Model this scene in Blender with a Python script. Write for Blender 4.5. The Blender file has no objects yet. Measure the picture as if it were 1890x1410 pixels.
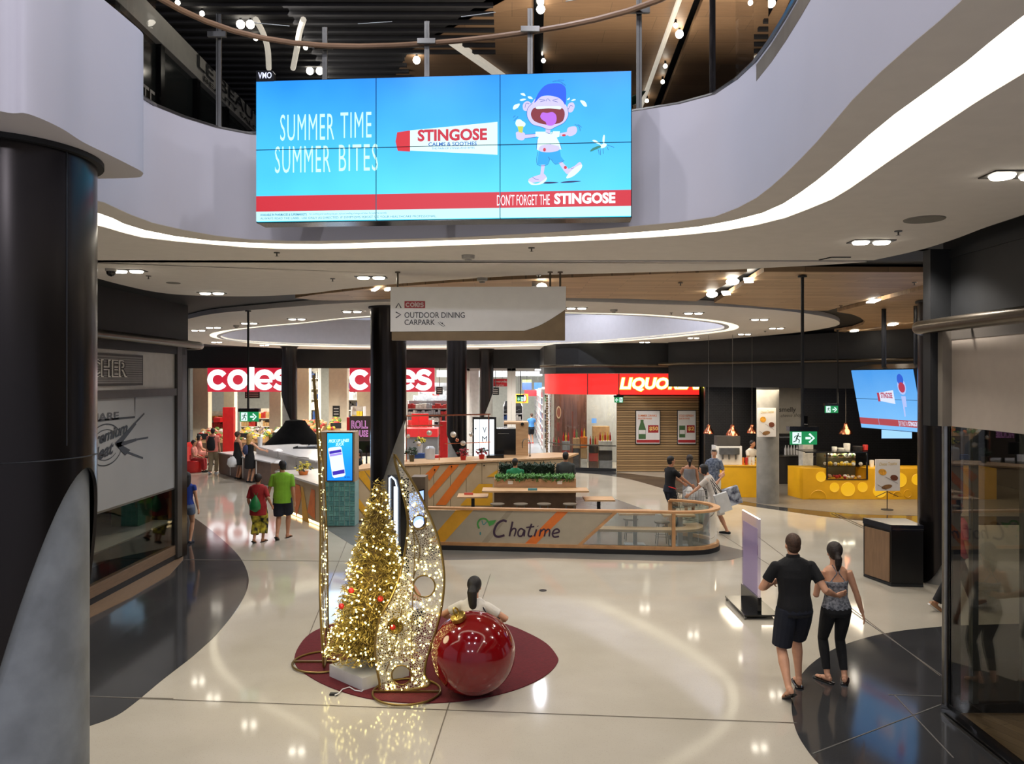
import bpy, bmesh, math, random
from mathutils import Vector, Matrix
random.seed(7)
S = bpy.context.scene
COL = S.collection
V = Vector
PI = math.pi
F = 1450.0
CAMH = 3.6
# ---------------------------------------------------------------- camera, world, exposure
cam_d = bpy.data.cameras.new('camera')
cam_d.sensor_width = 36.0
cam_d.lens = F / 1890 * 36.0
cam_d.shift_y = -5 / 1890
cam_d.clip_start = 0.05
cam_d.clip_end = 300
cam = bpy.data.objects.new('camera', cam_d)
cam.location = (0, 0, CAMH)
cam.rotation_euler = (PI / 2, 0, 0)
COL.objects.link(cam)
S.camera = cam
S.view_settings.view_transform = 'Standard'
S.view_settings.look = 'None'
S.view_settings.gamma = 1
S.view_settings.use_curve_mapping = False
S.view_settings.exposure = 0.35
try:
    S.cycles.use_denoising = True
    S.cycles.max_bounces = 7
    S.cycles.diffuse_bounces = 3
    S.cycles.glossy_bounces = 4
    S.cycles.transparent_max_bounces = 12
    S.cycles.sample_clamp_indirect = 4.0
    S.cycles.caustics_reflective = False
    S.cycles.caustics_refractive = False
except Exception:
    pass
W = bpy.data.worlds.new('world')
S.world = W
W.use_nodes = True
W.node_tree.nodes['Background'].inputs[0].default_value = (0.80, 0.82, 1.0, 1)
W.node_tree.nodes['Background'].inputs[1].default_value = 0.34

def light(kind, loc, energy, color=(1, .945, .87), size=0.3, rot=(0, 0, 0), spot=110, blend=.6, size_y=None):
    d = bpy.data.lights.new(kind.lower() + '_lamp', kind)
    d.energy = energy
    d.color = color
    if kind == 'AREA':
        d.size = size
        if size_y:
            d.shape = 'RECTANGLE'; d.size_y = size_y
    elif kind == 'SPOT':
        d.spot_size = math.radians(spot); d.spot_blend = blend; d.shadow_soft_size = size
    else:
        d.shadow_soft_size = size
    o = bpy.data.objects.new(kind.lower() + '_lamp', d)
    o.location = loc; o.rotation_euler = rot
    COL.objects.link(o)
    return o
# concourse downlight groups: (x, y, watts)
for x, y, e in [(-4.4, 9.6, 190), (-2.9, 9.5, 190), (2.0, 9.4, 190), (4.2, 8.2, 150), (-4.6, 12.5, 200), (0.2, 12.2, 190),
                (3.4, 12.2, 200), (5.6, 11.5, 170), (-3.5, 16.0, 210), (0.5, 16.0, 200), (4.4, 15.6, 210), (7.3, 15.2, 190),
                (-6.0, 20.0, 210), (-1.8, 19.6, 190), (2.8, 19.6, 210), (7.0, 19.4, 210), (10.2, 18.4, 260),
                (-8.0, 25.5, 300), (-3.4, 24.6, 280), (1.2, 24.8, 280), (5.6, 26.4, 380), (-9.5, 31.0, 320), (-4.0, 31.0, 290),
                (1.0, 29.5, 300), (2.5, 5.8, 100), (-3.4, 7.4, 90)]:
    light('SPOT', (x, y, 4.93), e * .78, size=.10, spot=128, blend=.75)
# added cool lamps high over the void, lighting the fascia
for x, y in [(-2.2, 1.0), (.8, 1.0), (-2.0, 4.6), (.9, 4.2), (-.6, 6.6)]:
    light('SPOT', (x, y, 9.2), 150, (.88, .88, 1.0), .08, spot=150, blend=.5)
for x in (-12.5, -9.5, -6.5, -3.0, 0.2):
    light('SPOT', (x, 34.4, 4.95), 560, (1, .93, .82), .1, spot=140)  # added lamps that brighten the supermarket pillar fronts
for x in (-3.2, -.5, 2.2):
    light('SPOT', (x, -4.0, 6.8), 230, (.86, .86, 1.0), .12, rot=(math.radians(66), 0, 0), spot=120)  # added lamps behind the camera, for the fascia and balcony
light('AREA', (2.5, 14.0, 6.3), 480, (1, .88, .74), 5, rot=(PI, 0, 0))  # added upward lamp that brightens the upper timber ceiling

# ---------------------------------------------------------------- materials
def lin(c):
    if isinstance(c, (int, float)): c = (c, c, c)
    r = []
    for v in c:
        v = v / 255.0
        r.append(v / 12.92 if v <= .04045 else ((v + .055) / 1.055) ** 2.4)
    return (*r, 1.0)
MATS = {}
def mat(name, col, rough=.6, metal=0.0, var=.06, scale=6.0, emit=0.0, bump=0.0, bscale=60.0, spec=.5, coat=0.0, alpha=1.0, col2=None, stretch=None, trans=0.0, ecol=None, detail=3.0):
    if name in MATS: return MATS[name]
    m = bpy.data.materials.new(name)
    m.use_nodes = True
    nt = m.node_tree; N = nt.nodes; L = nt.links
    b = N['Principled BSDF']
    c = lin(col)
    b.inputs['Base Color'].default_value = c
    b.inputs['Roughness'].default_value = rough
    b.inputs['Metallic'].default_value = metal
    b.inputs['Specular IOR Level'].default_value = spec
    b.inputs['Coat Weight'].default_value = coat
    b.inputs['Coat Roughness'].default_value = .05
    b.inputs['Alpha'].default_value = alpha
    b.inputs['Transmission Weight'].default_value = trans
    tc = N.new('ShaderNodeTexCoord'); mp = N.new('ShaderNodeMapping')
    L.new(tc.outputs['Object'], mp.inputs[0])
    if stretch: mp.inputs['Scale'].default_value = stretch
    if var or col2:
        nz = N.new('ShaderNodeTexNoise'); nz.inputs['Scale'].default_value = scale; nz.inputs['Detail'].default_value = detail
        L.new(mp.outputs[0], nz.inputs['Vector'])
        rp = N.new('ShaderNodeValToRGB')
        if col2:
            a_, b_ = c, lin(col2)
        else:
            a_ = tuple(min(1, v * (1 - var)) for v in c[:3]) + (1,)
            b_ = tuple(min(1, v * (1 + var)) for v in c[:3]) + (1,)
        rp.color_ramp.elements[0].color = a_; rp.color_ramp.elements[0].position = .35
        rp.color_ramp.elements[1].color = b_; rp.color_ramp.elements[1].position = .65
        L.new(nz.outputs[0], rp.inputs[0]); L.new(rp.outputs[0], b.inputs['Base Color'])
    if bump:
        n2 = N.new('ShaderNodeTexNoise'); n2.inputs['Scale'].default_value = bscale
        L.new(mp.outputs[0], n2.inputs['Vector'])
        bp = N.new('ShaderNodeBump'); bp.inputs['Strength'].default_value = bump; bp.inputs['Distance'].default_value = .01
        L.new(n2.outputs[0], bp.inputs['Height']); L.new(bp.outputs[0], b.inputs['Normal'])
    if emit:
        b.inputs['Emission Color'].default_value = lin(ecol if ecol is not None else col)
        b.inputs['Emission Strength'].default_value = emit
        if ecol is None:
            for l in list(b.inputs['Base Color'].links): L.remove(l)
            b.inputs['Base Color'].default_value = (0.01, 0.01, 0.01, 1)
    MATS[name] = m
    return m

def glassmat(name, col=(225, 240, 235), rough=.0, amount=.12, tint=.92, ior=1.12):
    """thin architectural glass: mostly see-through with a mirror coat"""
    if name in MATS: return MATS[name]
    m = bpy.data.materials.new(name); m.use_nodes = True
    nt = m.node_tree; N = nt.nodes; L = nt.links
    N.remove(N['Principled BSDF'])
    out = N['Material Output']
    tr = N.new('ShaderNodeBsdfTransparent'); gl = N.new('ShaderNodeBsdfGlossy'); mx = N.new('ShaderNodeMixShader')
    lw = N.new('ShaderNodeFresnel'); ad = N.new('ShaderNodeMath'); ad.operation = 'ADD'
    tr.inputs[0].default_value = tuple(v * tint for v in lin(col)[:3]) + (1,)
    gl.inputs['Color'].default_value = (1, 1, 1, 1); gl.inputs['Roughness'].default_value = rough
    lw.inputs['IOR'].default_value = ior
    ad.inputs[1].default_value = amount
    L.new(lw.outputs[0], ad.inputs[0]); L.new(ad.outputs[0], mx.inputs[0])
    L.new(tr.outputs[0], mx.inputs[1]); L.new(gl.outputs[0], mx.inputs[2]); L.new(mx.outputs[0], out.inputs[0])
    MATS[name] = m
    return m

white = mat('white_plaster', (206, 200, 196), .85, var=.02)
ceil_m = mat('ceiling_plaster', (226, 220, 214), .9, var=.02)
fascia_m = mat('fascia_plaster', (208, 204, 208), .75, var=.015, scale=1.5)
black_m = mat('black_paint', (22, 23, 25), .6, var=.15)
blackgloss = mat('black_gloss', (14, 14, 15), .18, var=.1)
darkm = mat('dark_bronze_metal', (52, 48, 46), .25, metal=.85, var=.12, scale=2, stretch=(1, 1, .2))
steel = mat('brushed_steel', (150, 148, 142), .28, metal=1.0, var=.08)
bronze = mat('bronze_pipe', (92, 83, 71), .3, metal=.9, var=.08)
goldm = mat('gold_metal', (168, 142, 72), .3, metal=1.0, var=.08)
concrete = mat('concrete', (128, 126, 121), .8, var=.14, scale=3, bump=.2)
concrete_blue = mat('smooth_grey_concrete', (118, 122, 124), .6, scale=4, detail=6, col2=(140, 145, 147), bump=.05)
oak = mat('light_oak', (205, 168, 124), .5, col2=(186, 146, 103), scale=3, stretch=(1, 12, 12), var=.1)
oakx = mat('oak_rail', (200, 152, 104), .4, col2=(182, 134, 88), scale=5, var=.1)
ply = mat('plywood_face', (186, 160, 122), .55, col2=(196, 172, 136), scale=2, var=.1)
orange = mat('orange_paint', (226, 118, 40), .5, var=.05)
yellowp = mat('yellow_paint', (226, 166, 40), .5, var=.05)
cheese = mat('cheese_yellow', (222, 168, 22), .45, var=.07, scale=2)
cheese_l = mat('cheese_hole_lit', (240, 180, 20), .5, emit=.75, var=0)
redm = mat('red_plastic', (190, 30, 30), .4, var=.08)
whiteg = mat('white_gloss', (225, 223, 220), .3, var=.02)
lampm = mat('lamp_glow', (255, 246, 228), .5, emit=14.0, var=0)
covem = mat('cove_glow', (255, 246, 226), .5, emit=3.2, var=0)
cove2 = mat('cove_glow_far', (255, 244, 215), .5, emit=1.1, var=0)
clear = glassmat('clear_glass', (250, 250, 250), amount=.0, tint=.98, ior=1.06)
shopglass = glassmat('shop_glass', (240, 240, 236), amount=.05, tint=.93, ior=1.05)
skinm = mat('skin_light', (205, 152, 120), .55, var=.06, scale=12)
skin2 = mat('skin_tan', (178, 124, 92), .55, var=.06, scale=12)
hair_b = mat('hair_black', (22, 18, 17), .6, var=.3, scale=40, stretch=(1, 1, .1), bump=.4)
hair_br = mat('hair_brown', (66, 44, 30), .7, var=.3, scale=40, bump=.4)
hair_dk = mat('hair_dark_brown', (36, 26, 21), .65, var=.3, scale=40, bump=.4)
hair_bl = mat('hair_blonde', (176, 138, 74), .5, var=.25, scale=40, bump=.4)
hair_gr = mat('hair_grey', (140, 132, 124), .6, var=.2, scale=40)
fabw = mat('fabric_white', (214, 208, 198), .9, var=.05, bump=.2)
fabb = mat('fabric_black', (18, 18, 20), .9, var=.2, bump=.3)
fabn = mat('fabric_navy', (24, 27, 42), .9, var=.2, bump=.3)

# floor: pale terrazzo, polished
def terrazzo(name, a, b, speck, rough, spec):
    m = bpy.data.materials.new(name); m.use_nodes = True
    nt = m.node_tree; N = nt.nodes; L = nt.links; bs = N['Principled BSDF']
    tc = N.new('ShaderNodeTexCoord')
    n1 = N.new('ShaderNodeTexNoise'); n1.inputs['Scale'].default_value = .9; n1.inputs['Detail'].default_value = 5
    r1 = N.new('ShaderNodeValToRGB'); r1.color_ramp.elements[0].color = lin(a); r1.color_ramp.elements[1].color = lin(b)
    r1.color_ramp.elements[0].position = .3; r1.color_ramp.elements[1].position = .7
    vo = N.new('ShaderNodeTexVoronoi'); vo.inputs['Scale'].default_value = 55
    r2 = N.new('ShaderNodeValToRGB'); r2.color_ramp.elements[0].position = .10; r2.color_ramp.elements[1].position = .22
    r2.color_ramp.elements[0].color = (1, 1, 1, 1); r2.color_ramp.elements[1].color = (0, 0, 0, 1)
    mx = N.new('ShaderNodeMixRGB'); mx.inputs[2].default_value = lin(speck)
    ml = N.new('ShaderNodeMath'); ml.operation = 'MULTIPLY'; ml.inputs[1].default_value = .45
    for n in (n1, vo): L.new(tc.outputs['Object'], n.inputs['Vector'])
    L.new(n1.outputs[0], r1.inputs[0]); L.new(vo.outputs['Distance'], r2.inputs[0]); L.new(r2.outputs[0], ml.inputs[0])
    L.new(ml.outputs[0], mx.inputs[0]); L.new(r1.outputs[0], mx.inputs[1]); L.new(mx.outputs[0], bs.inputs['Base Color'])
    n3 = N.new('ShaderNodeTexNoise'); n3.inputs['Scale'].default_value = 2.2; n3.inputs['Detail'].default_value = 3
    L.new(tc.outputs['Object'], n3.inputs['Vector'])
    mr = N.new('ShaderNodeMapRange'); mr.inputs['To Min'].default_value = rough * .8; mr.inputs['To Max'].default_value = rough * 1.25
    L.new(n3.outputs[0], mr.inputs['Value']); L.new(mr.outputs[0], bs.inputs['Roughness'])
    bs.inputs['Specular IOR Level'].default_value = spec
    MATS[name] = m
    return m
floor_m = terrazzo('cream_terrazzo', (180, 172, 156), (192, 184, 169), (142, 132, 116), .065, .5)
dark_tile = terrazzo('charcoal_tile', (50, 50, 52), (60, 60, 61), (84, 82, 80), .09, .5)
grey_tile = terrazzo('grey_tile', (112, 110, 108), (126, 124, 120), (90, 88, 86), .22, .4)

def wood_planks(name, c1, c2, sc=(1, 1, 1), rough=.5, pw=1.2, ph=.18, rot=0.0):
    m = bpy.data.materials.new(name); m.use_nodes = True
    nt = m.node_tree; N = nt.nodes; L = nt.links; bs = N['Principled BSDF']
    tc = N.new('ShaderNodeTexCoord'); mp = N.new('ShaderNodeMapping'); L.new(tc.outputs['Object'], mp.inputs[0])
    mp.inputs['Rotation'].default_value = (0, 0, rot)
    br = N.new('ShaderNodeTexBrick'); br.inputs['Scale'].default_value = 1; br.inputs['Mortar Size'].default_value = .004
    br.inputs['Brick Width'].default_value = pw; br.inputs['Row Height'].default_value = ph
    br.inputs['Color1'].default_value = lin(c1); br.inputs['Color2'].default_value = lin(c2); br.inputs['Mortar'].default_value = lin(tuple(v * .7 for v in c1))
    nz = N.new('ShaderNodeTexNoise'); nz.inputs['Scale'].default_value = 4; nz.inputs['Detail'].default_value = 6
    m2 = N.new('ShaderNodeMapping'); m2.inputs['Scale'].default_value = (.6, 6, 6); L.new(mp.outputs[0], m2.inputs[0]); L.new(m2.outputs[0], nz.inputs[0])
    mx = N.new('ShaderNodeMixRGB'); mx.blend_type = 'MULTIPLY'; mx.inputs[0].default_value = .35
    L.new(mp.outputs[0], br.inputs[0]); L.new(br.outputs[0], mx.inputs[1]); L.new(nz.outputs[0], mx.inputs[2]); L.new(mx.outputs[0], bs.inputs['Base Color'])
    bs.inputs['Roughness'].default_value = rough
    MATS[name] = m
    return m
woodceil = wood_planks('oak_ceiling_boards', (212, 176, 134), (186, 150, 112), pw=1.1, ph=.16)
woodwall = wood_planks('upper_wood_lining', (172, 138, 104), (154, 122, 92), pw=1.6, ph=.5)

# ---------------------------------------------------------------- geometry helpers
WM = {}
def wm(o):
    return WM.get(o.name, Matrix.Identity(4))
def thing(name, label, cat, loc=(0, 0, 0), rotz=0.0, group=None):
    o = bpy.data.objects.new(name, None)
    COL.objects.link(o)
    o.location = loc; o.rotation_euler = (0, 0, rotz)
    o.empty_display_size = .1
    o['label'] = label; o['category'] = cat
    if group: o['group'] = group
    WM[o.name] = Matrix.Translation(V(loc)) @ Matrix.Rotation(rotz, 4, 'Z')
    return o
def tag(o, label, cat, group=None):
    o['label'] = label; o['category'] = cat
    if group: o['group'] = group
    return o
def struct(o):
    o['kind'] = 'structure'
    return o
def stuff(o):
    o['kind'] = 'stuff'
    return o

class MB:
    def __init__(s): s.v = []; s.f = []
    def add(s, vs, fs):
        n = len(s.v)
        s.v += [tuple(v) for v in vs]
        s.f += [tuple(i + n for i in f) for f in fs]
        return s
    def box(s, c, d, rz=0.0, M=None):
        x, y, z = d[0] / 2, d[1] / 2, d[2] / 2
        vs = [V((a * x, b * y, e * z)) for e in (-1, 1) for a, b in ((-1, -1), (1, -1), (1, 1), (-1, 1))]
        R = M if M is not None else Matrix.Rotation(rz, 3, 'Z')
        vs = [R @ v + V(c) for v in vs]
        return s.add(vs, [(3, 2, 1, 0), (4, 5, 6, 7), (0, 1, 5, 4), (1, 2, 6, 5), (2, 3, 7, 6), (3, 0, 4, 7)])
    def bbox(s, x0, y0, z0, x1, y1, z1):
        return s.box(((x0 + x1) / 2, (y0 + y1) / 2, (z0 + z1) / 2), (abs(x1 - x0), abs(y1 - y0), abs(z1 - z0)))
    def bar(s, a, b, w, h, up=(0, 0, 1)):
        a, b = V(a), V(b); d = b - a; L_ = d.length
        if L_ < 1e-6: return s
        d.normalize(); sd = d.cross(V(up))
        if sd.length < 1e-4: sd = d.cross(V((1, 0, 0)))
        sd.normalize(); u = sd.cross(d)
        vs = [p + sd * (i * w / 2) + u * (j * h / 2) for p in (a, b) for i, j in ((-1, -1), (1, -1), (1, 1), (-1, 1))]
        return s.add(vs, [(3, 2, 1, 0), (4, 5, 6, 7), (0, 1, 5, 4), (1, 2, 6, 5), (2, 3, 7, 6), (3, 0, 4, 7)])
    def loft(s, pts, rads, seg=12, side=None, cap=True, closed=False):
        """pts: centres; rads: r or (rx, ry); side: the direction rx is measured along"""
        pts = [V(p) for p in pts]; n = len(pts); rings = []
        ps = None
        for i, p in enumerate(pts):
            if closed: t = pts[(i + 1) % n] - pts[i - 1]
            else: t = pts[min(i + 1, n - 1)] - pts[max(i - 1, 0)]
            if t.length < 1e-9: t = V((0, 0, 1))
            t.normalize()
            sd = V(side) if side is not None else (ps if ps is not None else (V((1, 0, 0)) if abs(t.x) < .8 else V((0, 1, 0))))
            sd = sd - t * sd.dot(t)
            if sd.length < 1e-5: sd = t.orthogonal()
            sd.normalize(); ps = sd; u = t.cross(sd)
            r = rads[i] if isinstance(rads, (list, tuple)) else rads
            rx, ry = r if isinstance(r, (tuple, list)) else (r, r)
            rings.append([p + sd * (rx * math.cos(2 * PI * k / seg)) + u * (ry * math.sin(2 * PI * k / seg)) for k in range(seg)])
        vs = [v for r in rings for v in r]; fs = []
        for i in range(n if closed else n - 1):
            j = (i + 1) % n
            for k in range(seg):
                a, b = i * seg + k, i * seg + (k + 1) % seg
                c, d = j * seg + (k + 1) % seg, j * seg + k
                fs.append((a, b, c, d))
        if cap and not closed:
            fs.append(tuple(range(seg - 1, -1, -1))); fs.append(tuple((n - 1) * seg + k for k in range(seg)))
        return s.add(vs, fs)
    def cyl(s, a, b, r0, r1=None, seg=16): return s.loft([a, b], [r0, r0 if r1 is None else r1], seg)
    def tube(s, pts, r, seg=8, closed=False): return s.loft(pts, [r] * len(pts), seg, closed=closed)
    def ell(s, c, r, seg=12, rings=8, M=None):
        r = (r, r, r) if isinstance(r, (int, float)) else r
        vs = []; fs = []
        R = M if M is not None else Matrix.Identity(3)
        for i in range(rings + 1):
            th = PI * i / rings
            for k in range(seg):
                ph = 2 * PI * k / seg
                vs.append(V(c) + R @ V((r[0] * math.sin(th) * math.cos(ph), r[1] * math.sin(th) * math.sin(ph), r[2] * math.cos(th))))
        for i in range(rings):
            for k in range(seg):
                a, b = i * seg + k, i * seg + (k + 1) % seg
                fs.append((a, a + seg, b + seg, b))
        return s.add(vs, fs)
    def lathe(s, c, prof, seg=24, a0=0, a1=2 * PI, M=None):
        """prof: list of (r, z)"""
        full = abs(a1 - a0 - 2 * PI) < 1e-6
        n = seg if full else seg + 1
        vs = []; fs = []
        R = M if M is not None else Matrix.Identity(3)
        for r, z in prof:
            for k in range(n):
                a = a0 + (a1 - a0) * k / seg
                vs.append(V(c) + R @ V((r * math.cos(a), r * math.sin(a), z)))
        for i in range(len(prof) - 1):
            for k in range(seg):
                k2 = (k + 1) % n
                fs.append((i * n + k, i * n + k2, (i + 1) * n + k2, (i + 1) * n + k))
        return s.add(vs, fs)
    def plate(s, out, z0, z1):
        """outline of (x, y) extruded from z0 to z1"""
        n = len(out)
        vs = [(p[0], p[1], z0) for p in out] + [(p[0], p[1], z1) for p in out]
        area = sum(out[i][0] * out[(i + 1) % n][1] - out[(i + 1) % n][0] * out[i][1] for i in range(n))
        lo = tuple(range(n - 1, -1, -1)); hi = tuple(range(n, 2 * n))
        fs = [lo, hi] + [(i, (i + 1) % n, n + (i + 1) % n, n + i) for i in range(n)]
        if area < 0: fs = [tuple(reversed(f)) for f in fs]
        return s.add(vs, fs)
    def strip(s, A, B, z0, z1):
        """band between two curves of the same number of points"""
        n = len(A)
        vs = [(p[0], p[1], z0) for p in A] + [(p[0], p[1], z0) for p in B] + [(p[0], p[1], z1) for p in A] + [(p[0], p[1], z1) for p in B]
        fs = []
        for i in range(n - 1):
            fs += [(i, i + 1, n + i + 1, n + i), (2 * n + i, 3 * n + i, 3 * n + i + 1, 2 * n + i + 1),
                   (i, 2 * n + i, 2 * n + i + 1, i + 1), (n + i, n + i + 1, 3 * n + i + 1, 3 * n + i)]
        fs += [(0, n, 3 * n, 2 * n), (n - 1, 3 * n - 1, 4 * n - 1, 2 * n - 1)]
        return s.add(vs, fs)
    def wall(s, A, z0, z1, t=.05):
        """vertical wall of thickness t along a plan curve"""
        n = len(A); off = []
        for i in range(n):
            d = V((A[min(i + 1, n - 1)][0] - A[max(i - 1, 0)][0], A[min(i + 1, n - 1)][1] - A[max(i - 1, 0)][1]))
            d.normalize() if d.length else None
            off.append((A[i][0] - d.y * t, A[i][1] + d.x * t))
        return s.strip(A, off, z0, z1)
    def build(s, name, m, parent=None, smooth=False, local=False, fix=False):
        me = bpy.data.meshes.new(name)
        vs = s.v
        if parent is not None and not local:
            I = wm(parent).inverted(); vs = [tuple(I @ V(v)) for v in vs]
        me.from_pydata(vs, [], s.f); me.update()
        if fix:
            bm = bmesh.new(); bm.from_mesh(me); bmesh.ops.recalc_face_normals(bm, faces=bm.faces); bm.to_mesh(me); bm.free()
        if smooth:
            me.polygons.foreach_set('use_smooth', [True] * len(me.polygons))
            try: me.set_sharp_from_angle(angle=math.radians(40))
            except Exception: pass
        if m is not None: me.materials.append(m)
        o = bpy.data.objects.new(name, me)
        COL.objects.link(o)
        if parent is not None:
            o.parent = parent; WM[o.name] = wm(parent)
        return o

def copy_thing(root, loc, rotz=None, label=None, group=None):
    r = root.copy(); COL.objects.link(r); r.location = loc
    if rotz is not None: r.rotation_euler = (0, 0, rotz)
    if label: r['label'] = label
    if group: r['group'] = group
    for ch in list(root.children):
        c = ch.copy(); COL.objects.link(c); c.parent = r
        for g in list(ch.children):
            d = g.copy(); COL.objects.link(d); d.parent = c
    return r

def crv(pts, n=8, closed=False):
    """Catmull-Rom through points"""
    P = [V(p) for p in pts]; N_ = len(P); out = []
    rng = range(N_ if closed else N_ - 1)
    for i in rng:
        if closed: p0, p1, p2, p3 = P[i - 1], P[i], P[(i + 1) % N_], P[(i + 2) % N_]
        else: p0, p1, p2, p3 = P[max(i - 1, 0)], P[i], P[i + 1], P[min(i + 2, N_ - 1)]
        for k in range(n):
            t = k / n
            out.append(.5 * ((2 * p1) + (p2 - p0) * t + (2 * p0 - 5 * p1 + 4 * p2 - p3) * t * t + (3 * p1 - p0 - 3 * p2 + p3) * t ** 3))
    if not closed: out.append(P[-1])
    return out
def resamp(pts, n):
    P = [V(p) for p in pts]; d = [0]
    for a, b in zip(P, P[1:]): d.append(d[-1] + (b - a).length)
    out = []; j = 0
    for i in range(n):
        t = d[-1] * i / (n - 1)
        while j < len(P) - 2 and d[j + 1] < t: j += 1
        u = (t - d[j]) / max(1e-9, d[j + 1] - d[j])
        out.append(P[j].lerp(P[j + 1], min(1, max(0, u))))
    return out
# a point of the photograph turned into a place in the hall (level camera at 3.6 m)
def fl(px, py, z=0.0):
    D = (CAMH - z) * F / (py - 700)
    return V(((px - 945) / F * D, D, z))
def cl(px, py, z=5.0):
    D = (z - CAMH) * F / (700 - py)
    return V(((px - 945) / F * D, D, z))
def at(px, py, D): return V(((px - 945) / F * D, D, CAMH - (py - 700) / F * D))
def xy(v): return (v[0], v[1])

# ---------------------------------------------------------------- lettering
_tc = {}
def text_geo(s, bold=0.0, shear=0.0, spacing=1.0):
    k = (s, bold, shear, spacing)
    if k in _tc: return _tc[k]
    cu = bpy.data.curves.new('t', 'FONT'); cu.body = s; cu.size = 1; cu.offset = bold; cu.shear = shear; cu.space_character = spacing
    cu.resolution_u = 3
    o = bpy.data.objects.new('t', cu); COL.objects.link(o)
    dg = bpy.context.evaluated_depsgraph_get(); dg.update()
    me = o.evaluated_get(dg).to_mesh()
    vs = [(v.co.x, v.co.y) for v in me.vertices]; fs = [tuple(p.vertices) for p in me.polygons]
    o.evaluated_get(dg).to_mesh_clear()
    bpy.data.objects.remove(o); bpy.data.curves.remove(cu)
    x0 = min(v[0] for v in vs); x1 = max(v[0] for v in vs); y0 = min(v[1] for v in vs); y1 = max(v[1] for v in vs)
    vs = [((v[0] - x0) / (x1 - x0), (v[1] - y0) / (y1 - y0)) for v in vs]
    _tc[k] = (vs, fs)
    return _tc[k]

class Pan:
    """a flat board: artboard coordinates (a, b) run to the right and down from o"""
    def __init__(s, o, ux, uy, a0, b0, a1, b1):
        # o: world point of (a0, b0); ux: vector to (a1, b0); uy: vector to (a0, b1)
        s.o, s.ux, s.uy = V(o), V(ux), V(uy); s.a0, s.b0, s.a1, s.b1 = a0, b0, a1, b1
        s.n = V(uy).cross(V(ux)).normalized()      # faces the viewer who reads it
    def p(s, a, b, off=0.0):
        return s.o + s.ux * ((a - s.a0) / (s.a1 - s.a0)) + s.uy * ((b - s.b0) / (s.b1 - s.b0)) + s.n * off
    def poly(s, mb, pts, off=.004):
        n = len(mb.v); mb.v += [tuple(s.p(a, b, off)) for a, b in pts]; mb.f.append(tuple(range(n + len(pts) - 1, n - 1, -1)))
    def slab(s, mb, pts, off0, off1):
        n = len(pts); k = len(mb.v)
        ar = sum(pts[i][0] * pts[(i + 1) % n][1] - pts[(i + 1) % n][0] * pts[i][1] for i in range(n))
        if ar < 0: pts = pts[::-1]
        mb.v += [tuple(s.p(a, b, off0)) for a, b in pts] + [tuple(s.p(a, b, off1)) for a, b in pts]
        mb.f.append(tuple(range(k, k + n))); mb.f.append(tuple(range(k + 2 * n - 1, k + n - 1, -1)))
        for i in range(n): mb.f.append((k + i, k + n + i, k + n + (i + 1) % n, k + (i + 1) % n))
    def rect(s, mb, a0, b0, a1, b1, off=.004): s.poly(mb, [(a0, b0), (a1, b0), (a1, b1), (a0, b1)], off)
    def ell(s, mb, a, b, ra, rb, off=.004, n=24, rot=0.0):
        s.poly(mb, [(a + ra * math.cos(t) * math.cos(rot) - rb * math.sin(t) * math.sin(rot), b + ra * math.cos(t) * math.sin(rot) + rb * math.sin(t) * math.cos(rot)) for t in [2 * PI * k / n for k in range(n)]], off)
    def text(s, mb, st, a0, b0, a1, b1, off=.006, bold=0.0, shear=0.0, spacing=1.0, thick=0.0):
        vs, fs = text_geo(st, bold, shear, spacing)
        k = len(mb.v)
        mb.v += [tuple(s.p(a0 + (a1 - a0) * x, b1 + (b0 - b1) * y, off)) for x, y in vs]
        mb.f += [tuple(i + k for i in f) for f in fs]
    def stroke(s, mb, pts, w, off=.006, smooth=True, closed=False, n=6):
        P = crv([(a, b, 0) for a, b in pts], n, closed) if smooth else [V((a, b, 0)) for a, b in pts]
        m = len(P); L_, R_ = [], []
        for i, p in enumerate(P):
            t = (P[(i + 1) % m] - P[i - 1]) if closed else (P[min(i + 1, m - 1)] - P[max(i - 1, 0)])
            t = t.normalized() if t.length else V((1, 0, 0))
            nn = V((-t.y, t.x, 0)) * w / 2
            L_.append(p + nn); R_.append(p - nn)
        for i in range(m if closed else m - 1):
            j = (i + 1) % m
            s.poly(mb, [(L_[i].x, L_[i].y), (R_[i].x, R_[i].y), (R_[j].x, R_[j].y), (L_[j].x, L_[j].y)][::-1], off)
def emitc(name, col, st=1.0): return mat(name, col, .4, emit=st, var=0)
# ================================================================ SETTING
# floor
fb = MB(); fb.bbox(-30, -4, -.2, 30, 62, 0)
floor = struct(fb.build('floor', floor_m))
def inlay(name, pts, m, z=.004, n=8, closed=True):
    P = [xy(p) for p in crv([(p[0], p[1], 0) for p in pts], n, closed)]
    return MB().plate(P, 0.0005, z).build(name, m, floor)
# left charcoal area (in front of the meat shop)
A_ = [fl(166, 1340), fl(225, 1315), fl(300, 1255), fl(360, 1208), fl(405, 1165), fl(440, 1120), fl(457, 1085), fl(457, 1058), fl(442, 1028), fl(415, 1000), fl(385, 975), fl(362, 958)]
P = [xy(p) for p in crv(A_, 8)] + [(-8.4, 20.6), (-9, 22), (-12, 22), (-12, 5)] + [(-4.6, 6.4)]
MB().plate(P, .0005, .005).build('charcoal_tile_area', dark_tile, floor)
# right charcoal area (in front of the glazed shop)
A_ = [fl(1760, 1155), fl(1725, 1158), fl(1660, 1165), fl(1600, 1177), fl(1540, 1198), fl(1495, 1228), fl(1470, 1262), fl(1461, 1300), fl(1468, 1345), fl(1490, 1385), fl(1525, 1425), fl(1590, 1490)]
P = [xy(p) for p in crv(A_, 8)] + [(3.2, 3.5), (14, 3.5), (14, 11.8), (8, 11.6)]
MB().plate(P, .0005, .005).build('charcoal_tile_area', dark_tile, floor)
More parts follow.
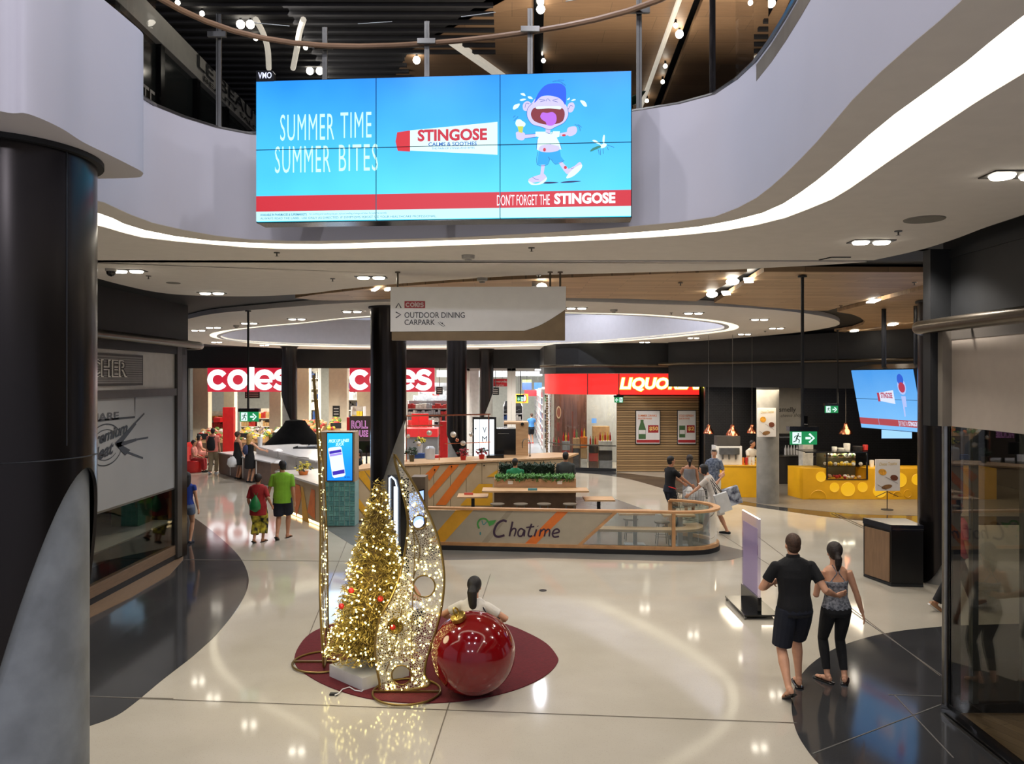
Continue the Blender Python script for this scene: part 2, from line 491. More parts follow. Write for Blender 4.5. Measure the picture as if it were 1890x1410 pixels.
# dark band before the bottle shop and the food counters
A_ = [fl(1010, 868), fl(1060, 872), fl(1110, 876), fl(1160, 884), fl(1215, 899), fl(1270, 914), fl(1340, 927), fl(1440, 942), fl(1560, 958), fl(1690, 967), fl(1760, 969)]
P = [xy(p) for p in crv(A_, 6)] + [(16, 19.4), (16, 25), (9, 25), (3.5, 31), (1.5, 31)]
MB().plate(P, .0005, .004).build('charcoal_tile_area', dark_tile, floor)
A_ = [fl(1330, 918), fl(1400, 930), fl(1440, 936), fl(1520, 944), fl(1600, 950), fl(1760, 953)]
P = [xy(p) for p in crv(A_, 6)] + [(18, 20.5), (18, 30), (6.4, 30)]
MB().plate(P, .0005, .007).build('grey_floor_area', mat('food_floor', (120, 112, 100), .35, var=.1), floor)
# grey platform under the tea bar seating
A_ = [fl(597, 973), fl(648, 1005), fl(720, 1035), fl(800, 1034), fl(1000, 1030), fl(1290, 1037), fl(1345, 1034), fl(1378, 1026), fl(1372, 1016), fl(1322, 1004)]
P = [xy(p) for p in A_] + [(4.7, 18.2), (3.0, 24), (-4.6, 24)]
MB().plate(P, .0005, .004).build('grey_floor_area', grey_tile, floor)
# saw-cut joints
jm = mat('floor_joint', (112, 102, 88), .7)
for a, b in [((905, 1060), (790, 1420)), ((160, 1286), (1470, 1335)), ((1389, 983), (1735, 1248)), ((640, 1000), (555, 1210)),
             ((166, 1286), (320, 1290)), ((340, 1034), (640, 1036)), ((1290, 960), (1460, 1068))]:
    p, q = fl(*a), fl(*b)
    MB().bar((p.x, p.y, .006), (q.x, q.y, .006), .009, .003).build('floor_joint', jm, floor)
jl = mat('floor_joint_pale', (104, 100, 96), .7)
for a, b in [((1560, 1120), (1745, 1252)), ((1640, 1283), (1745, 1286)), ((1500, 1392), (1740, 1300)), ((1650, 1283), (1760, 1400)),
             ((166, 1286), (260, 1289)), ((340, 1033), (450, 1034))]:
    p, q = fl(*a), fl(*b)
    MB().bar((p.x, p.y, .007), (q.x, q.y, .007), .012, .003).build('floor_joint', jl, floor)
# twin steel tracks in the floor by the food counters
for d in (0, 7):
    p, q = fl(1535 + d, 948), fl(1690 + d, 1020)
    MB().bar((p.x, p.y, .009), (q.x, q.y, .009), .03, .004).build('floor_track', steel, floor)
o = MB().cyl((fl(1002, 1090).x, fl(1002, 1090).y, .001), (fl(1002, 1090).x, fl(1002, 1090).y, .008), .065, seg=20).build('floor_outlet', blackgloss, floor)

# ---------------------------------------------------------------- near ceiling and the curved upper edge
cA = [V((-9, 5.6, 0)), V((-4.6, 5.6, 0)), V((-3.7, 5.8, 0)), cl(177, 370), cl(224, 389), cl(277, 410), cl(351, 427), cl(405, 436), cl(458, 442), cl(560, 445), cl(700, 442), cl(850, 438),
      cl(1040, 427), cl(1165, 418), cl(1305, 403), cl(1375, 377), cl(1425, 343), cl(1500, 270), cl(1581, 176), cl(1672, 91), cl(1776, 0), V((1.58, 2.2, 0)), V((1.5, 1, 0)), V((1.45, -2, 0))]
cB = [V((-9, 5.9, 0)), V((-5, 5.9, 0)), V((-3.9, 6.1, 0)), cl(177, 392), cl(245, 419), cl(330, 437), cl(415, 446), cl(560, 450.5), cl(700, 447.5), cl(850, 443), cl(1040, 436.5), cl(1200, 427),
      cl(1305, 416), cl(1410, 392), cl(1470, 360), cl(1530, 315), cl(1633, 225), cl(1763, 130), cl(1890, 28), V((1.95, 2, 0)), V((1.9, 1, 0)), V((1.85, -2, 0))]
cC = [V((-9, 6.35, 0)), V((-5, 6.35, 0)), V((-4.1, 6.5, 0)), cl(177, 415.5), cl(266, 439), cl(373, 449.6), cl(458, 457), cl(560, 459.8), cl(700, 457.5), cl(850, 452.5), cl(1040, 446), cl(1220, 437),
      cl(1350, 424), cl(1450, 402), cl(1505, 380), cl(1550, 360), cl(1659, 285), cl(1789, 197), cl(1890, 135), V((2.32, 2.4, 0)), V((2.25, 1, 0)), V((2.2, -2, 0))]
NA = 90
A_, B_, C_ = (resamp(crv(c, 8), NA) for c in (cA, cB, cC))
ceiling = struct(MB().strip(A_, B_, 5.0, 5.003).build('ceiling', ceil_m))
GL = 9.24
left_plate = [xy(p) for p in C_]
P = left_plate + [(4.1, -2), (4.2, 3)] + [xy(p) for p in crv([V((4.3, 5.6, 0)), cl(1890, 396), cl(1821, 419), cl(1757, 443), cl(1693, 462.5), V((4.25, GL, 0))], 5)] + [(-12, GL)]
c1 = struct(MB().plate(P, 5.0, 5.08).build('ceiling', ceil_m))
far = [V((-12, 9.4, 0)), V((-8.4, 9.6, 0)), cl(60, 480), cl(130, 500), cl(177, 513), cl(230, 527), cl(288, 539), cl(351, 545), cl(458, 547), cl(560, 542.5), cl(631, 534), cl(733, 524), cl(829, 517), cl(953, 509), cl(1060, 506), cl(1200, 502.5), cl(1345, 498), cl(1421, 494), cl(1520, 489), cl(1600, 483.5)]
P = [(p[0], p[1]) for p in crv(far, 6)] + [(4.2, GL + .11), (-12, GL + .11)]
c2 = struct(MB().plate(P, 5.0, 5.08).build('ceiling', ceil_m))
cove = struct(MB().strip(B_, C_, 5.012, 5.05).build('trim_1', covem))
# curved fascia of the upper floor edge
struct(MB().wall([(p.x, p.y) for p in A_], 5.004, 6.05, .12).build('wall_fascia', fascia_m, smooth=True))
FA = A_
# upper floor slab top behind the fascia
P = [(p.x, p.y + .02) for p in A_] + [(20, -2), (20, 13.2), (-25, 13.2), (-25, 5.6)]
slab = struct(MB().plate(P, 5.9, 6.03).build('floor_upper', mat('upper_floor_tile', (120, 112, 100), .3, var=.1)))

# near-left rounded balcony
pen = [V((-3.3, -2, 0)), V((-3.15, 1, 0)), V((-3.0, 3.0, 0)), V((-2.85, 3.7, 0)), cl(0, 205), cl(51, 210), cl(110, 235), cl(153, 262), cl(200, 285), cl(240, 305), cl(262, 317), cl(263, 323), cl(250, 328), cl(178, 330), V((-3.6, 5.5, 0)), V((-9, 5.5, 0))]
P = [xy(p) for p in crv(pen, 6)] + [(-9, -2)]
balc = struct(MB().plate(P, 5.0, 5.94).build('wall_balcony', fascia_m, smooth=True))

# dark void ceiling over everything

# ---------------------------------------------------------------- large white oval ceiling with its light ring and drum
ov_o = [cl(352, 587.5), cl(394, 579), cl(479, 571), cl(560, 564.5), cl(622, 560), cl(677, 558), cl(760, 556), cl(860, 554.5), cl(960, 554.2), cl(1040, 555), cl(1192, 561), cl(1307, 564), cl(1383, 568.6), cl(1440, 573), cl(1497, 580), cl(1536, 588), cl(1550, 596), cl(1538, 603), cl(1478, 613), cl(1383, 622),
        cl(1230, 634), cl(1135, 641), cl(1040, 645.3), cl(860, 647.5), cl(700, 647), cl(560, 644), cl(454, 639.5), cl(370, 634), cl(318, 624), cl(296, 610), cl(310, 598)]
ov_ro = [cl(386.6, 618.7), cl(405, 611.5), cl(479, 602), cl(560, 595), cl(631, 587), cl(677, 583.5), cl(760, 579), cl(860, 576), cl(950, 575.3), cl(1040, 576.6), cl(1192, 580), cl(1307, 589.5), cl(1350, 596.5), cl(1364, 603), cl(1352, 610), cl(1300, 617), cl(1230, 624), cl(1140, 631), cl(1040, 637), cl(860, 641.5), cl(700, 642), cl(560, 639), cl(479, 635), cl(405, 626)]
ov_ri = [cl(407, 620.5), cl(437, 611), cl(500, 603.5), cl(560, 598.5), cl(631, 590.5), cl(677, 587), cl(760, 582), cl(860, 578.8), cl(950, 578), cl(1040, 579.2), cl(1192, 584), cl(1290, 593), cl(1325, 598), cl(1337, 603), cl(1328, 609), cl(1280, 615), cl(1210, 622), cl(1140, 628), cl(1040, 634.5), cl(860, 638.5), cl(700, 639), cl(560, 636.2), cl(479, 632.7), cl(426, 628)]
def loopres(pts, n):
    P = crv(pts, 10, True); P.append(P[0]); return resamp(P, n + 1)
NO = 96
def align(A, B):
    A, B = loopres(A, NO)[:-1], loopres(B, NO)[:-1]
    return A + [A[0]], B + [B[0]]
# angular parametrisation keeps the bands even
def polar(pts, c, n=NO):
    P = crv(pts, 12, True); ang = []
    for k in range(n + 1):
        a = 2 * PI * k / n
        dvec = V((math.cos(a), math.sin(a), 0)); best = None
        for i in range(len(P)):
            p, q = P[i] - c, P[(i + 1) % len(P)] - c
            ex = q - p
            den = dvec.x * ex.y - dvec.y * ex.x
            if abs(den) < 1e-9: continue
            t = (p.x * ex.y - p.y * ex.x) / den; u = (p.x * dvec.y - p.y * dvec.x) / den
            if t > 0 and -1e-6 <= u <= 1.000001 and (best is None or t > best): best = t
        ang.append(c + dvec * (best or 1))
    return ang
oc = V((-1.0, 24.0, 0))
for L_ in (ov_o, ov_ro, ov_ri):
    for p in L_: p.z = 0
oO, oR, oI = polar(ov_o, oc), polar(ov_ro, oc), polar(ov_ri, oc)
struct(MB().strip(oO, oR, 5.0, 5.1).build('ceiling_oval', ceil_m))
struct(MB().strip(oR, oI, 5.012, 5.06).build('trim_2', cove2))
drum_m = mat('drum_plaster', (206, 206, 214), .8, var=.02)
struct(MB().wall([(p.x, p.y) for p in oI], 5.0, 6.1, -.12).build('wall_drum', drum_m, smooth=True))
# an upper lid high over the drum, plain grey
struct(MB().plate([(-18, 13), (14, 13), (14, 42), (-18, 42)], 7.6, 7.7).build('ceiling_upper_drum', mat('upper_grey', (90, 92, 98), .9)))
for x, y in ((-6, 22), (-1, 20), (4, 22), (-5, 27), (1, 28), (-11, 25)):
    light('SPOT', (x, y, 7.5), 420, (.88, .9, 1.0), .1, spot=160, blend=.5)  # added lamps under the lid that brighten the drum wall

# ---------------------------------------------------------------- wooden ceilings with dark slots
wl = [cl(545, 551), cl(580, 545), cl(636, 539), cl(700, 532), cl(760, 528), cl(860, 521), cl(960, 516.5), cl(1040, 514), cl(1146, 510), cl(1260, 505.5), cl(1379, 503)]
wl2 = [cl(1286, 557), cl(1173, 553), cl(1040, 551), cl(900, 550), cl(800, 551), cl(721, 553), cl(631, 555.6), cl(580, 555)]
P = [xy(p) for p in crv(wl, 5)] + [xy(p) for p in crv(wl2, 5)]
struct(MB().plate(P, 5.01, 5.08).build('ceiling_wood', woodceil))
s1a, s1b = cl(1410, 503), cl(1318, 560)
s2a, s2b = cl(1733, 517), cl(1528, 574)
P = [xy(s1b), xy(s1a), (6.03, 10.36), (6.10, 11.0), xy(s2b)] + [xy(cl(1500, 574.5)), xy(cl(1421, 568.6)), xy(cl(1370, 564))]
struct(MB().plate(P, 5.01, 5.08).build('ceiling_wood', woodceil))
P = [(6.28, 10.36), (9.6, 10.36), (9.75, 17.8), (10.0, 23.6), xy(cl(1540, 612)), xy(cl(1573, 607)), xy(cl(1592, 600)), xy(cl(1596, 594)), xy(cl(1588, 587)), xy(cl(1573, 581)), xy(cl(1545, 576.5))]
struct(MB().plate(P, 5.01, 5.08).build('ceiling_wood', woodceil))
P = [(9.8, 10.36), (16, 10.36), (16, 24), (10.2, 24), (9.97, 17.8)]
struct(MB().plate(P, 5.01, 5.08).build('ceiling_wood', woodceil))
# black soffit above the gaps (with an opening over the oval drum)
big = [V((p.x * 1.0, p.y, 0)) for p in oR]
k = len(oR)
outer = []
for i in range(k):
    a = 2 * PI * i / (k - 1); d = V((math.cos(a), math.sin(a), 0))
    c_ = oc; t = 1e9
    if d.x > 1e-6: t = min(t, (24 - c_.x) / d.x)
    if d.x < -1e-6: t = min(t, (-24 - c_.x) / d.x)
    if d.y > 1e-6: t = min(t, (62 - c_.y) / d.y)
    if d.y < -1e-6: t = min(t, (9.1 - c_.y) / d.y)
    outer.append(c_ + d * t)
struct(MB().strip(outer, oR, 5.11, 5.2).build('ceiling_black', black_m))
struct(MB().bbox(4.2, -3, 5.11, 24, 9.25, 5.2).build('ceiling_black', black_m))
struct(MB().bbox(-24, 9.1, 5.2, -13, 14, 5.3).build('ceiling_black', black_m))

# ---------------------------------------------------------------- upper storey
uz = 9.6
struct(MB().plate([(-16, 2), (cl(935, 0, uz).x, 12.4), (-1.9, 14.4), (-3.2, 18), (-3.2, 34), (-16, 34)], uz, uz + .12).build('ceiling_upper', mat('upper_black', (30, 30, 32), .8, var=.2)))
slat = mat('upper_slat', (44, 43, 44), .7)
for i in range(42):
    y = 8.0 + i * .3
    MB().bbox(-12, y, uz - .06, -2.0 if y > 14.4 else -.3, y + .07, uz).build('slat', slat, bpy.data.objects['ceiling_upper'])
struct(MB().plate([(cl(935, 0, uz).x, 12.0), (2.86, 12.0), (3.12, 17.4), (3.4, 30), (-3.2, 30), (-3.2, 18), (-1.9, 14.4)], uz, uz + .12).build('ceiling_upper', woodwall))
struct(MB().plate([(3.0, 12.0), (12, 8.0), (12, 30), (3.6, 30), (3.3, 17.4)], uz, uz + .12).build('ceiling_upper', woodwall))
struct(MB().plate([(-16, 1), (12, 1), (12, 32), (-16, 32)], uz + .4, uz + .5).build('ceiling_upper', black_m))
struct(MB().bbox(-16, 19.5, 7.75, 14, 19.7, 10).build('wall_upper_back', mat('upper_back', (40, 38, 38), .8)))
struct(MB().bbox(12, 4, 6, 12.2, 30, 10).build('wall_upper_right', mat('upper_right', (40, 40, 150), .8)))
# dark slot in the wood, with its lamps
MB().bar((.42, 12.2, uz - .01), (.66, 20, uz - .01), .16, .05).build('slot_panel', blackgloss, bpy.data.objects['ceiling_upper.001'])
wtube = mat('white_tube', (214, 206, 190), .5, emit=.55, ecol=(214, 206, 190))
t = thing('light_channel', 'slim white light channel crossing the upper timber ceiling right of the screen top', 'light fitting', (2.6, 12.4, uz - .06))
MB().tube([V((2.58, 11.9, uz - .12)), V((2.8, 17.4, uz - .12)), V((2.72, 17.8, uz - .12)), V((2.4, 17.9, uz - .12))], .045, 8).build('diffuser', wtube, t, smooth=True)
t = thing('light_channel', 'thick white light channel behind the tallest middle glass panels above the screen', 'light fitting', (-1.1, 13.7, uz - .1))
MB().bar((-1.1, 13.75, uz - .05), (.1, 16.0, uz - .055), .14, .09).build('diffuser', wtube, t)
for i, (px0, dx) in enumerate([(472, 22), (560, -12)]):
    t = thing('light_channel', ['bent white light channel on the upper dark ceiling beside the paired spotlights', 'curved white light channel on the upper dark ceiling right of the other curved one'][i], 'light fitting', tuple(cl(px0, 40, uz)))
    MB().tube(crv([cl(px0, 36, uz - .16), cl(px0 + dx * .6, 60, uz - .16), cl(px0 + dx, 90, uz - .16), cl(px0 + dx * (1.1 if i == 0 else 1.6), 126, uz - .16)], 5), .05, 8).build('diffuser', wtube, t, smooth=True)

# upper beauty shop, left
ub = thing('beauty_salon_front', 'dark glazed upper-floor salon front with pale angled sign band and black lettering', 'shop front', (-5.4, 9, 6.05))
MB().bbox(-5.6, 9, 8.78, -5.4, 20, 9.2).build('sign_band', mat('grey_band', (150, 148, 142), .5, var=.05), ub)
MB().bbox(-5.62, 9, 6.03, -5.5, 20, 8.78).build('window_glass', mat('salon_dark', (34, 38, 38), .12, var=.2, scale=1), ub)
for y in (10.8, 12.2, 13.6, 15.0, 16.4, 17.8):
    MB().bbox(-5.5, y - .07, 6.03, -5.42, y + .07, 8.78).build('mullion', blackgloss, ub)
pan = Pan((-5.39, 9, 9.2), (0, 11, 0), (0, 0, -.42), 9, 0, 20, .42)
m = MB(); pan.text(m, 'LE BEAUTE', 13.45, .02, 17.2, .25, off=.012, bold=.01); pan.text(m, 'BEAUTY SALON', 13.7, .30, 17.0, .39, off=.012, bold=.02)
m.build('lettering', black_m, ub)
pan = Pan((-5.49, 9, 8.78), (0, 11, 0), (0, 0, -2.75), 9, 0, 20, 2.75)
m = MB(); pan.text(m, 'LE BEAUTE', 10.2, .78, 12.05, 1.15, off=.012); m.build('window_lettering', mat('grey_letter', (160, 160, 158), .5), ub)
m = MB(); pan.rect(m, 11.3, 1.35, 12.0, 2.1, off=.02); m.build('paper_notice', mat('tan_poster', (196, 160, 122), .8), ub)
m = MB(); pan.rect(m, 12.7, 1.1, 12.98, 1.45, off=.02); m.build('teal_notice', mat('teal_poster', (90, 150, 160), .6), ub)
light('AREA', (-4.2, 14, 8.6), 80, (1, .95, .9), 3, rot=(0, math.radians(-60), 0))  # added lamp that brightens the salon sign band

# glass balustrade along the fascia
bal = thing('balustrade', 'curved glass balustrade with bronze handrail along the upper floor edge', 'balustrade', (0, 7.6, 6.05))
bx = [p for p in A_ if p.y > 4.3 or p.x < 0]
bx = [p + V((0, .06, 0)) for p in bx if not (p.x < -3.6)]
pts = [V((p.x, p.y, 0)) for p in bx if p.y > 3.4]
hp = [p.copy() for p in pts]
for _ in range(12): hp = [hp[0]] + [(hp[i - 1] + hp[i] * 2 + hp[i + 1]) / 4 for i in range(1, len(hp) - 1)] + [hp[-1]]
MB().tube([p + V((0, .09, 6.98)) for p in hp], .028, 8).build('handrail', mat('timber_rail', (150, 118, 88), .4), bal, smooth=True)
MB().tube([p + V((0, 0, 6.07)) for p in pts], .02, 6).build('bottom_channel', steel, bal)
def near_px(px):
    return min(pts, key=lambda p: abs(945 + p.x / p.y * F - px))
posts = [404, 625, 788, 962, 1150, 1330]
for i, px in enumerate(posts):
    p = near_px(px)
    q = MB().bar((p.x, p.y + .03, 6.03), (p.x, p.y + .03, 7.2), .018, .05).build('post', darkm if px == 1330 else steel, bal)
    MB().bar((p.x - .09, p.y - .02, 6.98), (p.x + .09, p.y - .02, 6.98), .03, .05).build('clamp', steel, q)
ends = [pts[0]] + [near_px(px) for px in posts] + [pts[-1]]
idx = [min(range(len(pts)), key=lambda i: (pts[i] - e).length) for e in ends]
for a, b in zip(idx, idx[1:]):
    if b - a < 2: continue
    seg = [(p.x, p.y) for p in pts[a:b + 1]]
    MB().wall(seg, 6.06, 7.2, .012).build('glass_panel', clear, bal)
    MB().tube([V((q[0], q[1] + .006, 7.205)) for q in seg[1:-1]], .005, 5).build('glass_edge', mat('glass_edge', (170, 176, 172), .3), bal)
t = thing('potted_plant', 'dark leafy plant behind the glass above the right end of the screen', 'plant', (1.2, 8.2, 6.05))
leafm = mat('plant_leaf', (32, 52, 30), .5, var=.3)
m = MB(); m.lathe((1.2, 8.3, 6.04), [(.14, 0), (.18, .3), (.16, .3), (0, .28)], 16); m.build('pot', black_m, t)
for i in range(18):
    a = random.uniform(0, 2 * PI); e = random.uniform(.1, 1.1); L_ = random.uniform(.18, .32)
    c = V((1.2, 8.3, 6.4 + random.uniform(-.05, .15))); d = V((math.cos(a) * math.cos(e), math.sin(a) * math.cos(e), math.sin(e)))
    MB().loft([c, c + d * L_ * .5, c + d * L_], [(.006, .004), (.05, .006), (.006, .003)], 8).build('leaf', leafm, t, smooth=True)
# ================================================================ COLUMNS
def column(cx, cy, r, z1, label, zm, k, phi0, rin=.03, name='clad_column', top=True, seam=None):
    t = thing(name, label, 'column', (cx, cy, 0))
    seg = 64
    vs, fs = [], []
    zl = []
    for i in range(seg):
        a = 2 * PI * i / seg
        zc = max(0.02, zm + k * math.cos(a - phi0))
        zl.append(zc)
        for z in (zc, z1): vs.append((cx + r * math.cos(a), cy + r * math.sin(a), z))
    for i in range(seg):
        vs.append((cx + (r - .02) * math.cos(2 * PI * i / seg), cy + (r - .02) * math.sin(2 * PI * i / seg), zl[i]))
    for i in range(seg):
        j = (i + 1) % seg
        fs.append((2 * i, 2 * j, 2 * j + 1, 2 * i + 1)); fs.append((2 * i, 2 * seg + i, 2 * seg + j, 2 * j))
    MB().add(vs, fs).build('metal_cladding', darkm, t, smooth=True)
    MB().cyl((cx, cy, 0), (cx, cy, z1 - .02), r - rin - .01, seg=48).build('concrete_core', concrete_blue if rin > .03 else concrete, t, smooth=True)
    if top: MB().cyl((cx, cy, z1 - .03), (cx, cy, z1), r + .04, seg=48).build('collar', black_m, t, smooth=True)
    return t
column(-3.15, 4.9, .5, 4.999, 'large dark metal-clad column at the left edge, grey concrete showing below', .95, 2.1, 0, rin=.035)
MB().tube([V((-3.15 + .501 * math.cos(a), 4.9 + .501 * math.sin(a), 3.12)) for a in [2 * PI * i / 64 for i in range(65)]], .004, 4).build('cladding_seam', black_m, bpy.data.objects['clad_column'])
MB().bar((-3.15 + .501 * math.cos(-.35), 4.9 + .501 * math.sin(-.35), 3.2), (-3.15 + .501 * math.cos(-.35), 4.9 + .501 * math.sin(-.35), 4.97), .006, .006).build('cladding_seam', black_m, bpy.data.objects['clad_column'])
column((717 - 945) / F * 15.2, 15.2, .345, 4.999, 'black clad column rising behind the gold tree', 1.86, 1.02, 0)
column((843 - 945) / F * 25.8, 25.8, .33, 4.999, 'dark clad column behind the tea counter, left of the lit white lightbox', 1.2, .6, PI)
column((898 - 945) / F * 36.0, 36.0, .32, 4.999, 'dark clad column at the supermarket front, directly above the lit white lightbox', 2.35, .8, .2)
column((534 - 945) / F * 33.5, 33.5, .33, 4.999, 'dark clad column overlapping the end of the left supermarket sign', 2.2, .8, PI)
column((1735 - 945) / F * 14.0, 14.0, .36, 4.999, 'dark column beside the black litter bin, right', .9, .9, .2)
t = thing('concrete_column', 'round bare concrete column with a food poster, before the yellow counter', 'column', ((1417 - 945) / F * 22.9, 22.9, 0))
MB().cyl(((1417 - 945) / F * 22.9, 22.9, 0), ((1417 - 945) / F * 22.9, 22.9, 3.36), .315, seg=40).build('shaft', concrete, t, smooth=True)

# ================================================================ BIG VIDEO WALL
sky_screen = bpy.data.materials.new('screen_sky'); sky_screen.use_nodes = True
def screen_sky(name, top, bot, z0, z1, st):
    m = bpy.data.materials.new(name); m.use_nodes = True; nt = m.node_tree; N = nt.nodes; L = nt.links; b = N['Principled BSDF']
    tc = N.new('ShaderNodeTexCoord'); sp = N.new('ShaderNodeSeparateXYZ'); mr = N.new('ShaderNodeMapRange'); rp = N.new('ShaderNodeValToRGB')
    nz = N.new('ShaderNodeTexNoise'); nz.inputs['Scale'].default_value = 1.3; ad = N.new('ShaderNodeMath'); ad.operation = 'MULTIPLY_ADD'; ad.inputs[1].default_value = .45; ad.inputs[2].default_value = -.22
    sm = N.new('ShaderNodeMath'); sm.operation = 'ADD'
    L.new(tc.outputs['Object'], sp.inputs[0]); L.new(tc.outputs['Object'], nz.inputs['Vector']); L.new(sp.outputs['Z'], mr.inputs['Value'])
    mr.inputs['From Min'].default_value = z0; mr.inputs['From Max'].default_value = z1
    L.new(nz.outputs[0], ad.inputs[0]); L.new(mr.outputs[0], sm.inputs[0]); L.new(ad.outputs[0], sm.inputs[1]); L.new(sm.outputs[0], rp.inputs[0])
    rp.color_ramp.elements[0].color = lin(bot); rp.color_ramp.elements[1].color = lin(top)
    b.inputs['Base Color'].default_value = (.01, .01, .01, 1); b.inputs['Roughness'].default_value = .25
    L.new(rp.outputs[0], b.inputs['Emission Color']); b.inputs['Emission Strength'].default_value = st
    return m
VW = thing('video_wall', 'large six-panel video wall showing a blue sting-cream advertisement', 'screen', (-.64, 7.0, 5.02))
kk = .93
TL = V((-2.487 * kk, 7.64 * kk, 3.6 + 2.895 * kk)); TR = V((1.118 * kk, 7.38 * kk, 3.6 + 2.895 * kk)); BL = V((-2.487 * kk, 7.64 * kk, 3.6 + 1.535 * kk))
ux = TR - TL; uy = BL - TL
A0, A1, B0, B1 = 473, 1165, 144, 405
pan = Pan(TL, ux, uy, A0, B0, A1, B1)
sky = screen_sky('screen_sky_blue', (14, 134, 250), (86, 222, 255), -.05, 1.35, 1.0)
m = MB(); pan.slab(m, [(A0 - 2, B0 - 3), (A1 + 2, B0 - 3), (A1 + 2, B1 + 2), (A0 - 2, B1 + 2)], -.24, -.03)
m.build('housing', blackgloss, VW)
for u in (560, 820, 1080):
    q = pan.p(u, 300, -.24); MB().bar(q, q + V((.02, .75, 0)), .08, .3).build('wall_bracket', black_m, VW)
for c0, c1 in ((473, 698.7), (700.3, 927.7), (929.3, 1165)):
    for r0, r1 in ((144, 271.2), (272.8, 405)):
        m = MB(); pan.slab(m, [(c0, r0), (c1, r0), (c1, r1), (c0, r1)], -.03, 0); m.build('display_panel', sky, VW)
E = lambda n, c, s=1.0: emitc('ad_' + n, c, s)
for q in ([(699.1, 144), (699.9, 144), (699.9, 405), (699.1, 405)], [(928.1, 144), (928.9, 144), (928.9, 405), (928.1, 405)], [(473, 271.6), (1165, 271.6), (1165, 272.5), (473, 272.5)]):
    m = MB(); pan.slab(m, q, -.01, .008); m.build('panel_seam', blackgloss, VW)
def art(name, col, fn, parent=VW, mt=None):
    m = MB(); fn(m); return m.build(name, mt or col, parent)
def seg_rect(m, a0, b0, a1, b1, off):
    for c0, c1 in ((473, 698.7), (700.3, 927.7), (929.3, 1165)):
        x0, x1 = max(a0, c0), min(a1, c1)
        if x1 > x0: pan.rect(m, x0, b0, x1, b1, off)
art('red_banner', E('red', (196, 40, 52)), lambda m: seg_rect(m, 473, 358, 1165, 387, .002))
art('pale_footer', E('pale', (188, 246, 255)), lambda m: seg_rect(m, 473, 387, 1165, 405, .002))
def f_(m):
    pan.text(m, 'SUMMER', 519, 207, 621, 256, .003, bold=-.004, spacing=1.12); pan.text(m, 'TIME', 633, 206, 691, 253, .003, bold=-.004, spacing=1.12)
    pan.text(m, 'SUMMER', 509, 266, 614, 316, .003, bold=-.004, spacing=1.12); pan.text(m, 'BITES', 630, 265, 703, 315, .003, bold=-.004, spacing=1.12)
art('slogan_lettering', E('mint', (196, 255, 250)), f_)
art('banner_lettering', E('white', (250, 250, 255)), lambda m: (pan.text(m, "DON'T FORGET THE", 923, 363, 1019, 383, .004, bold=-.002), pan.text(m, 'STINGOSE', 1027, 362, 1137, 382, .004, bold=.045)))
art('small_print', E('print', (40, 110, 150)), lambda m: (pan.text(m, 'AVAILABLE IN PHARMACIES & SUPERMARKETS.', 481, 391, 570, 395.5, .004, bold=.02), pan.text(m, 'For soothing and soothing the pain, itch and swelling of stings and bites. For external use only.', 574, 391, 720, 395.5, .004),
     pan.text(m, 'ALWAYS READ THE LABEL. USE ONLY AS DIRECTED. IF SYMPTOMS PERSIST SEE YOUR HEALTHCARE PROFESSIONAL.', 481, 398, 812, 402, .004)))
art('tube_artwork', E('tube', (210, 250, 255)), lambda m: pan.poly(m, [(762, 242), (924, 230), (924, 290), (762, 279)], .003))
art('tube_cap', E('cap', (200, 30, 42)), lambda m: pan.poly(m, [(739, 245), (763, 242), (763, 281), (740, 279), (736, 262)], .004))
art('tube_lettering', E('tubered', (190, 24, 48)), lambda m: pan.text(m, 'STINGOSE', 777, 241, 905, 263, .005, bold=.04))
art('tube_lettering', E('tubeblue', (16, 84, 170)), lambda m: (pan.text(m, 'CALMS & SOOTHES', 797, 265, 886, 272, .005, bold=.02), pan.text(m, 'THE PAIN OF STINGS AND BITES', 803, 274.5, 882, 278, .005)))
# the crying boy of the advertisement, flat drawing on the screen
g = lambda pts: [(930 + x / 5.22, 150 + y / 5.22) for x, y in pts]
def gp(m, pts, off, sm=True):
    P = [(p.x, p.y) for p in crv([(x, y, 0) for x, y in g(pts)], 4, True)] if sm else g(pts)
    pan.poly(m, P, off)
SK, OUT = E('skin', (196, 190, 232)), E('line', (24, 60, 150))
def boy_skin(m):
    gp(m, [(300, 240), (340, 200), (440, 180), (540, 200), (590, 240), (630, 300), (640, 370), (600, 440), (520, 480), (460, 505), (380, 475), (300, 450), (255, 380), (250, 300)], .003)
    gp(m, [(215, 310), (210, 260), (240, 230), (280, 240), (285, 290), (250, 320)], .003)
    gp(m, [(630, 320), (640, 265), (680, 250), (700, 285), (680, 335), (650, 345)], .003)
    gp(m, [(425, 500), (470, 500), (470, 545), (425, 545)], .003, False)
    gp(m, [(230, 545), (335, 540), (345, 570), (230, 582)], .003, False)
    gp(m, [(148, 520), (200, 515), (235, 545), (225, 585), (200, 600), (155, 585), (145, 550)], .0035)
    gp(m, [(560, 540), (640, 525), (640, 560), (565, 570)], .003, False)
    gp(m, [(630, 500), (660, 480), (710, 480), (722, 520), (700, 555), (650, 570), (630, 545)], .0035)
    gp(m, [(360, 680), (390, 650), (470, 642), (550, 665), (550, 700), (480, 718), (400, 715), (365, 700)], .0045)
    gp(m, [(385, 835), (420, 835), (405, 930), (375, 930)], .003, False)
    gp(m, [(380, 925), (410, 920), (435, 960), (400, 990), (330, 1000), (280, 1005), (262, 975), (300, 950)], .003)
    gp(m, [(545, 815), (575, 805), (640, 875), (625, 905), (600, 900)], .003, False)
    gp(m, [(605, 895), (640, 880), (700, 850), (745, 815), (765, 840), (735, 880), (680, 930), (625, 925)], .003)
art('drawing_skin', SK, boy_skin)
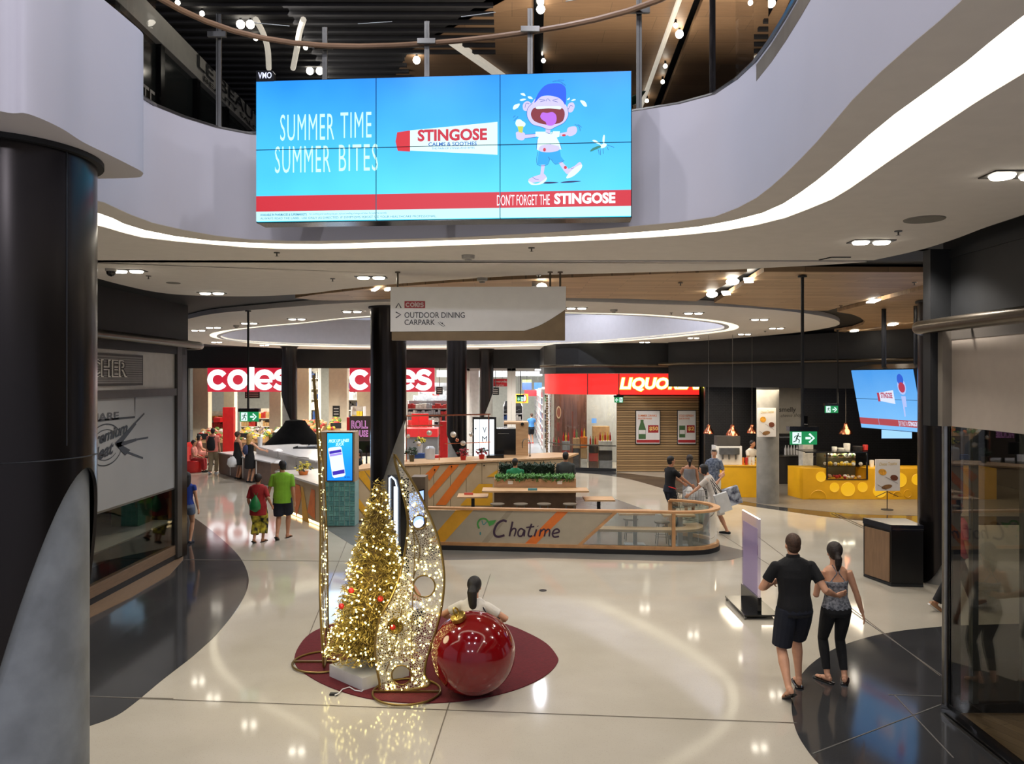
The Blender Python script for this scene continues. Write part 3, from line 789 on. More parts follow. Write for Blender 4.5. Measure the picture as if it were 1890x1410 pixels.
art('drawing_cap', E('blue', (0, 84, 240)), lambda m: gp(m, [(318, 245), (360, 150), (420, 85), (490, 66), (570, 72), (612, 110), (620, 180), (612, 270), (585, 235), (540, 200), (450, 178), (380, 190)], .004))
art('drawing_mouth', E('maroon', (120, 24, 36)), lambda m: gp(m, [(290, 330), (330, 290), (440, 300), (570, 300), (605, 345), (590, 420), (530, 450), (430, 455), (330, 425), (292, 380)], .004))
art('drawing_tongue', E('purple', (176, 96, 220)), lambda m: gp(m, [(375, 375), (395, 340), (440, 345), (490, 338), (525, 370), (525, 430), (490, 465), (440, 460), (425, 430), (390, 405)], .0045))
def boy_white(m):
    gp(m, [(340, 285), (400, 280), (460, 282), (560, 285), (568, 312), (520, 308), (450, 302), (345, 305)], .005)
    gp(m, [(330, 520), (350, 520), (425, 522), (450, 545), (500, 520), (560, 522), (555, 572), (530, 580), (560, 640), (575, 695), (545, 690), (550, 660), (470, 640), (380, 655), (360, 700), (342, 690), (350, 600), (360, 570), (330, 565)], .004, False)
    gp(m, [(140, 440), (150, 405), (180, 398), (205, 415), (235, 440), (220, 470), (160, 468)], .004)
    for P in ([(115, 295), (130, 262), (180, 250), (165, 285), (130, 305)], [(187, 155), (220, 152), (235, 178), (205, 172)], [(180, 215), (215, 203), (242, 210), (200, 226)], [(255, 185), (285, 185), (305, 210), (270, 205)],
              [(625, 225), (650, 205), (650, 222)], [(665, 235), (690, 220), (710, 226), (685, 238)], [(750, 235), (795, 245), (815, 290), (785, 288)],
              [(262, 985), (330, 1015), (400, 985), (435, 955), (430, 985), (380, 1020), (290, 1022)], [(620, 960), (650, 915), (700, 870), (765, 840), (760, 880), (700, 940), (640, 968)],
              [(865, 615), (895, 612), (950, 660), (900, 640)], [(960, 620), (968, 570), (982, 575), (975, 650)], [(940, 665), (975, 645), (1000, 655), (985, 680), (950, 690)]):
        gp(m, P, .0045)
art('drawing_white', E('dwhite', (214, 255, 250)), boy_white)
art('drawing_shorts', E('cyan', (24, 158, 222)), lambda m: gp(m, [(360, 705), (560, 700), (570, 760), (600, 800), (520, 832), (470, 780), (440, 835), (345, 832)], .0042, False))
art('drawing_cone', E('cone', (190, 200, 70)), lambda m: gp(m, [(158, 465), (215, 465), (205, 530), (172, 520)], .0042, False))
art('drawing_spots', E('red', (196, 40, 52)), lambda m: (pan.ell(m, 930 + 415 / 5.22, 150 + 693 / 5.22, 2.6, 3.2, .0055), pan.ell(m, 930 + 598 / 5.22, 150 + 560 / 5.22, 3.5, 2, .0055), pan.ell(m, 930 + 612 / 5.22, 150 + 865 / 5.22, 2.6, 3, .0055)))
art('drawing_shadow', E('navy', (10, 30, 90)), lambda m: (gp(m, [(400, 1010), (440, 998), (550, 1005), (460, 1015)], .003), gp(m, [(565, 1008), (640, 992), (760, 995), (680, 1008)], .003)))
art('drawing_insect', E('dgreen', (30, 120, 110)), lambda m: gp(m, [(845, 720), (865, 690), (930, 665), (945, 680), (890, 705)], .005))
def boy_lines(m):
    for P in ([(365, 215), (425, 225), (375, 238)], [(545, 215), (490, 228), (540, 245)], [(430, 235), (445, 210), (470, 235)], [(230, 290), (240, 250), (270, 255)], [(640, 315), (660, 280), (685, 290)],
              [(490, 50), (550, 45), (615, 90)], [(545, 35), (600, 40)], [(700, 460), (740, 480), (752, 525)], [(730, 460), (765, 490)], [(118, 380), (140, 362)], [(125, 412), (165, 372)],
              [(300, 250), (255, 300), (252, 380), (300, 450), (380, 475), (460, 505), (520, 480), (600, 440), (640, 370), (632, 300)],
              [(230, 545), (330, 540)], [(230, 582), (345, 570)], [(425, 530), (480, 545), (490, 520)], [(450, 760), (465, 785)], [(300, 950), (330, 970), (360, 975)], [(690, 870), (665, 880)],
              [(1000, 660), (1070, 685)], [(920, 700), (930, 750)], [(940, 700), (942, 755)], [(965, 690), (968, 745)], [(1005, 680), (1015, 710)],
              [(345, 600), (340, 690)], [(560, 640), (578, 690)], [(350, 710), (345, 832), (440, 838), (470, 782), (520, 834), (602, 800)]):
        pan.stroke(m, g(P), .7, .0058, n=3)
art('drawing_lines', OUT, boy_lines)
t = thing('screen_badge', 'small black badge reading VMO on the top left of the video wall', 'sign', (-2.3, 7.1, 6.3))
pb = Pan((-2.487 * kk, 7.64 * kk, 3.6 + 3.0 * kk), (.165, -.012, 0), (0, 0, -.1), 473, 127, 504, 146)
m = MB(); pb.slab(m, [(473, 127), (500, 127), (504, 132), (504, 146), (473, 146)], -.05, 0); m.build('badge_body', blackgloss, t)
m = MB(); pb.text(m, 'VMO', 476.5, 130, 500, 141, .004, bold=.02); m.build('lettering', emitc('badge_white', (220, 225, 255)), t)

# ================================================================ HANGING DIRECTION SIGN
DS = 10.2
def fpan(x0, y0, x1, y1, D):
    a, b, c = at(x0, y0, D), at(x1, y0, D), at(x0, y1, D)
    return Pan(a, b - a, c - a, x0, y0, x1, y1)
t = thing('direction_sign', 'hanging grey and bronze direction sign to supermarket, outdoor dining and carpark', 'sign', (at(882, 628, DS).x, DS, at(882, 628, DS).z))
ps = fpan(721, 530, 1044, 628, DS)
bz = mat('sign_bronze', (112, 92, 62), .4, metal=.55, var=.08)
m = MB(); ps.slab(m, [(723, 531), (1043, 529), (1043, 628), (723, 628)], -.09, 0); m.build('bronze_panel', bz, t)
m = MB(); ps.slab(m, [(721, 530), (1044.5, 529), (1044, 571)] + [(p.x, p.y) for p in crv([(1044, 571, 0), (1020, 587, 0), (995, 601, 0), (968, 610.5, 0)], 4)][1:] + [(721, 612)], 0.001, .02); m.build('face_panel', mat('sign_face', (238, 236, 230), .5, var=.02), t)
m = MB(); ps.rect(m, 747, 556, 785, 569, .023); m.build('logo_plate', mat('sign_red', (168, 50, 56), .5), t)
signk = mat('sign_text', (30, 30, 32), .5, var=0)
def coles(p, m, a0, b0, a1, b1, off):
    """the five rounded letters"""
    sx = (a1 - a0) / 807.0; sy = (b1 - b0) / 225.0
    q = lambda pts: [(a0 + (x - 230) * sx, b0 + (y - 200) * sy) for x, y in pts]
    ring = lambda cx, cy, r, s, e, n=22: q([(cx + r * math.cos(math.radians(s + (e - s) * i / n)), cy + r * math.sin(math.radians(s + (e - s) * i / n))) for i in range(n + 1)])
    w = 51 * (abs(sx) + sy) / 2
    p.stroke(m, ring(328, 313, 75, 35, 325), w, off, smooth=False)
    p.stroke(m, ring(520, 313, 75, 0, 360), w, off, smooth=False)
    p.stroke(m, q([(652, 190), (652, 414)]), w, off, smooth=False)
    p.stroke(m, ring(775, 313, 75, 0, -322), w, off, smooth=False)
    p.stroke(m, q([(715, 322), (850, 322)]), w * .62, off, smooth=False)
    p.stroke(m, q([(1000, 262), (965, 238), (925, 236), (893, 262), (905, 295), (945, 310), (985, 328), (993, 362), (960, 390), (915, 392), (872, 366)]), w * .95, off, n=4)
m = MB(); coles(ps, m, 749, 558, 783.5, 567.5, .026); m.build('logo_lettering', mat('sign_pale', (214, 190, 186), .5), t)
m = MB(); ps.text(m, 'OUTDOOR DINING', 747, 576.5, 858, 587, .024, bold=.004); ps.text(m, 'CARPARK', 747, 590, 803, 600, .024, bold=.004)
m.build('lettering', signk, t)
for q in ([(731, 569), (736, 560), (741, 569)], [(731, 576), (740, 581), (731, 587)]):
    m = MB(); ps.stroke(m, q, 1.9, .024, smooth=False); m.build('arrow', signk, t)
m = MB(); ps.stroke(m, [(809, 595), (814, 600), (820, 603)], .8, .024); ps.stroke(m, [(812, 594), (817, 598), (822, 602)], .8, .024); pan_ = ps; ps.ell(m, 816.5, 597, 1.4, 1.4, .0245); m.build('travelator_symbol', signk, t)
for px in (734, 1015.5, 1034):
    a = at(px, 530, DS + .03); MB().cyl((a.x, a.y, a.z), (a.x, a.y, 5.0), .013, seg=8).build('hanger', bronze, t)
    MB().cyl((a.x, a.y, 4.985), (a.x, a.y, 5.0), .035, seg=12).build('hanger_plate', bronze, t)

# ================================================================ EXIT SIGNS
greene = emitc('exit_green', (20, 128, 74), .95); whitee = emitc('exit_white', (215, 250, 240), 1.0); exdark = emitc('exit_dark', (10, 50, 34), .6)
def exit_sign(x0, y0, x1, y1, D, label, flip=False, ceiling_z=5.0, housing=.35, polex=None, pole_y=None):
    b = at((x0 + x1) / 2, y1, D)
    t = thing('exit_sign', label, 'exit sign', tuple(b))
    p = fpan(x0, y0, x1, y1, D)
    h = (y1 - y0) * housing; w = x1 - x0
    m = MB(); p.slab(m, [(x0 - w * .06, y0 - h), (x1 + w * .04, y0 - h), (x1 + w * .04, y0), (x0 - w * .06, y0)], -.10, .03); m.build('housing', blackgloss, t)
    m = MB(); p.slab(m, [(x0, y0), (x1, y0), (x1, y1), (x0, y1)], -.03, 0); m.build('sign_panel', greene, t)
    X = (lambda u: x0 + w * (1 - u)) if flip else (lambda u: x0 + w * u)
    Y = lambda v: y0 + (y1 - y0) * v
    m = MB(); p.poly(m, [(X(.07), Y(.06)), (X(.41), Y(.06)), (X(.41), Y(.94)), (X(.07), Y(.94))][::(-1 if flip else 1)], .004)
    p.poly(m, [(X(.56), Y(.42)), (X(.76), Y(.42)), (X(.76), Y(.6)), (X(.56), Y(.6))][::(-1 if flip else 1)], .004)
    p.stroke(m, [(X(.70), Y(.18)), (X(.88), Y(.51)), (X(.70), Y(.84))], w * .075, .0045, smooth=False)
    m.build('arrow_and_door', whitee, t)
    m = MB(); p.ell(m, X(.29), Y(.2), w * .03, w * .03, .006)
    for P, wd in (([(.29, .28), (.22, .52)], .055), ([(.22, .52), (.33, .66), (.31, .86)], .04), ([(.22, .52), (.2, .72), (.10, .8)], .04), ([(.28, .32), (.36, .42), (.39, .36)], .03), ([(.27, .32), (.16, .38), (.14, .5)], .03)):
        p.stroke(m, [(X(u), Y(v)) for u, v in P], w * wd, .006, smooth=False)
    m.build('running_figure', exdark, t)
    c = at(polex if polex else (x0 + x1) / 2, y0 - h, D + .02)
    MB().cyl((c.x, c.y, c.z), (c.x, c.y, ceiling_z), .022, seg=10).build('pole', black_m, t)
    MB().cyl((c.x, c.y, ceiling_z - .02), (c.x, c.y, ceiling_z), .06, seg=12).build('pole_plate', black_m, t)
    return t
exit_sign(442.5, 760, 477, 778, 16.0, 'hanging green running-man exit sign before the left supermarket sign', polex=458)
exit_sign(1459, 796, 1508, 820.5, 10.6, 'nearest hanging green exit sign, before the cheese counter', polex=1481)
exit_sign(1523, 749, 1547, 762, 22.2, 'small distant exit sign pointing right above the copper pendant lamp', polex=1546)
exit_sign(1134, 733, 1150, 743, 30.42, 'tiny green exit sign at the corner of the slatted bottle-shop wall', flip=True, ceiling_z=3.02)
exit_sign(954, 732, 967, 741, 38.4, 'tiny exit sign inside the bright supermarket entrance', flip=True, ceiling_z=4.6)

# ================================================================ SECOND VIDEO WALL (right, seen at an angle)
t2 = thing('video_wall', 'hanging angled six-panel video wall by the food court, same blue advertisement', 'screen', (7.9, 17.0, 2.9))
a = at(1571, 684, 16.2); b = at(1684, 681, 14.6); c = at(1590, 790, 16.35)
a.z, b.z = 3.78, 3.80; c.z = 2.60
ux2 = V((b.x - a.x, b.y - a.y, 0)); uy2 = V((c.x - a.x, c.y - a.y, c.z - a.z))
p2 = Pan(a, ux2, uy2, A0, B0, A1, B1)
m = MB(); p2.slab(m, [(A0, B0 - 4), (A1 + 4, B0 - 4), (A1 + 4, B1 + 4), (A0, B1 + 4)], -.42, -.02); m.build('housing', darkm, t2)
sky2 = screen_sky('screen_sky_blue_b', (70, 150, 226), (118, 184, 240), -.2, .9, .9)
for c0, c1 in ((473, 698), (701, 927), (930, 1165)):
    for r0, r1 in ((144, 270.5), (273.5, 405)):
        m = MB(); p2.slab(m, [(c0, r0), (c1, r0), (c1, r1), (c0, r1)], -.02, 0); m.build('display_panel', sky2, t2)
        if r0 > 200:
            m = MB(); p2.rect(m, c0, 358, c1, 387, .003); m.build('red_banner', E('red2', (176, 70, 80), .8), t2)
m = MB(); p2.poly(m, [(762, 242), (924, 230), (924, 290), (762, 279)], .003); p2.text(m, 'STINGOSE', 1027, 362, 1137, 382, .004, bold=.04); p2.text(m, "DON'T FORGET THE", 923, 363, 1019, 383, .004)
m.build('banner_lettering', E('white2', (216, 226, 250), .85), t2)
m = MB(); p2.text(m, 'STINGOSE', 777, 241, 905, 266, .005, bold=.04); p2.rect(m, 736, 243, 762, 281, .004); p2.ell(m, 1024, 218, 34, 22, .005); m.build('red_artwork', E('red3', (170, 50, 76), .9), t2)
m = MB(); p2.ell(m, 1020, 185, 34, 24, .0045); m.build('cap_artwork', E('blue2', (40, 90, 200), .9), t2)
m = MB(); p2.ell(m, 1024, 215, 44, 34, .004); p2.poly(m, [(1000, 255), (1048, 255), (1042, 300), (1004, 300)], .004); p2.poly(m, [(1002, 300), (1020, 300), (1014, 340), (1000, 344)], .004); m.build('figure_artwork', E('skin2', (170, 186, 236), .9), t2)
for px in (1622, 1681):
    q = at(px, 680, 15.6 if px == 1622 else 15.0)
    MB().cyl((q.x + .1, q.y, 3.75), (q.x + .1, q.y, 5.0), .045, seg=10).build('hanging_pole', blackgloss, t2)
t = thing('wall_screen', 'small pale-blue lit screen on the dark wall under the hanging video wall', 'screen', tuple(at(1655, 808, 25)))
p = fpan(1626, 795, 1684, 809, 25.0)
m = MB(); p.slab(m, [(1626, 790), (1684, 790), (1684, 810), (1626, 810)], -.06, 0); m.build('screen_body', blackgloss, t)
m = MB(); p.rect(m, 1627, 791, 1683, 809, .004); m.build('display', E('pblue', (150, 200, 250), 1), t)

# ================================================================ CEILING FITTINGS
ORD = ['first', 'second', 'third', 'fourth', 'fifth', 'sixth', 'seventh', 'eighth', 'ninth', 'tenth', 'eleventh', 'twelfth', 'thirteenth', 'fourteenth', 'fifteenth', 'sixteenth', 'seventeenth', 'eighteenth', 'nineteenth', 'twentieth']
trim_l = mat('downlight_trim', (60, 58, 55), .5)
def twin(px, py, label, z=5.0, w=.42, rot=0.0, glow=None):
    p = cl(px, py, z); p.z = z
    t = thing('twin_downlight', label, 'downlight', tuple(p), rot)
    m = MB(); m.box((0, 0, -.004), (w, w * .48, .012)); m.build('tray', trim_l, t, local=True)
    for s in (-1, 1):
        m = MB(); m.lathe((s * w * .25, 0, 0), [(w * .20, -.012), (w * .17, -.03), (0, -.036)], 16); m.build('lamp', glow or lampm, t, local=True, smooth=True)
    return t
front = sorted([(237, 499), (391, 540), (685, 511), (1608, 445), (1878, 321)])
for (px, py), l in zip(front, ['twin downlight beside the dome camera, left of the near white ceiling', 'twin downlight near the edge of the white ceiling, above the dark shop corner', 'twin downlight just left of the hanging direction sign', 'twin downlight near the round speaker grille, right of the near ceiling', 'twin downlight at the far right end of the near white ceiling']):
    twin(px, py, l, w=.42)
ovs = sorted([(366, 609), (394, 604), (400, 631), (460, 596), (488, 636.5), (548, 588), (650, 574), (1064, 568), (1280, 577), (1402, 589), (1433, 605), (1374, 616), (1280, 623), (1190, 631), (1120, 637), (1070, 640.5)])
for i, (px, py) in enumerate(ovs): twin(px, py, f'twin downlight in the white oval ceiling, {ORD[i]} from its left end', w=.42)
for i, (px, py, nm) in enumerate([(1368, 517, 'upper'), (1328, 541, 'lower')]):
    t = thing('track_spotlight', f'bright spotlight pair in the first dark slot of the oak ceiling, {nm} one', 'spotlight', tuple(cl(px, py, 5.0)))
    c = cl(px, py, 4.98)
    m = MB(); m.ell((c.x - .12, c.y, 4.96), (.09, .09, .05), 14, 8); m.build('lamp', lampm, t, smooth=True)
    MB().bar((c.x + .06, c.y - .12, 4.99), (c.x + .2, c.y + .3, 4.99), .12, .02).build('lamp', lampm, t)
for i, (px, py) in enumerate([(1612, 554), (1735, 520), (1577, 610), (1648, 598), (1745, 586)]):
    c = cl(px, py, 5.0); c.z = 4.985
    t = thing('slot_light', f'slim lit lamp in a dark slot of the oak ceiling, {ORD[i]} counted leftmost slot outward', 'light fitting', tuple(c))
    MB().bar(c + V((-.06, -.25, 0)), c + V((.06, .25, 0)), .14, .02).build('lamp', lampm, t)
for px, py, l in [(1622, 554, 'a')]: pass
c = cl(1000, 526, 4.95)
t = thing('spotlight', 'bright spotlight on a bracket above the right end of the direction sign', 'spotlight', (c.x, c.y, 4.95))
MB().bbox(c.x - .14, c.y - .02, 4.93, c.x + .02, c.y + .1, 5.0).build('bracket', steel, t)
m = MB(); m.ell((c.x, c.y - .04, 4.92), (.075, .05, .055), 14, 8); m.build('lamp', lampm, t, smooth=True)
c = cl(699, 536, 4.98)
t = thing('spotlight', 'recessed bright twin spotlight in the oak strip left of the direction sign', 'spotlight', (c.x, c.y, 4.97))
MB().bar((c.x - .12, c.y + .2, 5.0), (c.x + .02, c.y - .2, 5.0), .06, .02).build('lamp', lampm, t); MB().bar((c.x + .1, c.y + .15, 5.0), (c.x + .18, c.y - .1, 5.0), .07, .02).build('lamp', lampm, t)
sd = mat('detector_plastic', (170, 166, 158), .5)
for px, py, l in [(864, 471, 'white smoke detector on the near ceiling under the middle of the screen'), (890, 513, 'white smoke detector at the ceiling edge above the direction sign'), (1133, 571, 'small smoke detector on the white oval ceiling'), (436, 600.5, 'small smoke detector left of the light ring')]:
    c = cl(px, py); t = thing('smoke_detector', l, 'smoke detector', (c.x, c.y, 5.0))
    m = MB(); m.lathe((c.x, c.y, 0), [(.075, 5.0), (.07, 4.96), (.04, 4.955), (.036, 4.93), (0, 4.925)], 18); m.build('detector_body', sd, t, smooth=True)
sp_m = mat('sprinkler_metal', (90, 86, 80), .4, metal=.6)
for i, (px, py) in enumerate(sorted([(511, 466), (981, 457), (274, 509), (614, 514), (1658, 426), (994, 508), (1256, 522), (1552, 564), (1688, 521), (1239, 577), (1412, 611), (1696, 571)])):
    c = cl(px, py); t = thing('ceiling_sprinkler', f'tiny metal fire sprinkler in the ceiling, {ORD[i]} from the left', 'sprinkler', (c.x, c.y, 5.0))
    m = MB(); m.lathe((c.x, c.y, 0), [(.035, 5.0), (.035, 4.992), (.008, 4.99), (.008, 4.96), (.022, 4.958), (0, 4.955)], 12); m.build('sprinkler_head', sp_m, t, smooth=True)
c = cl(1706, 404.5); t = thing('ceiling_speaker', 'flat round grey speaker grille in the near ceiling at right', 'speaker', (c.x, c.y, 5.0))
m = MB(); m.lathe((c.x, c.y, 0), [(.17, 5.0), (.165, 4.992), (0, 4.99)], 28); m.build('grille', mat('grille_grey', (120, 116, 108), .7), t)
c = cl(320, 522); t = thing('ceiling_speaker', 'small round grille in the near ceiling at left', 'speaker', (c.x, c.y, 5.0))
m = MB(); m.lathe((c.x, c.y, 0), [(.10, 5.0), (.095, 4.992), (0, 4.99)], 24); m.build('grille', MATS['grille_grey'], t)
c = cl(205, 496); t = thing('dome_camera', 'dark glass dome security camera on the near ceiling at left', 'camera', (c.x, c.y, 5.0))
m = MB(); m.lathe((c.x, c.y, 0), [(.07, 5.0), (.07, 4.97), (.06, 4.965)], 18); m.build('mount', sd, t, smooth=True)
m = MB(); m.lathe((c.x, c.y, 0), [(.058, 4.965), (.05, 4.93), (.03, 4.91), (0, 4.9)], 18); m.build('dome', blackgloss, t, smooth=True)
c = cl(1554, 474); t = thing('access_hatch', 'small rectangular hatch frame on the near ceiling at right', 'hatch', (c.x, c.y, 5.0))
m = MB(); m.bar((c.x - .12, c.y, 4.995), (c.x + .1, c.y, 4.995), .02, .01); m.bar((c.x - .12, c.y, 4.995), (c.x - .18, c.y + .2, 4.995), .02, .01); m.build('hatch_frame', black_m, t)
# upper storey lamps
for i, (px, py) in enumerate([(444, 45), (462, 45), (373, 25), (328, 5), (572, 131), (590, 131), (769, 111), (998, 17), (1003, 112), (1254, 63), (1223, 151), (1228, 122), (1194, 186), (472, 71), (564, 88), (1385, 5), (1247, 47)]):
    c = cl(px, py, uz - .1); r = .07 if i in (0, 1, 4, 5, 6, 7, 9) else .04
    t = thing('upper_spotlight', f'bright small spotlight on the upper storey ceiling, {ORD[i]} of those seen through the balustrade glass', 'spotlight', tuple(c))
    m = MB(); m.ell(c, r, 10, 6); m.build('lamp', lampm, t, smooth=True)
    MB().cyl((c.x, c.y, c.z + .02), (c.x, c.y, uz), .02, seg=6).build('stem', black_m, t)
# ================================================================ LEFT: MEAT SHOP
WX = -6.7
ms = thing('meat_shop_front', 'closed meat shop front with white film, round meat logo and outlined lettering box', 'shop front', (WX, 12, 0))
greyw = mat('white_film', (150, 150, 150), .55, var=.04, scale=.8)
palew = mat('pale_panel', (186, 182, 176), .5, var=.04)
dkfr = mat('dark_frame', (58, 55, 52), .45, var=.1)
brownw = mat('brown_wood', (112, 90, 70), .5, var=.12, stretch=(8, .6, 8))
MB().bbox(WX - .06, 8, 3.42, WX, 15.75, 4.12).build('sign_panel', palew, ms)
MB().bbox(WX - .1, 8, 3.28, WX + .05, 15.85, 3.42).build('transom', dkfr, ms)
MB().bbox(WX - .1, 8, 4.10, WX + .05, 16.0, 4.30).build('transom', black_m, ms)
MB().bbox(WX - .03, 8, 1.42, WX, 15.6, 3.28).build('film_panel', greyw, ms)
MB().bbox(WX - .12, 15.60, .05, WX + .06, 15.82, 4.3).build('end_post', dkfr, ms)
MB().bbox(WX - .12, 15.82, 0, WX + .04, 16.1, 4.6).build('end_post', darkm, ms)
MB().bbox(WX - .01, 8, .3, WX, 15.6, 1.42).build('glass_panel', shopglass, ms)
MB().bbox(WX - .1, 8, .12, WX + .02, 15.7, .30).build('timber_base', brownw, ms)
MB().bbox(WX - .1, 8, 0, WX + .01, 15.7, .12).build('plinth', black_m, ms)
sh = mat('shelf_grey', (150, 152, 148), .35, var=.05)
MB().bbox(WX - 1.3, 8, 1.43, WX - .02, 15.58, 1.46).build('shelf', sh, ms)
MB().bbox(WX - .05, 8, 1.43, WX + .01, 15.6, 1.455).build('shelf_edge', steel, ms)
MB().bbox(WX - 1.3, 8, .78, WX - .02, 15.58, .81).build('shelf', sh, ms)
MB().bbox(WX - .04, 8, .78, WX - .01, 15.6, .805).build('shelf_edge', steel, ms)
MB().bbox(WX - 1.4, 8, 0, WX - 1.3, 15.6, 1.43).build('back_board', mat('back_tan', (96, 86, 66), .7), ms)
MB().bbox(WX - 1.35, 12.6, .81, WX - .9, 13.4, 1.3).build('crate', mat('tan_box', (120, 104, 76), .7), ms)
MB().bbox(WX - .9, 14.9, .81, WX - .4, 15.5, 1.25).build('crate', mat('green_box', (38, 84, 58), .5), ms)
MB().bbox(WX - 4, 15.8, 0, WX - .1, 16.0, 4.3).build('side_wall', black_m, ms)
# threshold strip of timber
thr = [fl(166, 1110), fl(250, 1071), fl(339, 1026), fl(338, 1034), fl(313, 1062), fl(240, 1105), fl(166, 1141)]
thp = [(p.x if i > 2 else WX, p.y) for i, p in enumerate(thr)]
MB().plate([(WX, 9)] + thp + [(-5.3, 9)], .004, .014).build('threshold', mat('threshold_wood', (120, 98, 78), .4, var=.1, stretch=(8, 1, 1)), ms)
# sign box with outlined letters
pw = Pan((WX + .001, 11.3, 4.03), (0, 2.88, 0), (0, 0, -.54), 0, 0, 288, 54)
m = MB(); pw.slab(m, [(0, 0), (288, 0), (288, 54), (0, 54)], 0, .04); m.build('sign_frame', mat('frame_dark', (48, 46, 44), .5), ms)
m = MB()
for k in range(12): pw.slab(m, [(5, 4 + k * 3.9), (283, 4 + k * 3.9), (283, 6.9 + k * 3.9), (5, 6.9 + k * 3.9)], .03, .05)
stuff(m.build('ribbed_panel', mat('ribbed_grey', (116, 114, 112), .5), ms))
m = MB()
pw.text(m, 'BUTCHER', 20, 12, 226, 41, .055, bold=.03); m.build('lettering_shadow', mat('letter_dark', (44, 42, 42), .5), ms)
def outline_text(p, m, s, a0, b0, a1, b1, off, bw):
    # thick pale letters with a dark inner stroke laid over them
    p.text(m, s, a0, b0, a1, b1, off, bold=bw)
m = MB(); pw.text(m, 'BUTCHER', 18, 10, 226, 40, .062, bold=.035); m.build('lettering_outline', mat('letter_pale', (206, 204, 198), .4), ms)
m = MB(); pw.text(m, 'BUTCHER', 20, 12, 224, 38, .068, bold=-.012); m.build('lettering_inner', MATS['letter_dark'], ms)
pf = Pan((WX + .002, 8, 3.28), (0, 7.6, 0), (0, 0, -1.86), 8, 3.28, 15.6, 1.42)
ink = mat('film_print', (26, 26, 28), .5, var=0)
m = MB()
pf.stroke(m, [(13.95, 3.28), (13.95, 2.93), (11.0, 2.93)], .035, .004, smooth=False)
m.build('printed_line', ink, ms)
m = MB(); pf.text(m, 'SQUARE', 12.0, 3.05, 13.38, 2.90, .004, bold=.03); m.build('printed_lettering', mat('film_print_grey', (72, 72, 74), .5), ms)
def ringpath(p, m, cx, cz, ra, rz, a0, a1, w, off):
    p.stroke(m, [(cx + ra * math.cos(math.radians(a)), cz + rz * math.sin(math.radians(a))) for a in [a0 + (a1 - a0) * i / 30 for i in range(31)]], w, off, smooth=False)
cxl, czl = 12.95, 2.52
m = MB(); ringpath(pf, m, cxl, czl, .55, .34, 20, 165, .02, .004); ringpath(pf, m, cxl, czl, .55, .34, 200, 340, .02, .004)
ringpath(pf, m, cxl, czl, .42, .25, 35, 150, .012, .004); ringpath(pf, m, cxl, czl, .42, .25, 215, 320, .012, .004); stuff(m.build('logo_rings', ink, ms))
def slant_text(p, m, s, a0, b0, a1, b1, rise, off, bold=.03, shear=.25):
    k = len(m.v); vs, fs = text_geo(s, bold, shear)
    m.v += [tuple(p.p(a0 + (a1 - a0) * x, b1 + (b0 - b1) * y + rise * x, off)) for x, y in vs]; m.f += [tuple(i + k for i in f) for f in fs]
m = MB(); slant_text(pf, m, 'Premium', 12.42, 2.70, 13.68, 2.50, .17, .006); slant_text(pf, m, 'Meat', 12.42, 2.46, 13.2, 2.24, .12, .006); m.build('logo_lettering', ink, ms)
for q in ([(13.25, 2.53), (13.95, 2.84), (14.0, 2.80), (13.42, 2.47)], [(13.25, 2.52), (14.0, 2.55), (14.0, 2.50), (13.35, 2.44)], [(13.25, 2.50), (13.6, 2.28), (13.78, 2.36), (13.35, 2.52)]):
    m = MB(); pf.poly(m, q, .005); m.build('logo_knife', ink, ms)
for q in ([(13.95, 2.82), (14.3, 2.98)], [(14.0, 2.525), (14.45, 2.53)], [(13.68, 2.33), (14.25, 2.17)]):
    m = MB(); pf.stroke(m, q, .035, .006, smooth=False); m.build('logo_handle', ink, ms)
# black bulkhead and bronze pipe above
struct(MB().bbox(WX - 3, 6.6, 4.3, WX + .06, 16.1, 5.2).build('wall_left', black_m))
t = thing('bronze_rail', 'bronze tube rail wrapping the black bulkhead above the meat shop', 'rail', (-6.45, 12, 4.3))
MB().tube(crv([V((-6.42, 7, 4.32)), V((-6.45, 12, 4.31)), V((-6.46, 15.6, 4.3)), V((-6.52, 16.4, 4.3)), V((-6.75, 16.75, 4.3)), V((-7.3, 16.8, 4.3)), V((-9, 16.8, 4.3))], 8), .075, 12).build('tube', bronze, t, smooth=True)
for y in (9, 11.5, 14, 15.9): MB().bar((WX + .05, y, 4.31), (-6.5, y, 4.31), .03, .03).build('bracket', bronze, t)
light('AREA', (-7.4, 12.5, 3.2), 14, (1, .95, .85), 1.2, size_y=5)

# ================================================================ RIGHT: GLAZED SHOP
RX = 4.68
rs = thing('glazed_shop_front', 'glazed shop corner with grey panel, steel corner post and timber floor, right', 'shop front', (RX, 8, 0))
taupe = mat('taupe_panel', (168, 156, 144), .5, var=.03)
MB().bbox(RX, 1.2, 3.10, RX + .12, 8.56, 4.02).build('fascia_panel', taupe, rs)
MB().bbox(RX - .10, 8.36, 3.10, RX + .0, 8.60, 4.12).build('corner_panel', mat('grey_return', (124, 116, 106), .5), rs)
MB().bbox(RX - .005, 1.2, 4.02, RX + .12, 8.56, 4.2).build('fascia_panel', mat('dark_taupe', (88, 82, 76), .5), rs)
MB().cyl((RX + .02, 8.52, 0), (RX + .02, 8.52, 3.1), .034, seg=16).build('corner_post', steel, rs, smooth=True)
MB().bbox(RX + .06, 8.44, 0, RX + .14, 8.56, 3.1).build('corner_frame', blackgloss, rs)
MB().bar((4.70, 8.4, 1.6), (4.55, 2, 1.6), .012, 3.0).build('glass_panel', shopglass, rs)
MB().bar((4.68, 8.5, .05), (4.53, 2, .05), .07, .1).build('base_rail', blackgloss, rs)
MB().bar((4.62, 8.45, .01), (4.47, 2, .01), .02, .015).build('base_trim', steel, rs)
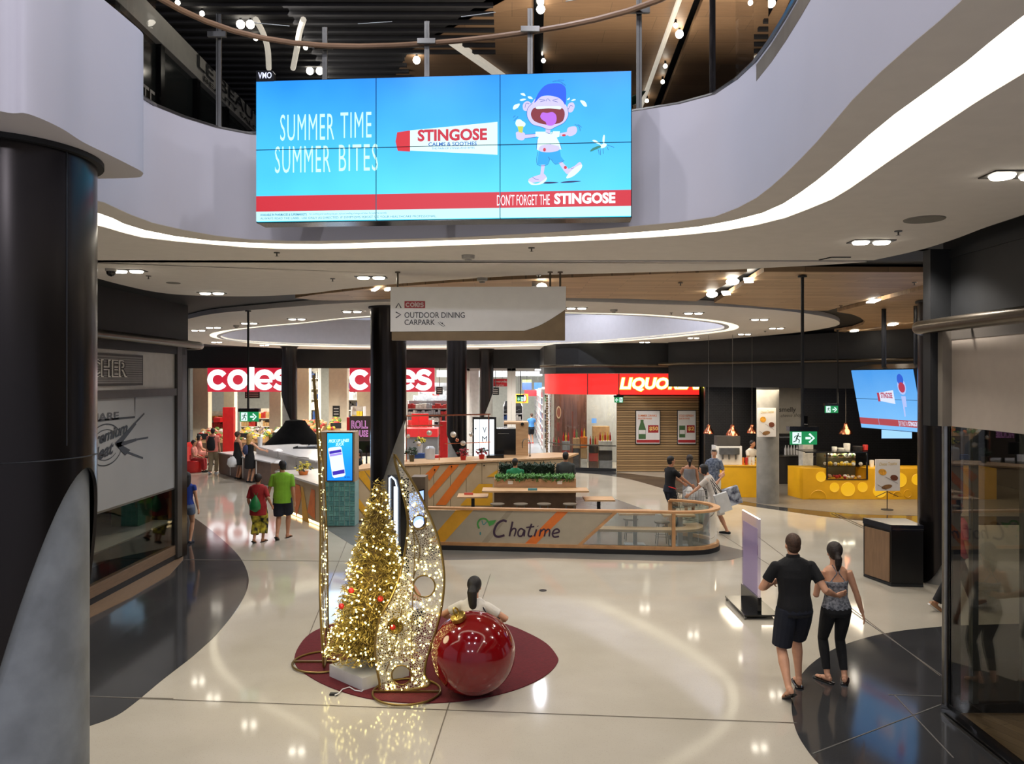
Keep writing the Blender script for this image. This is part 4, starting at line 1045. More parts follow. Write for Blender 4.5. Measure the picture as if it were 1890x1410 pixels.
MB().bar((4.8, 8.5, 1.6), (9.5, 8.5, 1.6), .012, 3.0).build('glass_panel', shopglass, rs)
MB().bbox(4.75, 8.46, 0, 9.6, 8.56, .1).build('base_rail', blackgloss, rs)
for x in (5.0, 5.55, 6.6, 7.7): MB().bbox(x - .03, 8.47, .1, x + .03, 8.55, 3.1).build('mullion', mat('grey_frame', (86, 88, 84), .4, metal=.5), rs)
MB().bbox(4.5, 8.45, 3.1, 9.6, 8.6, 5.0).build('far_bulkhead', black_m, rs)
MB().plate([(4.72, 8.46), (4.58, 1.8), (9.6, 1.8), (9.6, 8.46)], .002, .008).build('timber_floor', wood_planks('shop_floor_boards', (150, 124, 92), (128, 104, 76), pw=1.2, ph=.14, rot=1.2), rs)
MB().bbox(4.7, 1.2, 4.9, 9.6, 8.5, 4.98).build('shop_ceiling', black_m, rs)
MB().bbox(9.5, 1.2, 0, 9.6, 8.5, 4.9).build('back_wall', mat('shop_back', (44, 40, 38), .7), rs)
struct(MB().plate([(4.72, 8.60), (4.70, 1.0), (5.0, 1.0), (5.0, 8.60)], 4.2, 5.11).build('wall_right', black_m))
# inside: a dark table and a white tub chair
t = thing('shop_table', 'dark table with pale oak top seen through the right shop glass', 'table', (6.35, 6.6, 0))
MB().bbox(5.8, 6.2, .92, 7.8, 7.0, .97).build('tabletop', oak, t); MB().bbox(5.9, 6.3, .01, 7.7, 6.9, .92).build('cabinet_base', mat('dark_walnut', (58, 42, 34), .5, var=.15), t)
t = thing('tub_chair', 'pale rounded tub chair behind the right shop glass', 'chair', (5.95, 5.5, 0))
m = MB(); m.lathe((5.75, 5.55, 0), [(.12, .1), (.3, .16), (.34, .45), (.33, .74), (.28, .74), (.27, .45), (0, .42)], 24); m.build('shell', mat('pale_shell', (168, 176, 170), .4), t, smooth=True)
MB().cyl((5.75, 5.55, .009), (5.75, 5.55, .12), .1, seg=16).build('pedestal', steel, t)
light('AREA', (7.2, 5.0, 4.7), 16, (1, .88, .7), 2)
t = thing('bronze_rail', 'bronze tube rail above the grey panel of the right glazed shop', 'rail', (4.5, 8, 4.15))
MB().tube(crv([V((4.42, 1.5, 4.17)), V((4.47, 5, 4.17)), V((4.50, 8.3, 4.17)), V((4.56, 8.75, 4.17)), V((4.75, 8.92, 4.17)), V((5.2, 8.95, 4.17)), V((7, 8.95, 4.17))], 8), .075, 14).build('tube', bronze, t, smooth=True)
for y in (3, 5.5, 8.0): MB().bar((4.72, y, 4.17), (4.52, y, 4.17), .03, .03).build('bracket', bronze, t)

# ================================================================ FAR: SUPERMARKET
D_C = 37.0
struct(MB().bbox(-24, D_C, 4.12, 1.3, D_C + .3, 5.11).build('wall_far', black_m))
struct(MB().bbox(-24, D_C + .3, 4.6, 6, 62, 4.7).build('ceiling_supermarket', mat('bright_ceiling', (230, 232, 232), .7, emit=.0)))
struct(MB().bbox(-24, 56, 0, 6, 56.2, 4.6).build('wall_supermarket_back', mat('store_back', (206, 204, 192), .8, var=.05)))
struct(MB().bbox(5.6, 38, 0, 5.8, 56, 4.6).build('wall_supermarket_right', mat('store_side', (214, 220, 226), .8, var=.05)))
struct(MB().bbox(-24, 36.9, 0, -15.2, 37.1, 4.12).build('wall_far_left', black_m))
store_fl = MB().plate([(-24, D_C + .1), (6, D_C + .1), (6, 56), (-24, 56)], .002, .01).build('store_floor', mat('store_floor', (176, 178, 180), .2, var=.05), floor)
tube_e = emitc('tube_light', (250, 252, 255), 4.5)
pel = emitc('pelmet_glow', (250, 252, 255), 2.0)
for x0, x1, D, l in ((806, 826, 41.5, 'glowing white light box over the shelves left of the middle column'), (862, 888, 41.5, 'glowing white light box between the two middle columns'), (910, 940, 41.5, 'glowing white light box above the red overhead banner'), (950, 1001, 48, 'glowing white ceiling light at the end of the aisle')):
    a, b = at(x0, 700, D), at(x1, 700, D); t = thing('light_box', l, 'light fitting', ((a.x + b.x) / 2, D, 4.0))
    MB().bbox(a.x, D, 3.72 if D < 45 else 3.8, b.x, D + .3, 4.08).build('light_panel', pel, t)
    for x in (a.x + .05, b.x - .05): MB().bbox(x - .02, D + .1, 4.08, x + .02, D + .14, 4.6).build('hanger', steel, t)
for x, y, e, c in [(-11, 41, 420, (1, .88, .7)), (-7, 43, 360, (1, .9, .74)), (-4, 42, 300, (1, .97, .92)), (0.5, 42, 420, (.95, .98, 1)), (2.5, 47, 420, (.95, .98, 1)), (-6, 50, 420, (1, .95, .88)), (-13, 49, 300, (1, .88, .7))]:
    light('AREA', (x, y, 4.4), e, c, 3)
# shop-front signs
sgr = emitc('sign_red_lit', (188, 22, 48), .95); sgw = emitc('sign_white_lit', (255, 250, 252), 1.6)
for x0, l in ((383, 'left lit red supermarket sign with rounded white letters'), (645, 'right lit red supermarket sign, partly hidden by the black column')):
    p = fpan(x0, 679, x0 + 157, 723, D_C - .3)
    t = thing('supermarket_sign', l, 'sign', tuple(at(x0 + 78, 723, D_C - .3)))
    m = MB(); p.slab(m, [(x0, 679), (x0 + 157, 679), (x0 + 157, 723), (x0, 723)], -.12, 0); m.build('board', sgr, t)
    m = MB(); coles(p, m, x0 + .5, 679.5, x0 + 156, 722, .03); m.build('lettering', sgw, t)
    for u in (20, 137):
        q = at(x0 + u, 679, D_C - .2); MB().bar(q, (q.x, q.y + .25, q.z), .06, .06).build('bracket', black_m, t)
# beige pillars and partitions of the shop front
beige = mat('beige_pillar', (226, 216, 192), .7, var=.04)
for i, (x0, x1, D, l) in enumerate([(356, 384, 39, 'beige pillar at the far left of the supermarket front'), (413, 432, 41, 'narrow beige pillar behind the left supermarket sign'), (497, 518, 39.5, 'beige pillar just left of the far dark column'), (548, 570, 39.5, 'beige pillar right of the far dark column'), (607, 640, 38.5, 'widest beige pillar with a small black notice'), (659, 684, 39.5, 'pale pillar beside the black column, right supermarket sign above')]):
    a, b = at(x0, 700, D), at(x1, 700, D)
    t = thing('pillar', l, 'pillar', ((a.x + b.x) / 2, D, 0)); MB().bbox(a.x, D, .01, b.x, D + .5, 4.6).build('shaft', beige, t)
for x0, x1, y0, y1, D, nm in [(452, 479, 722, 735, 37.6, 'black notice board under the left supermarket sign'), (614, 627, 749, 769, 38.47, 'black notice on the widest beige pillar'), (805, 817, 714, 728, 37.8, 'black menu board right of the second supermarket sign'), (908, 921, 715, 729, 37.9, 'black board on the store glass right of the rear column')]:
    p = fpan(x0, y0, x1, y1, D); t = thing('notice_board', nm, 'notice', tuple(at((x0 + x1) / 2, y1, D)))
    m = MB(); p.slab(m, [(x0, y0), (x1, y0), (x1, y1), (x0, y1)], -.04, 0); m.build('board', black_m, t)
    m = MB(); 
    for k in range(3): p.rect(m, x0 + 2, y0 + (y1 - y0) * (.22 + .25 * k), x1 - 2, y0 + (y1 - y0) * (.30 + .25 * k), .006)
    stuff(m.build('small_print', mat('notice_print', (190, 186, 180), .6), t))
    if D < 38.4:
        q = at((x0 + x1) / 2, y0, D + .02); MB().bar(q, (q.x, q.y, 4.13 if D < 37.7 else 4.6), .03, .03, up=(0, 1, 0)).build('hanger', steel, t)
goods = [mat('goods_' + n, c, .5, var=.15) for n, c in (('red', (176, 44, 40)), ('white', (220, 218, 210)), ('blue', (40, 72, 130)), ('green', (98, 128, 60)), ('yellow', (218, 180, 40)), ('orange', (216, 120, 46)), ('black', (34, 32, 34)), ('tan', (186, 150, 104)), ('silver', (150, 154, 160)))]
gi = dict(red=0, white=1, blue=2, green=3, yellow=4, orange=5, black=6, tan=7, silver=8)
def pile(name, parent, x0, y0, x1, y1, z, n, sz, cols, roundish=False, zj=.0):
    """loose goods lying on a surface, one joined part per colour"""
    for c in cols:
        m = MB()
        for i in range(max(1, n // len(cols))):
            x, y = random.uniform(x0, x1), random.uniform(y0, y1); s_ = sz * random.uniform(.7, 1.3); zz = z + random.uniform(0, zj)
            if roundish: m.ell((x, y, zz + s_ * .45), (s_ * .5, s_ * .5, s_ * .45), 7, 5)
            else: m.box((x, y, zz + s_ * .5), (s_ * .8, s_ * .5, s_), random.uniform(-.3, .3))
        stuff(m.build(name, goods[gi[c]], parent))
def shelving(x0, x1, y, h, rows, label, cols, back='white', wd=.5, fill=.95, rz=0.0, gap=None):
    t = thing('shelving_unit', label, 'shelving', ((x0 + x1) / 2, y, 0), rz)
    w = x1 - x0
    m = MB(); m.bbox(-w / 2, wd - .04, .01, w / 2, wd, h); m.build('back_panel', goods[gi[back]], t, local=True)
    for s in (-1, 1): MB().bbox(s * w / 2 - .02, 0, .01, s * w / 2 + .02, wd, h).build('side_panel', whiteg, t, local=True)
    for k in range(rows):
        z = .15 + (h - .25) * k / rows
        MB().bbox(-w / 2, 0, z, w / 2, wd, z + .03).build('shelf', whiteg, t, local=True)
        m = {c: MB() for c in cols}
        x = -w / 2 + .03; hh = (h - .25) / rows
        c = random.choice(cols); left = random.randint(2, 5)
        while x < w / 2 - .12:
            bw = random.uniform(.07, .16)
            if random.random() < fill: m[c].bbox(x, .05, z + .03, x + bw - .012, .35, z + .03 + hh * random.uniform(.45, .8))
            x += bw; left -= 1
            if left <= 0: c = random.choice(cols); left = random.randint(2, 6)
        for c_, mm in m.items():
            if mm.v: stuff(mm.build('goods', goods[gi[c_]], t, local=True))
    return t
# left part: fresh produce
shelving(at(372, 700, 41).x, at(412, 700, 41).x, 41.5, 1.9, 4, 'lit wall case of packaged goods at the far left of the supermarket', ['red', 'tan', 'orange', 'white'])
shelving(at(438, 700, 42).x, at(498, 700, 42).x, 42.5, 2.0, 4, 'lit wall case under the left supermarket sign', ['white', 'yellow', 'tan', 'red'])
shelving(at(570, 700, 44).x, at(588, 700, 44).x, 44, 4.3, 7, 'tall stocked wall shelves in the gap right of the far column', ['silver', 'blue', 'black', 'white'])
shelving(at(641, 700, 43).x, at(662, 700, 43).x, 43, 4.3, 7, 'tall stocked wall shelves left of the second red supermarket sign', ['silver', 'blue', 'black', 'white'])
def produce(px0, px1, D, label, cols, z=.95, dep=1.2, n=90):
    a, b = at(px0, 700, D), at(px1, 700, D)
    t = thing('produce_table', label, 'display table', ((a.x + b.x) / 2, D, 0))
    MB().bbox(a.x, D, .05, b.x, D + dep, z - .25).build('table_base', mat('produce_wood', (92, 74, 56), .6, var=.15), t)
    m = MB(); m.add([(a.x, D, z - .25), (b.x, D, z - .25), (b.x, D + dep, z - .25), (a.x, D + dep, z - .25), (a.x, D, z - .1), (b.x, D, z - .1), (b.x, D + dep, z + .3), (a.x, D + dep, z + .3)], [(3, 2, 1, 0), (4, 5, 6, 7), (0, 1, 5, 4), (1, 2, 6, 5), (2, 3, 7, 6), (3, 0, 4, 7)])
    m.build('sloping_tray', oak, t)
    for c in cols:
        m = MB()
        for i in range(n // len(cols)):
            u, v = random.random(), random.random(); s_ = random.uniform(.06, .14)
            m.ell((a.x + (b.x - a.x) * u, D + dep * v, z - .1 + .4 * v + s_ * .3), (s_, s_, s_ * .8), 6, 4)
        stuff(m.build('produce', goods[gi[c]], t))
    MB().bbox(a.x + .1, D - .02, z - .08, a.x + .6, D, z + .18).build('price_card', black_m, t)
produce(360, 412, 35.8, 'produce table of greens and tomatoes at the far left', ['green', 'red', 'tan', 'white'])
produce(436, 488, 36.0, 'produce table behind the nearest exit sign pole', ['green', 'yellow', 'white', 'tan'])
produce(499, 520, 36.6, 'produce table left of the far dark column', ['green', 'tan', 'white'])
produce(548, 592, 36.0, 'stepped produce stand right of the far dark column', ['orange', 'red', 'green', 'tan'], z=1.3)
produce(606, 618, 36.4, 'narrow produce stand behind the thin gold sculpture', ['green', 'yellow', 'red'], z=1.4)
t = thing('promo_stand', 'tall bright red promotion panel beside the produce tables', 'display stand', (at(420, 700, 35).x, 35, 0))
m = MB(); a, b = at(411, 700, 35), at(431, 700, 35); m.bbox(a.x, 35, .01, b.x, 35.25, 2.35); m.build('panel', redm, t); MB().bbox(a.x - .3, 34.7, 1.7, a.x, 35.2, 1.9).build('tray', redm, t)
for i, (x0, x1, l) in enumerate([(640, 652, 'red post cabinet left of the sushi sign'), ]):
    a, b = at(x0, 700, 33), at(x1, 700, 33); t = thing('promo_stand', l, 'display stand', ((a.x + b.x) / 2, 33, 0)); MB().cyl(((a.x + b.x) / 2, 33, .01), ((a.x + b.x) / 2, 33, 2.0), .14, seg=18).build('drum', redm, t)
shelving(at(645, 700, 37).x, at(668, 700, 37).x, 37.4, 2.3, 3, 'small stand of yellow bags under the second red sign', ['yellow', 'yellow', 'orange'])
# middle part: aisles
for k in range(5):
    shelving(at(752, 700, 40).x, at(830, 700, 40).x, 40 + k * 2.4, 2.5 + k * .22, 7, f'long supermarket shelf row seen between the columns, {ORD[k]} from the front', ['silver', 'white', 'silver', 'red', 'white'], back='silver')
shelving(at(752, 700, 36.5).x, at(800, 700, 36.5).x, 36.2, 1.7, 3, 'red checkout divider stand below the right supermarket sign', ['red', 'red'], back='red')
t = thing('checkout_counter', 'long bright red checkout counter behind the tea bar', 'counter', (at(780, 700, 33.5).x, 33.5, 0))
a, b = at(749, 700, 33.5), at(808, 700, 33.5); MB().bbox(a.x, 33.5, .01, b.x, 34.3, 1.15).build('counter_body', mat('checkout_grey', (110, 110, 112), .5), t)
MB().bbox(a.x, 33.4, 1.15, b.x, 34.4, 1.5).build('counter_top', mat('bright_red', (216, 40, 44), .5), t)
MB().bbox(a.x, 35.4, 1.5, b.x - .6, 35.5, 2.05).build('screen_panel', redm, t)
# store window mullions, posters, glass right part
t = thing('supermarket_glazing', 'white-framed glass front of the supermarket entrance right of the columns', 'glazing', (0, 37.4, 0))
for x in (863, 940, 948): 
    a = at(x, 700, 37.5); MB().bbox(a.x - .1, 37.4, .01, a.x + .1, 37.6, 4.12).build('frame_post', whiteg, t)
a, b = at(862, 700, 37.5), at(1003, 700, 37.5); MB().bbox(a.x, 37.4, 4.0, b.x, 37.6, 4.12).build('head_rail', whiteg, t)
m = MB(); m.bbox(a.x, 37.48, .05, at(945, 700, 37.5).x, 37.49, 4.0); m.build('glass_panel', clear, t)
MB().bbox(at(863, 700, 38.6).x, 38.6, .01, at(884, 700, 38.6).x, 38.65, 4.6).build('white_partition', mat('store_white', (224, 224, 222), .6), t)
def poster(x0, y0, x1, y1, D, label, col, fn=None, frame=None, cat='poster', name='poster', glow=False, thick=.03):
    p = fpan(x0, y0, x1, y1, D); t = thing(name, label, cat, tuple(at((x0 + x1) / 2, y1, D)))
    m = MB(); p.slab(m, [(x0, y0), (x1, y0), (x1, y1), (x0, y1)], -thick, 0); m.build('backing', frame or col, t)
    fx = (x1 - x0) * .03 if frame else 0
    if frame:
        m = MB(); p.rect(m, x0 + fx, y0 + fx, x1 - fx, y1 - fx, .003); m.build('print_area', col, t)
    if fn: fn(p, t)
    if name in ('aisle_sign', 'price_banner') or 'overhead' in label:
        q = at((x0 + x1) / 2, y0, D + .01); MB().bar(q, (q.x, q.y, 4.6), .02, .02, up=(0, 1, 0)).build('hanger', steel, t)
    return p, t
brt_red = mat('poster_red', (214, 44, 52), .5, emit=0); pwhite = mat('poster_white', (226, 220, 214), .6, var=.02)
def rp(p, t):
    m = MB(); p.text(m, 'everyday', 913, 702, 938, 707, .006, bold=.01); p.text(m, 'low prices', 915, 709, 930, 713, .006, bold=.01); m.build('lettering', pwhite, t)
poster(910, 699, 944, 713, 38.0, 'red overhead banner inside the supermarket entrance', brt_red, rp)
poster(964, 706, 981, 719, 44, 'left blue aisle sign inside the supermarket entrance', mat('poster_blue', (60, 84, 170), .5), name='aisle_sign', cat='sign')
poster(986, 706, 1000, 718, 46, 'right blue aisle sign inside the supermarket entrance', mat('poster_blue2', (72, 130, 206), .5), name='aisle_sign', cat='sign')
poster(964, 701, 981, 706, 44, 'green strip sign over the left blue aisle sign', mat('poster_lime', (176, 196, 90), .5), name='aisle_sign', cat='sign')
poster(968, 720, 992, 731, 48, 'small red promotional banner over the aisle', brt_red, name='aisle_sign', cat='sign')
def tgt(p, t):
    for cx in (944, 967):
        m = MB(); p.ell(m, cx, 735, 5.2, 7.5, .006); m.build('red_disc', brt_red, t)
        m = MB(); p.ell(m, cx, 735, 3.9, 6, .009); m.build('white_disc', pwhite, t)
poster(938, 727, 975, 744, 42, 'yellow hanging price banner with red circles', mat('poster_yellow', (236, 190, 60), .5), tgt, name='price_banner', cat='banner')
for k in range(4):
    shelving(-.45, .55, 41 + k * 3, 2.2, 6, f'busy aisle shelf left of the shopper in blue, {ORD[k]} from the front', ['black', 'blue', 'white', 'black', 'red'], back='black')
for k in range(6):
    yy = 39.5 + k * 2.3; xx = 1.55 * yy / 37 + .15
    t = shelving(-1.1, 1.1, yy, 3.1, 8, f'crowded aisle shelf along the right side of the entrance aisle, {ORD[k]} from the front', ['red', 'silver', 'white', 'red', 'blue'], rz=-PI / 2)
    t.location = (1.5, yy, 0)
# bronze strip and black over the bottle shop
struct(MB().plate([(1.3, 37.0), (1.35, 33.2), (1.75, 31.5), (2.6, 30.75), (4.0, 30.45), (7.6, 30.3), (7.6, 37), (1.5, 37.3)], 3.84, 5.11).build('wall_bottle_shop', black_m, smooth=False))

# ================================================================ BOTTLE SHOP
ls = thing('bottle_shop_front', 'curved bottle shop front with lit red fascia, glass and slatted timber wall', 'shop front', (4, 31, 0))
lc = crv([V((1.40, 33.6, 0)), V((1.55, 32.4, 0)), V((1.95, 31.5, 0)), V((2.7, 30.95, 0)), V((4.05, 30.6, 0)), V((5.6, 30.5, 0)), V((7.25, 30.45, 0))], 6)
lcp = [(p.x, p.y) for p in lc]
redlit = emitc('fascia_red_lit', (236, 40, 36), .95)
MB().wall(lcp, 3.0, 3.82, .1).build('lit_fascia', redlit, ls, smooth=True)
for x in (1085, 1142):
    a = at(x, 700, 30.6); MB().bbox(a.x - .012, a.y - .06 + (.2 if x < 1100 else 0), 3.0, a.x + .012, a.y + .1, 3.82).build('fascia_seam', black_m, ls)
pl = fpan(1142, 690, 1292, 728, 30.35)
m = MB(); pl.text(m, 'LIQUORLAND', 1143, 696, 1330, 723, .02, bold=.07, shear=.18); 
m.build('lettering', emitc('liquor_yellow', (255, 236, 60), 1.5), ls)
m = MB(); pl.text(m, 'LIQUORLAND', 1144, 697, 1329, 722, .03, bold=.035, shear=.18); m.build('lettering_face', emitc('liquor_white', (255, 252, 214), 1.6), ls)
MB().wall([p for p in lcp if p[0] <= 4.06], .12, 3.0, .02).build('glass_panel', glassmat('bottle_glass', (245, 245, 242), amount=.04, tint=.96, ior=1.05), ls, smooth=True)
MB().wall([p for p in lcp if p[0] <= 4.06], 0, .12, .06).build('base_rail', black_m, ls)
MB().wall([p for p in lcp if p[0] <= 4.06], .98, 1.03, .05).build('mid_rail', steel, ls)
# slatted timber wall: every batten its own part
slm = [mat('slat_oak_a', (166, 134, 92), .55, var=.1, stretch=(.6, 4, 4)), mat('slat_oak_b', (146, 116, 78), .55, var=.1, stretch=(.6, 4, 4))]
MB().bbox(4.08, 30.62, 0, 7.25, 30.7, 3.0).build('slat_backing', mat('slat_back', (60, 46, 32), .7), ls)
b0 = None
for k in range(31):
    z = .06 + k * .095
    if b0 is None or k == 1:
        o = MB().box((0, 0, 0), (3.17, .05, .078)).build('batten', slm[k % 2], ls, local=True); 
        if k == 0: b0 = o
        else: b1 = o
    else:
        o = (b0 if k % 2 == 0 else b1).copy(); COL.objects.link(o)
    o.location = (5.665 - 4, 30.59 - 31 + (.012 if k % 3 == 0 else 0), z)
MB().bbox(7.25, 30.4, 0, 7.32, 31.4, 3.82).build('end_trim', blackgloss, ls)
# brick pier left
bp = mat('brick_tan', (120, 96, 66), .8, var=.1)
for k in range(28):
    if k == 0: q0 = MB().box((0, 0, 0), (.2, .3, .085)).build('brick', bp, ls, local=True); o = q0
    else: o = q0.copy(); COL.objects.link(o)
    o.location = (1.52 - 4 + (.01 if k % 2 else 0), 33.0 - 31, .06 + k * .105)
rustic = mat('rustic_boards', (96, 66, 56), .7, var=.3, scale=2, stretch=(5, 5, .5))
struct(MB().bbox(1.7, 34.2, 0, 7.2, 34.4, 4.0).build('wall_bottle_back', mat('bottle_back', (180, 182, 178), .7, var=.05)))
MB().bbox(1.75, 32.6, .01, 3.1, 32.75, 3.0).build('rustic_panel', rustic, ls)
m = MB(); pz = fpan(1026, 747, 1036, 775, 32.5); pz.ell(m, 1031, 761, 4.5, 11.5, .01); m.build('oval_plaque', mat('plaque', (206, 190, 160), .6), ls)
m = MB(); pz.ell(m, 1031, 761, 3.2, 9, .014); m.build('plaque_inner', mat('plaque_in', (140, 80, 60), .6), ls)
light('AREA', (4.6, 32.5, 3.7), 170, (1, .97, .9), 2)
light('AREA', (2.7, 32.0, 3.6), 45, (1, .8, .6), 1)
p, t = poster(1056, 727, 1070, 745, 33.2, 'yellow two-dollar price ticket inside the bottle shop', mat('ticket_yellow', (240, 206, 80), .5), name='price_ticket', cat='ticket')
m = MB(); p.ell(m, 1063, 736, 6, 8, .006); m.build('white_disc', pwhite, t); m = MB(); p.text(m, '2', 1061, 731, 1066, 741, .01, bold=.04); m.build('number', black_m, t)
# bottles / goods on stacked displays in the window
bx_cols = ['tan', 'red', 'black', 'white', 'yellow', 'orange', 'green']
for k, (px0, px1, D, z) in enumerate([(1020, 1034, 32.0, .9), (1038, 1052, 31.7, 1.1), (1058, 1070, 31.4, 1.25), (1072, 1084, 31.3, 1.3), (1088, 1104, 31.2, 1.0), (1106, 1130, 31.2, 1.15)]):
    a, b = at(px0, 700, D), at(px1, 700, D)
    t = thing('bottle_display', f'stack of boxed bottles in the bottle shop window, {ORD[k]} from the left', 'display', ((a.x + b.x) / 2, D, 0))
    for r in range(3):
        MB().bbox(a.x, D, .01 + z * r / 3, b.x, D + .35, z * (r + 1) / 3 - .01).build('carton', [goods[7], MATS['goods_orange'], goods[6], goods[1], rustic, goods[8]][(k + r * 2) % 6] if r != 1 else [goods[7], goods[0], goods[6]][k % 3], t)
    m1, m2 = MB(), MB()
    for i in range(int((b.x - a.x) / .1)):
        x = a.x + .05 + i * .1
        (m1 if i % 2 else m2).lathe((x, D + .12, z), [(.035, 0), (.035, .2), (.012, .27), (.012, .34), (0, .34)], 8)
    if m1.v: stuff(m1.build('bottles', goods[gi['yellow']] if k % 2 else goods[gi['green']], t))
    if m2.v: stuff(m2.build('bottles', redm, t))
t = thing('register_screen', 'small lit blue register screen deep inside the bottle shop', 'screen', tuple(at(1096, 780, 33)))
p = fpan(1092, 772, 1101, 781, 33); m = MB(); p.slab(m, [(1092, 772), (1101, 772), (1101, 781), (1092, 781)], -.03, 0); m.build('display', E('bluescr', (120, 180, 250), 1), t); MB().bbox(4.0 - .6, 33, 0.01, 4.1, 33.4, 1.62).build('counter', goods[7], t)
# two bottle posters on the slatted wall
def bottle_ad(price, can):
    def f(p, t):
        w = p.a1 - p.a0; X = lambda u: p.a0 + w * u; h = p.b1 - p.b0; Y = lambda v: p.b0 + h * v
        m = MB(); p.text(m, 'SUMMER DRINKS' if not can else 'COLD REFRESH', X(.1), Y(.13), X(.85), Y(.19), .006, bold=.02); p.text(m, 'SELECTED RANGE', X(.1), Y(.22), X(.65), Y(.27), .006, bold=.02); m.build('headline', orange, t)
        m = MB(); p.rect(m, X(.04), Y(.87), X(.96), Y(.95), .006); p.rect(m, X(.5), Y(.44), X(.92), Y(.66), .006); m.build('red_band', mat('ad_dullred', (168, 40, 44), .5), t)
        m = MB(); p.text(m, price, X(.55), Y(.48), X(.9), Y(.61), .009, bold=.03); m.build('price', mat('ad_gold', (240, 200, 110), .5), t)
        m = MB()
        if can: p.rect(m, X(.1), Y(.45), X(.42), Y(.8), .007)
        else: p.poly(m, [(X(.12), Y(.84)), (X(.12), Y(.55)), (X(.2), Y(.35)), (X(.2), Y(.28)), (X(.32), Y(.28)), (X(.32), Y(.35)), (X(.41), Y(.55)), (X(.41), Y(.84))], .007)
        m.build('bottle_print', mat('ad_green', (70, 104, 60), .5), t)
        m = MB(); p.rect(m, X(.13), Y(.58), X(.40), Y(.7), .009); m.build('label_print', pwhite, t)
    return f
poster(1173, 757, 1219, 820, 30.5, 'framed drinks poster with a green bottle and price fifty, on the slatted wall', pwhite, bottle_ad('$50', False), frame=black_m)
poster(1250, 757, 1285, 820, 30.5, 'framed drinks poster with a green can, at the end of the slatted wall', pwhite, bottle_ad('$2', True), frame=black_m)
t = thing('bronze_rail', 'long bronze tube rail over the red bottle shop fascia', 'rail', (4, 30.2, 4.1))
MB().tube(crv([V((1.15, 31.6, 4.12)), V((1.7, 30.8, 4.12)), V((2.7, 30.35, 4.12)), V((4.2, 30.15, 4.12)), V((6.1, 30.05, 4.12))], 6), .05, 10).build('tube', bronze, t, smooth=True)
for x in (2.4, 4, 5.6): MB().bar((x, 30.2, 4.12), (x, 30.6, 4.12), .03, .03).build('bracket', bronze, t)
t = thing('batten_light', 'short white light under the bulkhead at the supermarket entrance corner', 'light fitting', tuple(at(1000, 682, 36)))
a = at(1000, 682, 36); MB().bbox(a.x - .3, 36, a.z - .04, a.x + .2, 36.6, a.z + .02).build('tube', tube_e, t)

# ================================================================ FOOD COURT (right)
Q1, Q2 = V((5.95, 29.9, 0)), V((12.6, 19.6, 0))
struct(MB().wall([xy(Q1), xy(Q1.lerp(Q2, .5)), xy(Q2)], 3.32, 5.02, .25).build('wall_food_court', black_m))
t = thing('bronze_rail', 'straight bronze tube rail along the black food court bulkhead', 'rail', (8, 26, 4.2))
n_ = (Q2 - Q1).normalized(); off = V((n_.y, -n_.x, 0)) * .16
MB().tube([Q1 + off + V((-.2, .2, 4.18)), Q1.lerp(Q2, .5) + off + V((0, 0, 4.16)), Q2 + off + V((0, 0, 4.14))], .05, 10).build('tube', bronze, t, smooth=True)
for f_ in (.1, .35, .6, .85):
    q = Q1.lerp(Q2, f_) + V((0, 0, 4.165)); MB().bar(q + off * .2, q + off, .03, .03).build('bracket', bronze, t)
bb = bpy.data.materials.new('black_brick'); bb.use_nodes = True
def _bb():
    nt = bb.node_tree; N = nt.nodes; L = nt.links; b = N['Principled BSDF']
    tc = N.new('ShaderNodeTexCoord'); mp = N.new('ShaderNodeMapping'); mp.inputs['Rotation'].default_value = (PI / 2, 0, 0); L.new(tc.outputs['Object'], mp.inputs[0])
    br = N.new('ShaderNodeTexBrick'); br.inputs['Scale'].default_value = 4; br.inputs['Color1'].default_value = lin((26, 26, 27)); br.inputs['Color2'].default_value = lin((34, 34, 35)); br.inputs['Mortar'].default_value = lin((60, 60, 60)); br.inputs['Mortar Size'].default_value = .012
    L.new(mp.outputs[0], br.inputs[0]); L.new(br.outputs[0], b.inputs['Base Color']); b.inputs['Roughness'].default_value = .35
_bb()
struct(MB().bbox(6.98, 28.4, 0, 20, 28.6, 5).build('wall_black_brick', bb))
struct(MB().bbox(7.33, 30.5, 0, 9.5, 30.6, 5).build('wall_black_return', black_m))
struct(MB().bbox(16.5, 18, 0, 16.7, 28.6, 5).build('wall_food_side', black_m))
struct(MB().plate([(7.3, 30.2), (6.4, 29.3), (12.8, 19.5), (16.6, 19.5), (16.6, 28.6), (7.3, 28.7)], 3.6, 3.7).build('ceiling_food', black_m))
